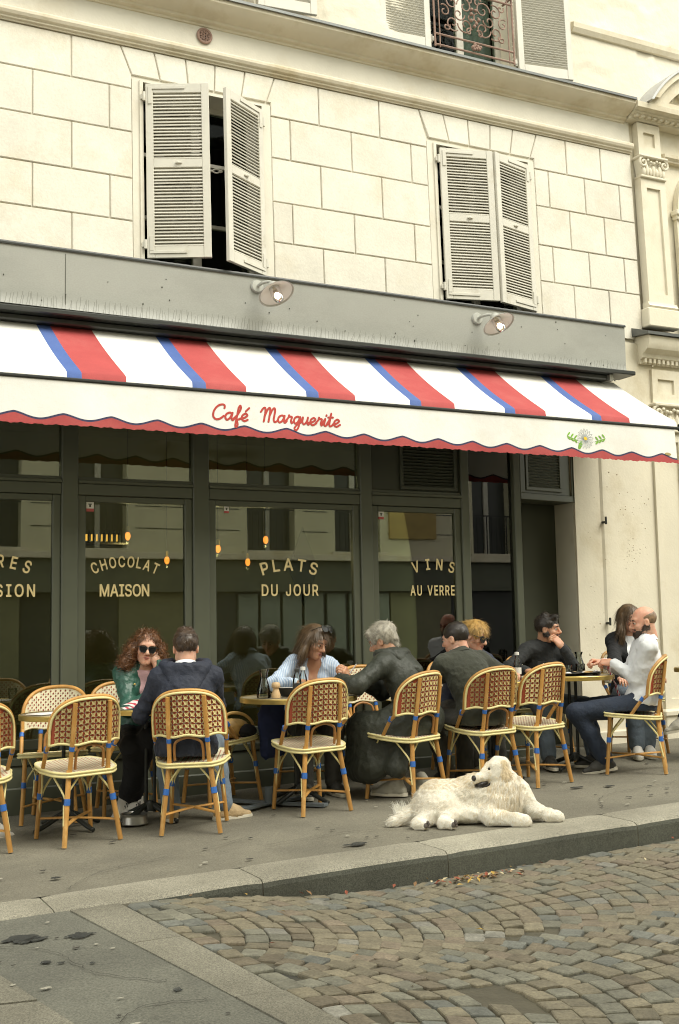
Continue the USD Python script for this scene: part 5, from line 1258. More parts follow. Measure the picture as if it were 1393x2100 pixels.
def ik(S, W, l1, l2, pole):
    S, W = np.asarray(S, float), np.asarray(W, float); d = W - S; D = np.linalg.norm(d); D2 = min(D, (l1 + l2) * .995); d = d / max(D, 1e-9); W = S + d * D2
    a = (l1 ** 2 - l2 ** 2 + D2 ** 2) / (2 * D2); h = math.sqrt(max(l1 ** 2 - a * a, 0)); p = np.asarray(pole, float); p = p - d * (p @ d); p = unit(p); return S + d * a + p * h, W
def shoe(t, A, fd, mat_, sole=SOLE, pitch=0, stripe=None, roll=0):
    """A: ankle; fd: toe direction in the ground plane; sole underside .085 below the ankle"""
    f = Field((-.07, -.12, -.03), (.07, .24, .16), .007)
    f.cone((0, -.045, .038), (0, .075, .034), .037, .043, .03, ((0, 0, 1), 1.0)); f.cone((0, .075, .034), (0, .165, .026), .043, .028, .03, ((0, 0, 1), 1.15)); f.cone((0, -.02, .05), (0, -.01, .11), .040, .043, .03); f.cone((0, .0, .095), (0, .09, .05), .036, .034, .03)
    f.cut((0, 0, .008), (0, 0, -1)); u = f.mesh()
    pl = unary_union([Point(0, -.052).buffer(.036), Point(0, .08).buffer(.047), Point(.004, .17).buffer(.030)]).convex_hull
    so = cat(slab(pl, 0, .020), slab(pl.buffer(-.003), .020, .026))
    fd = unit((fd[0], fd[1], 0)); h = math.atan2(fd[0], fd[1]); R = head_R(math.degrees(h), pitch, roll); o = np.asarray(A, float) + R @ np.array([0, .01, -.090])
    S = put('shoe', move(wrinkle(u, .002, 30), R, o), mat_, t, smooth=True); put('sole', move(so, R, o), sole, S, smooth=35)
    lac = [tube([(-.022, .055 + .018 * k, .080 - .011 * k), (0, .06 + .018 * k, .087 - .011 * k), (.022, .055 + .018 * k, .080 - .011 * k)], .0035, 5) for k in range(4)]
    put('laces', move(cat(lac), R, o), SOLE if mat_ is not SH_WHITE else SH_DARK if stripe else SOLE, S)
    if stripe:
        st = [tube([(s * .040, .02 + .026 * k, .085 - .006 * k), (s * .048, .045 + .026 * k, .022)], .006, 5) for k in range(3) for s in (-1, 1)]
        put('stripe', move(cat(st), R, o), stripe, S)
HAIRLEN = {'short': .024, 'quiff': .030, 'grey': .042, 'long': .10, 'bob': .10, 'curly': .048, 'bun': .06, 'crop': .014}
def hair(t, kind, m_, R, o, seed=0):
    f = Field((-.20, -.20, -.34), (.20, .16, .18), .0075)
    face = lambda: (f.ell((0, .120, -.045), (.066, .070, .105), .02, None, -1))
    if kind in ('short', 'quiff', 'crop', 'grey', 'bun'):
        g = {'crop': .004, 'short': .006, 'quiff': .007, 'grey': .014, 'bun': .010}[kind]
        f.ell((0, -.020, .034), (.078 + g, .098 + g, .087 + g), .02)
        f.ell((0, .125, -.055), (.09, .085, .105), .015, None, -1); f.ell((0, .045, -.135), (.14, .10, .105), .015, None, -1); f.ell((0, -.03, -.19), (.14, .14, .105), .015, None, -1)
        for s in (-1, 1): f.ell((s * .095, .006, -.022), (.034, .036, .042), .008, None, -1)
        if kind == 'quiff': f.cone((-.030, .060, .100), (.035, .058, .104), .022, .024, .03); f.cone((-.03, -.03, .118), (.03, -.03, .118), .016, .016, .03)
        if kind == 'grey': f.ell((0, -.03, .06), (.09, .10, .075), .03); f.cone((0, -.09, -.02), (0, -.085, -.07), .035, .03, .03); f.ell((-.02, .055, .085), (.06, .03, .035), .02)
        if kind == 'bun': f.ell((0, -.11, .05), (.045, .045, .04), .015)
    elif kind in ('long', 'bob'):
        L = -.17 if kind == 'long' else -.13
        f.ell((0, -.022, .036), (.090, .108, .096), .02)
        for s in (-1, 1): f.cone((s * .078, -.015, .03), (s * .098, .008, L * .55), .030, .032, .03); f.cone((s * .098, .008, L * .55), (s * .098, .022, L), .032, .024, .03)
        f.cone((0, -.075, .0), (0, -.085, L), .075, .062, .04); f.ell((0, .135, -.040), (.072, .100, .108), .015, None, -1); f.ell((0, .13, -.15), (.078, .12, .12), .02, None, -1)
    elif kind == 'curly':
        f.ell((0, -.030, .034), (.097, .102, .094), .03)
        for s in (-1, 1): f.ell((s * .100, -.025, -.045), (.050, .070, .080), .04); f.ell((s * .128, -.010, -.125), (.056, .070, .062), .04)
        f.ell((0, -.09, -.08), (.12, .06, .13), .04); f.ell((0, .135, -.045), (.070, .105, .112), .015, None, -1); f.ell((0, .12, -.17), (.085, .13, .12), .02, None, -1)
    m = f.mesh()
    m = wrinkle(m, .010 if kind == 'curly' else .003 if kind in ('crop', 'short') else .005, 26 if kind == 'curly' else 20, (1, 1, .45) if kind in ('long', 'bob') else (1, 1, 1), seed)
    keep = None; n = {'curly': 3600, 'long': 2600, 'bob': 2600, 'crop': 1200}.get(kind, 2000); P, N = scatter(m, n, seed); crown = np.array([.012, -.05, .13])
    F_ = (P - crown); F_[:, 2] *= .6; F_[:, 2] -= .10 if kind in ('long', 'bob', 'curly') else .03
    if kind in ('quiff', 'short', 'grey'): F_ = F_ + np.where((P[:, 2] > .05)[:, None], np.array([.02, .06, .05]), 0)
    D = F_ - N * (F_ * N).sum(1, keepdims=True); D /= np.maximum(np.linalg.norm(D, axis=1, keepdims=True), 1e-9); g = np.random.default_rng(seed); D = D + g.normal(0, .16 if kind in ('long', 'bob') else .26, D.shape); D -= N * (D * N).sum(1, keepdims=True) * .7; D /= np.linalg.norm(D, axis=1, keepdims=True)
    q_ = ~((P[:, 1] > .055) & (P[:, 2] < .075) & (np.abs(P[:, 0]) < .085)) if kind in ('curly', 'long', 'bob') else np.ones(len(P), bool)
    P, N, D = P[q_], N[q_], D[q_]
    st = strands(P - N * .002, N, D, HAIRLEN[kind], .0019 if kind != 'curly' else .0024, .05 if kind in ('long', 'bob') else .20 if kind == 'curly' else .10, 6 if kind == 'curly' else 3, .30 if kind == 'curly' else .0, seed, .25 if kind in ('long', 'bob') else 0)
    H = put('hair', move(m, R, o), m_, t, smooth=True); put('hair_strands', move(st, R, o), m_, H, kind='stuff'); return H

PEOPLE_N = [0]
def person(x, y, heading, label, *, s=.95, lean=0., side=0., twist=0., hunch=.02, female=False, head=(0, 0, 0), neck_f=.03, rh=None, lh=None, rpole=(.6, -.3, -.8), lpole=(-.6, -.3, -.8), rpose=('relax', (0, 1, 0), (0, 0, 1)), lpose=('relax', (0, 1, 0), (0, 0, 1)),
           rk=(.12, .40, .50), ra=(.12, .42, .09), lk=(-.12, .40, .50), la=(-.12, .42, .09), rfd=(.1, 1), lfd=(-.1, 1), skin=SKIN, top=None, top_kind='jacket', trousers=None, shoes=SH_DARK, sole=SOLE, shoe_pitch=(0, 0), stripe=None, hair_kind='short', hair_m=H_BROWN, seat=.0, inner=None, vneck=False, collar=None, fold=.006, bulk=1.0, beard=None, skirt=None, bare_leg=None, eyes=True, extra=None, hip_cut=True):
    PEOPLE_N[0] += 1; seed = PEOPLE_N[0]
    t = thing('person', label, 'person', mat4=at_ground(x, y, heading, s, tilt=False))
    hz = (SEAT_Z + .055) / s + seat + .03
    H = np.array([0, -.045, hz]); l, sd = math.radians(lean), math.radians(side)
    u = unit((math.sin(sd), math.sin(l), math.cos(l) * math.cos(sd))); tw = math.radians(twist)
    r = unit(np.cross((math.sin(tw), math.cos(tw), 0), u)); f = np.cross(u, r)
    sw = .150 if female else .172; b = bulk * (.92 if female else 1.0)
    C = H + u * .31 + f * hunch * .3; NB = H + u * .505 + f * hunch; SR = NB - u * .055 + r * sw; SL = NB - u * .055 - r * sw
    HC = NB + unit(u + np.array([0, 0, 1.2])) * .150 + f * neck_f * 1.2
    R = head_R(*head)
    rh = rh if rh is not None else H + np.array([.24, .30, .12]); lh = lh if lh is not None else H + np.array([-.24, .30, .12])
    ER, WR = ik(SR, rh, .285, .265, rpole); EL, WL = ik(SL, lh, .285, .265, lpole)
    HJ = [H + np.array([.085, .02, -.02]), H + np.array([-.085, .02, -.02])]
    K, A = [np.asarray(rk, float), np.asarray(lk, float)], [np.asarray(ra, float), np.asarray(la, float)]
    torso = [('c', H - r * .065, H + r * .065, .105 * b, .105 * b, .06), ('c', H, C, .124 * b, .136 * b, .06, (f, 1.22)), ('e', C + u * .03, (.150 * b, .102 * b, .172), .06, np.stack([r, f, u], 1)),
             ('c', SL, SR, .050, .050, .05), ('c', NB - u * .01, SR * .55 + NB * .45 - u * .005, .052, .055, .05), ('c', NB - u * .01, SL * .55 + NB * .45 - u * .005, .052, .055, .05)]
    if female: torso += [('e', C + u * .03 + f * .085 + r * q * .07, (.062, .052, .060), .04) for q in (-1, 1)]
    arms = [('c', SR, ER, .048 * b, .039, .035), ('c', SL, EL, .048 * b, .039, .035), ('c', ER, WR, .039, .027, .02), ('c', EL, WL, .039, .027, .02)]
    legs = [q for i in (0, 1) for q in (('c', HJ[i], K[i], .088, .062, .04), ('c', K[i], K[i] * .55 + A[i] * .45 + np.array([0, -.01, 0]), .058, .056, .03), ('c', K[i] * .55 + A[i] * .45 + np.array([0, -.01, 0]), A[i], .056, .040, .03))]
    allp = np.array([q for p_ in torso + arms + legs for q in ((p_[1], p_[2]) if p_[0] == 'c' else (p_[1],))]); lo, hi = allp.min(0) - .22, allp.max(0) + .22
    body = Field(lo, hi, .0125).prims(torso + arms + legs).cone(NB - u * .03, HC - np.array([0, 0, .07]) - f * .028, .056, .055, .03)
    body.D = np.maximum(body.D, hip_cut_field(body, (SEAT_Z + .026) / s)); body = body.mesh()
    key = female
    if key not in _head: _head[key] = head_mesh(female)
    parts = [body, move(_head[key], R, HC)]
    for (W, E, pose, left) in ((WR, ER, rpose, False), (WL, EL, lpose, True)):
        d, nb = unit(pose[1]), np.asarray(pose[2], float); nb = unit(nb - d * (nb @ d)); parts.append(move(hand_mesh(pose[0], left), np.stack([np.cross(d, nb), d, nb], 1), W + d * .012))
    B = put('body', cat(parts), skin, t, smooth=True)
    # face
    if eyes:
        for q in (-1, 1):
            e = trimesh.creation.icosphere(2, .0125); E_ = put('eye', move(move(e, np.eye(3), (q * .031, .0765, -.001)), R, HC), EYEW, B, smooth=True)
            i_ = trimesh.creation.icosphere(2, .0075); i_.apply_scale([1, .5, 1]); put('iris', move(move(i_, np.eye(3), (q * .031, .0868, -.0015)), R, HC), IRIS, E_, smooth=True)
            lid = tube(spline([(q * .014, .0855, .002), (q * .030, .0925, .0085), (q * .047, .0805, .003)], 5), .0026, 6); put('eyelid', move(lid, R, HC), skin, E_, smooth=True)
            bw = tube(spline([(q * .012, .0925, .018), (q * .030, .0925, .0245), (q * .052, .076, .018)], 5), [.003] * 3 + [.0042] * 5 + [.0025] * 3, 6); put('eyebrow', move(bw, R, HC), hair_m if hair_m not in (H_GREY, H_BLOND) else H_MID, B, smooth=True)
        up = tube(spline([(-.023, .0845, -.0645), (-.008, .0985, -.0605), (0, .0995, -.0625), (.008, .0985, -.0605), (.023, .0845, -.0645)], 4), .0038, 6); lw = tube(spline([(-.021, .085, -.067), (0, .0965, -.0715), (.021, .085, -.067)], 6), .0045, 6)
        put('lips', move(cat(up, lw), R, HC), LIP, B, smooth=True)
    if hair_kind: hair(t, hair_kind, hair_m, R, HC, seed)
    if beard is not None:
        g = Field((-.11, -.06, -.17), (.11, .13, .03), .006); g.cone((-.052, .0, -.045), (0, .062, -.094), .033, .034, .03).cone((.052, .0, -.045), (0, .062, -.094), .033, .034, .03).cone((-.022, .088, -.050), (.022, .088, -.050), .010, .010, .01)
        g.ell((0, .10, -.067), (.022, .018, .008), .006, None, -1).ell((0, .085, -.01), (.05, .05, .035), .02, None, -1)
        m = g.mesh(); P, N = scatter(m, 1500, seed); D = np.tile([0, .25, -1.], (len(P), 1)) + np.random.default_rng(seed).normal(0, .4, P.shape); D -= N * (D * N).sum(1, keepdims=True) * .8; D /= np.linalg.norm(D, axis=1, keepdims=True)
        Bd = put('beard', move(wrinkle(m, .002, 40), R, HC), beard, t, smooth=True); put('beard_strands', move(strands(P, N, D, .014, .0016, .5, 2, 0, seed), R, HC), beard, Bd, kind='stuff')
    # clothes
    if trousers is not None:
        tl = Field(lo, hi, .0125).prims(torso[:1], .008).prims(torso[1:2], .003).prims([] if bare_leg else legs, .013)
        for i in (0, 1): 
            if bare_leg == i or bare_leg is None: tl.cone(K[i] * .3 + A[i] * .7, A[i] + (K[i] - A[i]) * .06, .064, .062, .03)
        tl.cut(H + u * .20, u)
        if hip_cut: tl.D = np.maximum(tl.D, hip_cut_field(tl, (SEAT_Z + .012) / s))
        put('trousers', wrinkle(tl.mesh(), .006, 7, (1, 1, .8), seed), trousers, t, smooth=True)
    if inner is not None:
        put('shirt', Field(lo, hi, .011).prims(torso, .009).cone(NB - u * .02, NB + u * .045, .062, .060, .02).cut(NB + u * .035 - f * .02, u * 1.0 + f * .45).mesh(), inner, t, smooth=True)
    if top is not None:
        gr = {'shirt': .011, 'jacket': .018, 'coat': .027}[top_kind]
        tf = Field(lo - .05, hi + .05, .0115).prims(torso, gr).prims([('c', *arms[0][1:5], .05), ('c', *arms[1][1:5], .05)], gr)
        for E_, W_ in ((ER, WR), (EL, WL)):
            cu = E_ + (W_ - E_) * .93; tf.cone(E_, cu, .043 + gr * .9, .033 + gr * .75, .03); 
        tf.cone(H - r * .05 - u * .01, H + r * .05 - u * .01, .117 * b + gr, .117 * b + gr, .05)
        if skirt: 
            for q in skirt(H, K, A): tf.cone(*q)
        if top_kind == 'shirt': tf.cut(H - u * .005, -u)
        elif not skirt: tf.cut((0, 0, (SEAT_Z + .012) / s), (0, 0, -1))
        if vneck: tf.cone(NB + f * .095 + u * .03, C + f * .185 - u * .05, .078, .030, .012, None, -1)
        m = wrinkle(wrinkle(tf.mesh(), fold * .95, 9.5, (1, 1, .8) if not skirt else (1.3, 1.3, .3), seed), fold * .9, 17, (1, 1, .55), seed + 3)
        J = put(top_kind, m, top, t, smooth=True)
        if collar is not None:
            th = np.linspace(-2.5, 2.5, 22); rx = .074; ring = np.stack([NB + r * (rx * math.sin(a)) - f * (rx * .92 * math.cos(a) + .004) + u * (.062 - .018 * (1 - math.cos(a))) for a in th])
            out = np.stack([r * math.sin(a) - f * math.cos(a) for a in th]); lo_ = ring + out * .026 - u * .036
            V = np.vstack([ring, lo_, lo_ - out * .006, ring - out * .006]); n = len(th); F = []
            for i in range(n - 1):
                for k in range(4): a_, b_ = k * n + i, ((k + 1) % 4) * n + i; F += [(a_, a_ + 1, b_ + 1), (a_, b_ + 1, b_)]
            put('collar', trimesh.Trimesh(V, F, process=False), collar, J, smooth=40)
    if bare_leg is None or True:
        for i, (a_, fd) in enumerate(((A[0], rfd), (A[1], lfd))): shoe(t, a_, fd, shoes, sole, shoe_pitch[i], stripe, 0)
    J_ = dict(t=t, B=B, H=H, u=u, r=r, f=f, C=C, NB=NB, SR=SR, SL=SL, HC=HC, R=R, ER=ER, WR=WR, EL=EL, WL=WL, J=J if top is not None else None, K=K, A=A)
    if extra: extra(J_)
    return J_
def sunglasses(Q, up=False):
    R, o = Q['R'], Q['HC']; dz, dy = (.088, -.028) if up else (.0, .0)
    T_ = (lambda m: move(xf(m, (0, -.01, .075), rx=math.radians(38)), R, o)) if up else (lambda m: move(m, R, o))
    k = .004
    fr = []
    for q in (-1, 1):
        pl = Polygon([(q * .006, .014), (q * .058, .017), (q * .056, -.006), (q * .044, -.024), (q * .020, -.024), (q * .008, -.010)]).buffer(.003)
        lens = plate(pl.buffer(-.003), 0, .002); v = np.array(lens.vertices); v[:, 1] = .103 - (v[:, 0] / .06) ** 2 * .014 + v[:, 1]; L_ = trimesh.Trimesh(v, lens.faces, process=False)
        ring = plate(pl.buffer(.001).difference(pl.buffer(-.004)), -.002, .004).subdivide(); v = np.array(ring.vertices); v[:, 1] = .103 - (v[:, 0] / .06) ** 2 * .014 + v[:, 1]; fr.append(trimesh.Trimesh(v, ring.faces, process=False))
        fr.append(tube([(q * .058, .090, .010), (q * .077, .06, .008), (q * .083, -.01, .004)], .0030, 6)); put('lens', T_(L_), LENS, Q['g'])
    fr.append(tube([(-.008, .105, .006), (.008, .105, .006)], .003, 6)); put('frame', T_(cat(fr)), BLACKM, Q['g'])
def hip_cut_field(fl, z0):
    """the seat flattens what sits on it: nothing behind the seat's front edge hangs below its top"""
    ax = [fl.lo[i] + fl.h * np.arange(fl.n[i]) for i in range(3)]; X, Y, Z = np.meshgrid(*ax, indexing='ij')
    return np.minimum(z0 - Z, .20 - Y)
def hood(Q, m_, w=.125, drop=.17, back=.09):
    u, r, f, NB = Q['u'], Q['r'], Q['f'], Q['NB']
    g = Field(NB - .36, NB + .30, .0115); th = np.linspace(-2.35, 2.35, 13); P = [NB + r * (w * math.sin(a)) - f * (back * math.cos(a) + .005) + u * (.018 - .03 * math.cos(a) + .01) for a in th]
    for a, b in zip(P[:-1], P[1:]): g.cone(a, b, .036, .036, .012)
    tip = NB - f * (back + .075) - u * drop
    for a in P[2:-2]: g.cone(a - u * .015, tip, .030, .024, .03, (f, 1.3))
    for q in (-1, 1): g.cone(NB + r * q * w * .8 - f * back * .7 - u * .01, tip + r * q * .02, .032, .03, .03)
    put('hood', wrinkle(wrinkle(g.mesh(), .009, 9, seed=5), .004, 22, seed=9), m_, Q['J'], smooth=True)
def obj(t, name, m, mt, sm=True): return put(name, m, mt, t, smooth=sm)
def w2l(x, y, hd, s):
    h = math.radians(hd); c, n = math.cos(h), math.sin(h)
    def g(X, Y, Z):                       # Z above the pavement
        d = np.array([X - x, Y - y, Z + float(ground(X) - ground(x))]) / s
        return np.array([d[0] * c - d[1] * n, d[0] * n + d[1] * c, d[2]])
    return g
PS = .93
GREEN_L = mat('green_leather', (.022, .080, .056), .40, .2, 9., .5, 26., .012, spec=.5)
NAVY = cloth('navy_cotton', (.013, .017, .032), .75, sheen=.02); DENIM = cloth('light_denim', (.13, .165, .205), .85, .2); DENIM_D = cloth('dark_denim', (.012, .021, .042), .8, .25, col2=(.045, .07, .11), blot=(5., .62, .8)); BLACKC = cloth('black_cloth', (.009, .009, .010), .85, sheen=.02); WAX = mat('waxed_raincoat', (.029, .032, .023), .58, .2, 6., .5, 22., .014, spec=.4, col2=(.042, .045, .034), blot=(5., .5, .7))
OLIVE = cloth('olive_wool', (.032, .034, .022), .9, .15, .08, .5); CHAR = cloth('charcoal_cotton', (.015, .0165, .0165), .85, .15, .02); WHITEC = cloth('white_cotton', (.70, .71, .72), .7, .03, .05, .2); PINK = cloth('pink_cotton', (.58, .36, .38), .75, .06); GREYC = cloth('grey_trousers', (.055, .053, .045), .85, .12); PALEG = cloth('pale_grey_cotton', (.55, .53, .48), .8, .06); NAVYB = cloth('navy_blazer', (.016, .022, .045), .7)
STRIPE = usdkit.material(stage, '/World/Looks/pale_blue_stripe', {'tc': ('texture_coordinate', {}), 'w': ('wave_texture', {'scale': 22., 'distortion': 1.2, 'detail': 1.}), 'r': ('rgb_ramp', {'ramp': [(.35, (.30, .40, .56)), (.75, (.54, .60, .68))]}), 'n': ('noise_texture', {'scale': 60.}), 'b': ('bump', {'strength': .2, 'distance': .003}), 'p': ('principled_bsdf', {'roughness': .8})},
    [('tc.object', 'w.vector'), ('w.fac', 'r.fac'), ('r.color', 'p.base_color'), ('tc.object', 'n.vector'), ('n.fac', 'b.height'), ('b.normal', 'p.normal')], surface='p.BSDF')

# the woman with sunglasses
x, y, hd = 2.27, -.56, -166; L = w2l(x, y, hd, PS)
def x1(Q):
    Q['g'] = put('sunglasses', move(tube([(-.078, .06, .006), (-.083, -.01, .003)], .003, 5), Q['R'], Q['HC']), BLACKM, Q['t']); sunglasses(Q)
    for k in range(3):
        p = Q['C'] + Q['f'] * (.165 - .012 * k) + Q['r'] * (.085 - .01 * k) + Q['u'] * (.10 - .10 * k); put('snap', xf(trimesh.creation.icosphere(1, .009), p), BRASS, Q['J'])
person(x, y, hd, 'woman with curly auburn hair and sunglasses in a green leather jacket', s=PS, female=True, lean=13, side=-4, twist=-6, hunch=.05, head=(-2, 6, -7), rh=L(2.34, -.86, .80), lh=L(2.325, -.775, .985), rpole=(1, -.2, -.3), lpole=(-.35, .35, -1), rpose=('relax', (-.9, .25, 0), (0, .1, 1)), lpose=('fist', (.25, -.10, 1), (-.35, .9, .1)),
       rk=(.07, .40, .50), lk=(-.06, .42, .56), ra=(.02, .12, .09), la=(.10, .18, .12), rfd=(.6, 1), lfd=(.6, .8), skin=SKIN_P, top=GREEN_L, vneck=True, inner=PINK, trousers=BLACKC, shoes=SH_WHITE, stripe=SH_DARK, hair_kind='curly', hair_m=H_CURL, collar=GREEN_L, fold=.010, shoe_pitch=(0, 22), extra=x1)
# the man in the hooded navy jacket
x, y, hd = 2.315, -1.42, 18; L = w2l(x, y, hd, PS)
def x2(Q): hood(Q, NAVY, .140, .21, .105)
person(x, y, hd, 'man seen from behind in a hooded navy jacket with short brown hair', s=PS, lean=7, hunch=.05, head=(-6, 10, 0), rh=L(2.55, -1.02, .76), lh=L(2.22, -1.02, .76), rpole=(.6, -.4, -1), lpole=(-.6, -.4, -1), rk=(.20, .40, .50), ra=(.255, .27, .09), lk=(-.14, .40, .50), la=(-.10, .30, .09), rfd=(1, .30), seat=-.02, lfd=(-.3, 1), skin=SKIN_P, top=NAVY, trousers=DENIM, shoes=SH_TAN, hair_kind='quiff', hair_m=H_BROWN, collar=WHITEC, fold=.009, bulk=1.06, extra=x2)
# the woman in the pale blue shirt
x, y, hd = 3.51, -.55, -172; L = w2l(x, y, hd, PS)
def x3(Q):
    Q['g'] = put('sunglasses', move(tube([(-.06, .0, .12), (-.083, -.03, .08)], .003, 5), Q['R'], Q['HC']), BLACKM, Q['t']); sunglasses(Q, True)
    p = Q['C'] - Q['r'] * .075 + Q['f'] * .172 + Q['u'] * .03; put('pocket', xf(cbx(-.04, .04, -.004, .004, -.045, .045, .003), p, rx=math.radians(18)), STRIPE, Q['J'])
person(x, y, hd, 'woman in a pale blue shirt with sunglasses in her hair and a cigarette', s=PS, female=True, bulk=1.12, lean=17, side=-4, hunch=.05, head=(-30, 24, -8), neck_f=.05, rh=L(3.26, -1.00, .80), lh=L(3.645, -1.03, .80), rpole=(1, -.1, -.5), lpole=(-1, .1, -1), rpose=('grip', (-.5, .8, 0), (.5, .3, .8)), lpose=('pinch', (.45, .30, .85), (-.7, .6, -.2)),
       rk=(.13, .40, .50), ra=(.10, .36, .09), lk=(-.13, .40, .50), la=(-.14, .30, .09), skin=SKIN_T, top=STRIPE, top_kind='shirt', vneck=True, trousers=GREYC, shoes=SH_DARK, hair_kind='bob', hair_m=H_MID, collar=STRIPE, fold=.009, extra=x3)
# the grey-haired person in the raincoat
x, y, hd = 4.03, -1.28, -34; L = w2l(x, y, hd, PS)
def sk4(H, K, A): return [(H + np.array([-.15, .04, .0]), H + np.array([-.29, .06, -.33]), .07, .075, .12), (H + np.array([-.14, .16, .0]), H + np.array([-.28, .26, -.33]), .08, .08, .12), (K[0] + np.array([0, -.2, .02]), K[0] + np.array([.0, -.02, .0]), .080, .085, .10), (K[1] + np.array([0, -.2, .02]), K[1] + np.array([.0, -.02, .0]), .09, .09, .10), (K[0] + np.array([0, .0, -.02]), K[0] + np.array([-.02, .03, -.28]), .080, .085, .10), (K[1] + np.array([0, .0, -.02]), K[1] + np.array([-.04, .02, -.30]), .10, .10, .12), (K[1] + np.array([-.06, -.12, -.02]), K[1] + np.array([-.10, -.12, -.30]), .09, .09, .12)]
def x4(Q): hood(Q, WAX, .125, .17, .095)
person(x, y, hd, 'grey-haired person in a long dark waxed raincoat leaning over the table', s=PS, lean=20, hunch=.06, head=(-12, 24, 0), neck_f=.05, rh=L(3.74, -.98, .80), lh=L(3.57, -1.03, .80), rpole=(.9, -.3, -.5), lpole=(-1, -.1, -.5), rk=(.14, .36, .50), lk=(-.14, .38, .50), ra=(.06, -.02, .10), la=(-.12, .10, .09), rfd=(.15, 1), lfd=(-.2, 1), shoe_pitch=(28, 0), skin=SKIN_T, top=WAX, top_kind='coat', trousers=BLACKC, shoes=SH_GREY, hair_kind='grey', hair_m=H_GREY, fold=.007, skirt=sk4, extra=x4)
# the man in the olive jacket
x, y, hd = 4.51, -1.33, -2; L = w2l(x, y, hd, PS)
person(x, y, hd, 'man seen from behind in an olive wool jacket with dark cropped hair', s=PS, lean=17, seat=-.03, side=-4, hunch=.06, head=(-30, 14, 0), rh=L(4.80, -.98, .76), lh=L(4.42, -.98, .76), rpole=(1, -.4, -.5), lpole=(-1, -.4, -.5), rk=(.14, .40, .50), lk=(-.16, .40, .50), ra=(.10, .32, .09), la=(-.10, .28, .09), skin=SKIN_P, top=OLIVE, trousers=GREYC, shoes=SH_DARK, hair_kind='short', hair_m=H_BLACK, collar=OLIVE, fold=.008, bulk=1.06)
# the blonde woman opposite
x, y, hd = 4.80, -.58, 178; L = w2l(x, y, hd, PS)
def x5(Q):
    Q['g'] = put('sunglasses', move(tube([(-.078, .06, .006), (-.083, -.01, .003)], .003, 5), Q['R'], Q['HC']), BLACKM, Q['t']); sunglasses(Q)
person(x, y, hd, 'blonde woman in a navy blazer half hidden behind the man in the olive jacket', s=PS, female=True, lean=18, seat=-.02, side=-9, hunch=.05, head=(-18, 20, -8), rh=L(4.66, -.99, .77), lh=L(5.02, -.98, .77), rpole=(1, .1, -.6), lpole=(-1, 0, -.6), skin=SKIN_P, top=NAVYB, vneck=True, inner=PINK, trousers=GREYC, shoes=SH_GREY, hair_kind='bun', hair_m=H_BLOND, collar=NAVYB, extra=x5)
# the bearded man, chin in hand
x, y, hd = 5.63, -.56, -172; L = w2l(x, y, hd, PS)
def x7(Q):
    for q, dz in ((1, .02), (-1, .02)):
        p = Q['C'] - Q['r'] * q * .075 + Q['f'] * .150 + Q['u'] * dz; put('pocket', xf(cbx(-.045, .045, -.004, .004, -.05, .05, .003), p, rx=math.radians(8)), CHAR, Q['J']); put('button', xf(trimesh.creation.icosphere(1, .006), p + Q['f'] * .008 + Q['u'] * .03), WHITEC, Q['J'])
person(x, y, hd, 'dark-haired bearded man in a charcoal shirt resting his chin in his hand', s=PS, lean=10, seat=-.03, side=-3, hunch=.04, head=(-46, 4, 4), rh=L(5.27, -.90, .76), lh=L(5.655, -.845, .925), rpole=(1, -.4, -.5), lpole=(-.5, .3, -1), lpose=('chin', (.55, -.25, .75), (-.25, .9, .25)), rk=(.16, .36, .50), lk=(-.20, .40, .50), ra=(.16, .40, .09), la=(-.24, .46, .09), rfd=(.2, 1), lfd=(-.4, 1), skin=SKIN_T, top=CHAR, top_kind='shirt', trousers=DENIM, shoes=SH_DARK, hair_kind='quiff', hair_m=H_BLACK, beard=H_BLACK, collar=CHAR, fold=.008, bulk=1.02, extra=x7)
# the woman in the black blazer
x, y, hd = 6.52, -.64, -150; L = w2l(x, y, hd, PS)
person(x, y, hd, 'woman with wavy brown hair in a black blazer in front of the stone wall', s=PS, female=True, lean=4, hunch=.02, head=(-26, 6, 0), rh=L(6.15, -.95, .62), lh=L(6.40, -1.12, .62), rpole=(1, -.3, -.6), lpole=(-1, -.3, -.6), rk=(.06, .40, .50), lk=(-.10, .40, .50), ra=(.05, .38, .09), la=(-.05, .32, .09), skin=SKIN_P, top=BLACKC, vneck=True, inner=WHITEC, trousers=DENIM, shoes=SH_WHITE, hair_kind='long', hair_m=H_MID, collar=BLACKC)
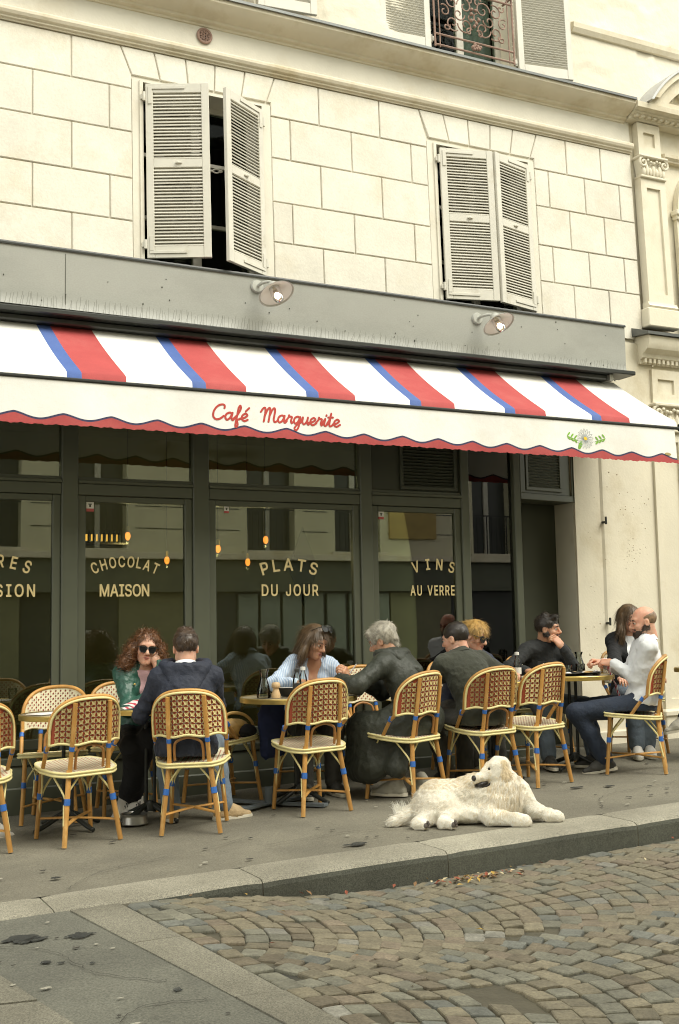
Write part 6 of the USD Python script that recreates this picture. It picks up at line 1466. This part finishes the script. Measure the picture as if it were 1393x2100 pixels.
# the bald man in the white shirt
x, y, hd = 5.885, -1.42, -56; L = w2l(x, y, hd, PS)
def x9(Q):
    m = Field(Q['HC'] - .18, Q['HC'] + .18, .0065); R, o = Q['R'], Q['HC']
    m.ell(o + R @ np.array([0, -.022, .025]), (.0792, .0985, .080), .02, R); m.ell(o + R @ np.array([0, .05, .075]), (.074, .125, .075), .01, R, -1); m.ell(o + R @ np.array([0, .13, -.03]), (.1, .105, .12), .01, R, -1); m.ell(o + R @ np.array([0, -.0, -.15]), (.14, .14, .085), .01, R, -1)
    for q in (-1, 1): m.ell(o + R @ np.array([q * .095, .006, -.022]), (.03, .03, .038), .008, R, -1)
    put('hair', m.mesh(), H_STUB, Q['t'], smooth=True)
person(x, y, hd, 'bald bearded man in white shirt and jeans at the table by the stone wall', s=PS, lean=-9, seat=-.02, hunch=.03, twist=-4, head=(-10, 10, 0), neck_f=.02, rh=L(5.80, -1.14, .80), lh=L(5.795, -1.28, .80), rpole=(.8, -.6, -.8), lpole=(-.6, -.6, -1), rpose=('grip', (-.3, .9, .2), (.2, .2, 1)), lpose=('grip', (.3, .9, .1), (-.6, .2, .8)), rk=(.20, .42, .49), lk=(-.10, .50, .47), ra=(.18, .30, .09), la=(-.08, .27, .09), rfd=(0, 1), lfd=(.0, 1), shoe_pitch=(0, 10), skin=SKIN_P, top=WHITEC, top_kind='shirt', trousers=DENIM_D, shoes=SH_DARK, sole=SOLE, hair_kind=None, hair_m=H_BROWN, beard=H_BROWN, collar=WHITEC, fold=.009, extra=x9)
# partly in view at the edges
x, y, hd = 7.02, -1.50, -78; L = w2l(x, y, hd, PS)
person(x, y, hd, 'person cut off by the right edge with a crossed leg and grey sneaker', s=PS, lean=4, head=(0, 5, 0), rh=L(6.68, -1.30, .76), lh=L(6.72, -1.62, .60), rk=(.10, .44, .50), ra=(.09, .40, .09), lk=(-.02, .46, .60), la=(.02, .66, .34), lfd=(.1, 1), skin=SKIN_P, top=NAVY, trousers=BLACKC, shoes=SH_GREY, hair_kind='short', hair_m=H_BROWN, shoe_pitch=(0, 10))
x, y, hd = .97, -1.26, 0; L = w2l(x, y, hd, PS)
person(x, y, hd, 'person in pale clothes cut off by the left edge of the view', s=PS, lean=9, rh=np.array([.12, .38, .72]), rpole=(.2, -.4, -1), head=(0, 8, 0), rk=(.22, .36, .50), ra=(.27, .34, .10), rfd=(1, .4), shoe_pitch=(12, 0), skin=SKIN, top=PALEG, trousers=PALEG, shoes=SH_WHITE, hair_kind='short', hair_m=H_BROWN)
# ------------------------------------------------------------------ the golden retriever lying on the pavement
FUR = mat('cream_fur', (.80, .745, .63), .8, .08, 12., .3, 60., .004, col2=(.70, .59, .42), blot=(7., .60, .78)); FUR2 = mat('golden_fur', (.68, .56, .37), .8, .12, 14., .3, 60., .004); FURW = mat('white_fur', (.82, .79, .70), .75, .1, 12., .3, 60., .004)
NOSE = mat('dog_nose', (.022, .018, .016), .35, .1); TONG = mat('dog_tongue', (.48, .17, .15), .4, .1); TEETH = mat('dog_teeth', (.75, .70, .58), .4); PAD = mat('dog_pad', (.12, .10, .085), .8, .2)
def dog():
    ox, oy = 3.735, -2.36; e1 = np.array([math.cos(YAW), -math.sin(YAW), 0]); e2 = np.array([-math.sin(YAW), -math.cos(YAW), 0]); up = np.array([0, 0, 1.])
    t = thing('dog', 'cream golden retriever lying on the pavement edge with its mouth open', 'dog', (ox, oy, float(ground(ox))))
    Bm = np.stack([e1, e2, up], 1)
    def W(m):
        v = np.asarray(m.vertices) * [.90, .95, 1.04] @ Bm.T + [ox, oy, 0]; v[:, 2] += ground(v[:, 0]); return trimesh.Trimesh(v, m.faces, process=False)
    P = lambda a, b, z: np.array([a, b, z])
    f = Field((-.62, -.34, -.02), (.72, .34, .44), .0085)
    # trunk, rump, chest
    f.ell(P(-.20, -.02, .115), (.135, .115, .105), .06).cone(P(-.18, -.04, .125), P(.08, -.03, .135), .105, .115, .07).cone(P(.08, -.03, .135), P(.255, .0, .145), .118, .120, .07)
    f.ell(P(.27, .045, .120), (.105, .100, .130), .06).ell(P(.02, .04, .055), (.19, .10, .055), .05)
    # thigh, hind legs and paws
    f.ell(P(-.19, .085, .085), (.125, .065, .085), .05).cone(P(-.26, .12, .05), P(-.33, .16, .030), .045, .032, .03).cone(P(-.34, .16, .028), P(-.285, .20, .026), .030, .027, .02)
    f.cone(P(-.12, .13, .05), P(-.17, .19, .032), .045, .032, .03).cone(P(-.18, .19, .030), P(-.115, .225, .028), .031, .029, .02)
    # tail
    f.cone(P(-.29, -.02, .09), P(-.38, .0, .045), .050, .045, .04).cone(P(-.38, .0, .045), P(-.47, .05, .028), .050, .030, .03)
    # fore legs
    f.cone(P(.19, .11, .10), P(.14, .155, .050), .066, .048, .05).cone(P(.14, .155, .048), P(.30, .215, .036), .045, .035, .03).cone(P(.30, .215, .034), P(.355, .235, .030), .037, .034, .02)
    f.cone(P(.36, .02, .15), P(.43, .06, .065), .075, .048, .05).cone(P(.43, .06, .062), P(.53, .11, .036), .046, .035, .03).cone(P(.53, .11, .034), P(.585, .125, .029), .037, .033, .02)
    for (a, b, z) in ((.372, .222, .026), (.378, .240, .026), (.366, .255, .024), (.602, .112, .025), (.608, .128, .025), (.598, .144, .024)): f.ell(P(a, b, z), (.022, .013, .018), .008)
    # neck and head
    f.cone(P(.26, .02, .17), P(.225, .03, .255), .105, .080, .05)
    hc = P(.215, .035, .292); hd = unit((-.93, .30, -.16)); hs = unit(np.cross(up, hd)); hu = np.cross(hd, hs); RH = np.stack([hs, hd, hu], 1); h = lambda s, d, u: hc + RH @ np.array([s, d, u])
    f.ell(h(0, -.005, .008), (.068, .082, .066), .03, RH).ell(h(0, .055, -.010), (.050, .060, .045), .03, RH).cone(h(0, .07, -.012), h(0, .150, -.022), .040, .030, .025).ell(h(0, .155, -.016), (.026, .022, .022), .012, RH)
    f.cone(h(0, .03, -.055), h(0, .115, -.075), .030, .020, .015)          # lower jaw
    f.cone(h(0, .05, -.042), h(0, .16, -.056), .012, .016, .008, (hs, .45), -1)
    for s in (-1, 1): f.ell(h(s * .030, .070, .022), (.011, .013, .009), .010, RH, -1); f.cone(h(s * .022, .062, .036), h(s * .040, .050, .034), .010, .012, .015)
    m = f.mesh(); m = wrinkle(m, .006, 16, (1, 1, 1), 3); B = put('body', W(m), FUR, t, smooth=True)
    # ears
    ears = []
    for s in (-1, 1):
        g = Field(hc - .2, hc + .2, .007); g.cone(h(s * .058, -.020, .030), h(s * .078, -.020, -.045), .026, .034, .02, (hs, 1.9)).cone(h(s * .078, -.020, -.045), h(s * .072, -.005, -.105), .034, .018, .02, (hs, 1.9)); em = g.mesh(); ears.append(em)
        E = put('ear', W(em), FUR2, B, smooth=True)
        p, n = scatter(em, 500, 3); d = np.tile(-hu, (len(p), 1)) + np.random.default_rng(3).normal(0, .3, p.shape); d -= n * (d * n).sum(1, keepdims=True); d /= np.linalg.norm(d, axis=1, keepdims=True); put('ear_fur', W(strands(p, n, d, .035, .0022, .25, 2, 0, 5)), FUR2, E, kind='stuff')
    # nose, eyes, mouth
    nm = trimesh.creation.icosphere(2, 1); nm.apply_scale([.021, .016, .017]); put('nose', W(move(nm, RH, h(0, .176, -.010))), NOSE, B, smooth=True)
    for s in (-1, 1):
        e = trimesh.creation.icosphere(2, .0095); put('eye', W(move(e, np.eye(3), h(s * .031, .072, .0225))), NOSE, B, smooth=True)
    mo = Field(hc - .2, hc + .2, .006); mo.cone(h(0, .035, -.046), h(0, .145, -.052), .016, .018, .01, (hs, .55)); put('mouth', W(mo.mesh()), NOSE, B, smooth=True)
    li = [tube(spline([h(s * .034, .025, -.030), h(s * .036, .05, -.050), h(s * .030, .10, -.064), h(s * .016, .135, -.066)], 5), .0075, 6) for s in (-1, 1)]; put('lip', W(cat(li)), NOSE, B, smooth=True)
    tg = Field(hc - .2, hc + .2, .006); tg.cone(h(0, .06, -.058), h(0, .130, -.056), .018, .016, .01, (hu, 2.2)); put('tongue', W(tg.mesh()), TONG, B, smooth=True)
    te = [tube([h(s * .017, .128, -.062), h(s * .017, .130, -.048)], [.004, .001], 5) for s in (-1, 1)] + [tube([h(s * .006, .138, -.060), h(s * .006, .139, -.053)], .0028, 5) for s in (-1, 0, 1)]; put('teeth', W(cat(te)), TEETH, B)
    for (c, r0) in ((P(-.282, .222, .026), 1), (P(-.108, .250, .028), 1)):
        pads = []
        for q in ((0, 0, 0, .016), (.018, .006, .010, .009), (.020, .004, -.006, .009), (.012, .008, .020, .009)):
            s_ = trimesh.creation.icosphere(1, q[3]); s_.apply_translation(c + np.array(q[:3])); pads.append(s_)
        put('paw_pad', W(cat(pads)), PAD, B, smooth=True)
    # coat: flowing from the nose back and down
    p, n = scatter(m, 52000, 11); g = np.random.default_rng(2)
    d = np.tile(np.array([-.75, .1, -.45]), (len(p), 1)); hz = (np.linalg.norm(p - hc, axis=1) < .125) & (p[:, 2] > .235); nose_d = p - h(0, .16, 0)
    d[hz] = nose_d[hz] / .1; leg = (p[:, 2] < .075) & (p[:, 1] > .13); d[leg] = [.3, .1, -.8]; fl = (p[:, 0] > .14) & (p[:, 0] < .36) & (p[:, 2] < .26) & (p[:, 1] > .02) & ~leg; d[fl] = [-.25, .35, -1.]
    tail = p[:, 0] < -.30; d[tail] = [-1., .25, -.15]
    d = d + g.normal(0, .20, d.shape); d -= n * (d * n).sum(1, keepdims=True) * .85; d /= np.maximum(np.linalg.norm(d, axis=1, keepdims=True), 1e-9)
    L = np.where(hz, .009, np.where(leg, .010, np.where(tail, .045, np.where(fl, .038, .021)))) * (1 + .5 * (meshkit.fbm(p * 9, 2, 4) - .5)); L = np.where((p - h(0, .1, 0) @ np.eye(3) if False else np.linalg.norm(p - h(0, .13, -.02), axis=1)) < .06, .006, L)
    ok = (p[:, 2] > .012); p, n, d, L, hz, fl, tail, leg = (a[ok] for a in (p, n, d, L, hz, fl, tail, leg))
    gold = ((p[:, 2] > .20) & (p[:, 0] < .16) & (g.random(len(p)) < .6)) | (fl & (g.random(len(p)) < .35)) | (~hz & (g.random(len(p)) < .10)); white = (leg | (p[:, 2] < .10)) & ~gold & (g.random(len(p)) < .7)
    for nm_, sel, mt in (('fur', ~gold & ~white, FUR), ('fur', gold, FUR2), ('fur', white, FURW)):
        k = strands(p[sel], n[sel], d[sel], L[sel][:, None], .0014, .14, 3, .02, 9, .12); k.vertices[:, 2] = np.maximum(k.vertices[:, 2], .002); put(nm_, W(k), mt, B, kind='stuff')
    tt = np.random.default_rng(8); tp = np.stack([tt.uniform(-.46, -.30, 260), tt.uniform(-.03, .05, 260), tt.uniform(.03, .08, 260)], 1); td = np.stack([tt.normal(-.4, .25, 260), tt.normal(0, .2, 260), tt.uniform(.3, .9, 260)], 1); td /= np.linalg.norm(td, axis=1, keepdims=True)
    put('tail_feathers', W(strands(tp, np.tile([0, -.8, .3], (260, 1)), td, .060, .0018, .3, 4, .04, 4)), FURW, B, kind='stuff')
dog()
# ------------------------------------------------------------------ things on the tables, chairs and pavement
CLEAR = usdkit.material(stage, '/World/Looks/clear_glass', {'tr': ('transparent_bsdf', {'color': (.93, .95, .92)}), 'gl': ('glossy_bsdf', {'roughness': .02}), 'fr': ('layer_weight', {'blend': .35}), 'mx': ('mix_closure', {})}, [('fr.fresnel', 'mx.fac'), ('tr.BSDF', 'mx.closure1'), ('gl.BSDF', 'mx.closure2')], surface='mx.closure')
WATER = usdkit.material(stage, '/World/Looks/carafe_water', {'tr': ('transparent_bsdf', {'color': (.80, .86, .84)}), 'gl': ('glossy_bsdf', {'roughness': .02}), 'fr': ('fresnel', {'IOR': 1.33}), 'mx': ('mix_closure', {})}, [('fr.fac', 'mx.fac'), ('tr.BSDF', 'mx.closure1'), ('gl.BSDF', 'mx.closure2')], surface='mx.closure')
CERW = mat('white_ceramic', (.72, .70, .64), .3, .03); CERD = mat('dark_ceramic', (.035, .035, .032), .35, .1); STEEL = mat('steel_bowl', (.42, .41, .38), .28, .1, 8., .05, 30., .002, metal=.9); KETCH = mat('ketchup', (.42, .03, .015), .4, .1); WOODL = mat('pale_wood', (.52, .36, .19), .5, .15, 12., .1, stretch=(1, 1, .2)); NAPW = mat('napkin_white', (.72, .69, .66), .85, .04); NAPR = mat('napkin_red', (.55, .075, .10), .85, .1)
SKYB = mat('umbrella_base_grey', (.13, .15, .16), .5, .1); TAN = mat('tan_leather', (.52, .32, .10), .5, .15, 8., .3, 30., .006)
def on(tx, ty): return float(ground(tx)) + TH + .002
def tz(k, x, y): return float(ground(TABLES[k][0])) + TH + .003
def simple(name, label, cat_, loc, parts, group=None):
    t = thing(name, label, cat_, loc, group)
    for nm, m, mt in parts: put(nm, xf(m, loc), mt, t, smooth=40)
    return t
def carafe(x, y, z, label, h=.19, fill=.5):
    pr = [(0, 0), (.046, 0), (.048, .01), (.046, .05), (.036, .09), (.024, .125), (.024, .145), (.034, h), (.0325, h), (.0225, .146), (.0225, .125), (.034, .09), (.044, .05), (.045, .012), (0, .008)]
    wt = [(0, .009), (.0435, .012), (.0435, .05), (.038, .075), (0, .075)]
    simple('water_carafe', label, 'carafe', (x, y, z), [('glass', lathe(pr, 28), CLEAR), ('water', lathe(wt, 28), WATER)])
def tumbler(x, y, z, label, h=.085, r=.034, group=None):
    simple('drinking_glass', label, 'glass', (x, y, z), [('glass', lathe([(0, 0), (r * .85, 0), (r, h), (r - .002, h), (r * .83, .008), (0, .008)], 24), CLEAR)], group)
def bottle(x, y, z, label, fill, cap, h=.21):
    simple('sauce_bottle', label, 'bottle', (x, y, z), [('glass', lathe([(0, 0), (.028, 0), (.030, .01), (.030, .10), (.026, .13), (.014, .17), (.014, h - .02), (0, h - .02)], 20), CLEAR), ('sauce', lathe([(0, .004), (.0265, .004), (.027, .05), (.0, .05)], 18), fill), ('label', lathe([(.0303, .045), (.0306, .045), (.0306, .095), (.0303, .095)], 20), CERD if cap is CERD else CERW), ('cap', lathe([(0, h - .022), (.017, h - .022), (.017, h), (0, h + .002)], 16), cap)])
z2 = tz('t2', 0, 0)
carafe(2.99, -1.05, z2, 'clear glass water carafe at the left end of the large round table')
simple('pepper_mill', 'pale wooden pepper mill beside the water carafe', 'pepper mill', (3.05, -1.12, z2), [('body', lathe([(0, 0), (.030, 0), (.031, .02), (.022, .05), (.019, .065), (.030, .072), (.031, .078), (0, .078)], 24), WOODL), ('cap', lathe([(0, .079), (.029, .079), (.030, .092), (.022, .104), (0, .106)], 24), WOODL)])
simple('bowl', 'dark bowl of food in front of the woman in pale blue', 'bowl', (3.19, -1.00, z2), [('dish', lathe([(0, 0), (.045, 0), (.06, .02), (.085, .055), (.10, .060), (.098, .064), (.082, .059), (.058, .026), (0, .02)], 32), CERD), ('rim', lathe([(.094, .0605), (.101, .0615), (.100, .0655), (.094, .0645)], 32), CERW)])
bottle(3.17, -1.20, z2, 'dark labelled sauce bottle with black cap beside the bowl', KETCH, CERD, .19)
bottle(3.26, -1.10, z2, 'red sauce bottle with white cap behind the rattan chair', KETCH, CERW, .20)
tumbler(3.60, -.98, z2, 'empty drinking glass between the cigarette hand and the raincoat sleeve')
# cigarette held by the woman in pale blue
simple('cigarette', 'lit white cigarette between her fingers', 'cigarette', (3.662, -1.075, .94), [('paper', tube([(-.020, .02, -.035), (.018, -.012, .030)], .0042, 8), NAPW), ('ash', tube([(.018, -.012, .030), (.024, -.017, .041)], .004, 8), CERD)])
z3 = tz('t3', 0, 0)
bottle(5.06, -1.06, z3, 'ketchup bottle with white cap in front of the bearded man', KETCH, CERW, .21)
simple('salt_shaker', 'small white shaker next to the ketchup bottle', 'shaker', (5.13, -.95, z3), [('body', lathe([(0, 0), (.018, 0), (.014, .04), (.012, .05), (0, .055)], 16), CERW)])
z4 = tz('t4', 0, 0)
def plate_(x, y, z, label, food):
    t = simple('dinner_plate', label, 'plate', (x, y, z), [('dish', lathe([(0, 0), (.06, 0), (.10, .012), (.135, .02), (.134, .023), (.098, .016), (.06, .006), (0, .006)], 36), CERD)]); r = random.Random(label); 
    for k in range(9):
        s = trimesh.creation.icosphere(1, 1); s.apply_scale([r.uniform(.012, .03), r.uniform(.012, .03), r.uniform(.006, .014)]); s.apply_translation((x + r.uniform(-.07, .07), y + r.uniform(-.06, .06), z + .016)); put('food', s, (NAPW, food, WOODL)[k % 3], t, smooth=True)
plate_(5.68, -1.08, z4, 'dark oval plate with food scraps by the stone wall', TAN); plate_(5.46, -1.10, z4, 'dark plate nearest the bearded man', TAN)
tumbler(5.56, -1.02, z4, 'short clear tumbler in front of the bearded man', .075, .042); tumbler(5.74, -.95, z4, 'tumbler of dark drink beside the small carafe', .08, .038)
simple('drink', 'dark drink in the tumbler by the small carafe', 'drink', (5.74, -.95, z4), [('liquid', lathe([(0, .01), (.030, .01), (.034, .055), (0, .055)], 20), CERD)]) if False else None
carafe(5.80, -.86, z4, 'small glass carafe against the stone wall', .17)
for k, (x, y) in enumerate(((5.81, -1.06), (5.86, -1.00))):
    simple('crumpled_napkin', ('larger crumpled white napkin near the table edge by the wall', 'smaller crumpled white napkin nearest the wall side')[k], 'napkin', (x, y, z4), [('paper', wrinkle(trimesh.creation.icosphere(3, .028 - .006 * k), .014, 60, seed=k), NAPW)])
# striped napkins on the second table
z1 = tz('t1', 0, 0)
def striped(name, label, cx, cy, z, w, d, h, seed, rz=0):
    t = thing(name, label, 'napkin', (cx, cy, z), None); n = 7
    for k in range(n):
        a, b = -w / 2 + k * w / n, -w / 2 + (k + 1) * w / n; us, vs = np.linspace(a, b, 6), np.linspace(-d / 2, d / 2, 14)
        m = sheet(lambda u, v: (u, v, h * (.35 + .9 * meshkit.fbm(np.stack([u * 16 + seed, v * 16, 0 * u], -1), 2, seed)) * np.exp(-(u / w * 1.5) ** 2 - (v / d * 1.5) ** 2)), us, vs)[0]
        put('stripe', xf(m, (cx, cy, z + .001), rz=rz), NAPR if k % 2 else NAPW, t, smooth=True)
striped('striped_napkin', 'crumpled red and white striped napkin on the table left of the navy jacket', 2.13, -.98, z1, .14, .12, .055, 3, .4); striped('striped_napkin', 'flat white napkin with red stripes at the table rim', 2.06, -1.10, z1, .13, .10, .02, 5, .1)
simple('folded_paper', 'folded white paper lying on the leftmost round table', 'paper', (1.56, -.93, tz('t0', 0, 0)), [('sheet', xf(cbx(-.10, .10, -.07, .07, 0, .004, .001), rz=.5), NAPW)]); tumbler(1.70, -1.06, tz('t0', 0, 0), 'clear glass on the leftmost round table')
# red napkin in the bald man's hands, pink napkin corners
def hanging(name, label, pts, w, ma, mb, n=6):
    p0 = pts[0]; t = thing(name, label, 'napkin', p0); P = spline(pts, 8); k = len(P)
    for j in range(n):
        m = sheet(lambda u, v: (np.interp(v, np.arange(k), P[:, 0]) + u * (.35 + .65 * np.abs(np.sin(v * .18 + 1))) * .45 , np.interp(v, np.arange(k), P[:, 1]) + u * .8 * (.35 + .65 * np.abs(np.sin(v * .18 + 1))) + .008 * np.sin(v * .9 + u * 60), np.interp(v, np.arange(k), P[:, 2])), np.linspace(-w / 2 + j * w / n, -w / 2 + (j + 1) * w / n, 4), np.arange(k).astype(float))[0]
        put('fold', m, ma if j % 2 else mb, t, smooth=True)
g6 = float(ground(5.8)); hanging('checked_napkin', 'red and white napkin hanging from the hands of the bald man', [(5.79, -1.22, g6 + .79), (5.80, -1.25, g6 + .70), (5.82, -1.27, g6 + .63), (5.83, -1.29, g6 + .55)], .12, NAPR, NAPW)
g3 = float(ground(3.56)); hanging('pink_napkin', 'pink napkin corner hanging below the rim of the large round table', [(3.54, -1.02, g3 + .67), (3.565, -1.06, g3 + .63), (3.59, -1.08, g3 + .59)], .05, NAPR, NAPW, 3)
# dog bowl
simple('dog_bowl', 'shiny steel dog bowl on the pavement beside the hooded man chair', 'bowl', (2.085, -1.075, float(ground(2.085)) + .004), [('bowl', lathe([(0, 0), (.085, 0), (.088, .006), (.080, .045), (.082, .058), (.086, .062), (.082, .064), (.074, .054), (.068, .02), (0, .014)], 40), STEEL)])
# bag, jacket and small bits
gx = float(ground(2.92)) + SEAT_Z + .012
fb = Field((-.2, -.16, -.02), (.2, .16, .26), .009); fb.ell((0, 0, .055), (.13, .075, .065), .04).cone((-.09, 0, .03), (.09, 0, .03), .05, .045, .04); fbm_ = wrinkle(fb.mesh(), .010, 12, seed=4)
tb = thing('handbag', 'tan leather bag with a looped strap resting on the sideways rattan chair', 'bag', (2.90, -.66, gx)); put('bag_body', xf(fbm_, (2.90, -.66, gx), rz=.2), TAN, tb, smooth=True)
put('strap', xf(tube(spline([(-.10, .0, .07), (-.04, -.03, .155), (.07, -.04, .150), (.145, -.05, .09), (.155, -.06, .0), (.15, -.06, -.10)], 6), .011, 6, flat=((0, 1, 0), .35)), (2.90, -.66, gx), rz=.2), TAN, tb, smooth=True)
fk = Field((-.1, -.1, -.02), (.1, .1, .12), .008); fk.ell((0, 0, .035), (.065, .05, .045), .02); simple('dark_pouch', 'black pouch beside the tan bag on the chair seat', 'pouch', (3.00, -.72, gx), [('pouch', wrinkle(fk.mesh(), .008, 16, seed=6), BLACKC)])
simple('paper_sheet', 'white paper sheet on the edge of the sideways rattan chair', 'paper', (3.02, -.67, gx - .002), [('sheet', xf(cbx(-.07, .07, -.05, .05, 0, .003, .001), rz=.5), NAPW)])
fj = Field((-.2, -.15, -.42), (.2, .15, .1), .011); fj.cone((0, 0, .02), (.02, 0, -.26), .075, .085, .04, ((0, 1, 0), 1.8)).cone((-.05, 0, -.05), (-.06, .0, -.30), .06, .05, .05, ((0, 1, 0), 1.7))
simple('draped_jacket', 'crumpled blue jacket draped over the chair beside the woman in pale blue', 'jacket', (3.20, -.72, float(ground(3.2)) + .62), [('cloth', wrinkle(wrinkle(fj.mesh(), .014, 8, (1, 1, .4), 2), .006, 18, seed=7), cloth('blue_jacket', (.022, .035, .11), .8))])
# grey flat feet of a folded parasol base under the tables
tp_ = thing('parasol_base', 'flat blue-grey metal parasol foot lying under the large round table', 'parasol base', (3.05, -.98, float(ground(3.05))))
for a in (.3, 2.2, 3.7, 5.4): put('foot_plate', xf(plate(Polygon([(0, 0), (.42, .012), (.42, .0), (0, -.0)]).buffer(.004), -.035, .035), (3.05, -.98, float(ground(3.05)) + .012), rz=a), SKYB, tp_)
put('stub', lathe([(0, 0), (.03, 0), (.03, .12), (0, .12)], 16, (3.05, -.98, float(ground(3.05)))), SKYB, tp_)
g5 = tz('t5', 0, 0); tumbler(6.52, -1.36, g5, 'dark glass on the table at the right edge', .12, .036)
simple('cola_glass', 'tall glass of dark soda at the right edge of the view', 'glass', (6.56, -1.45, g5), [('liquid', lathe([(0, .006), (.030, .006), (.034, .12), (0, .12)], 20), CERD), ('rim', lathe([(.0305, .0), (.0355, .13), (.0345, .13), (.0300, .004)], 20), CLEAR)])
simple('phone', 'dark phone in the hand of the blonde woman', 'phone', (4.64, -1.02, float(ground(4.64)) + .80), [('case', xf(cbx(-.035, .035, -.004, .004, -.03, .05, .003), rz=.5, rx=.5), BLACKM), ('screen', xf(cbx(-.031, .031, .0042, .0052, -.026, .046, .0003), rz=.5, rx=.5), CERW)])
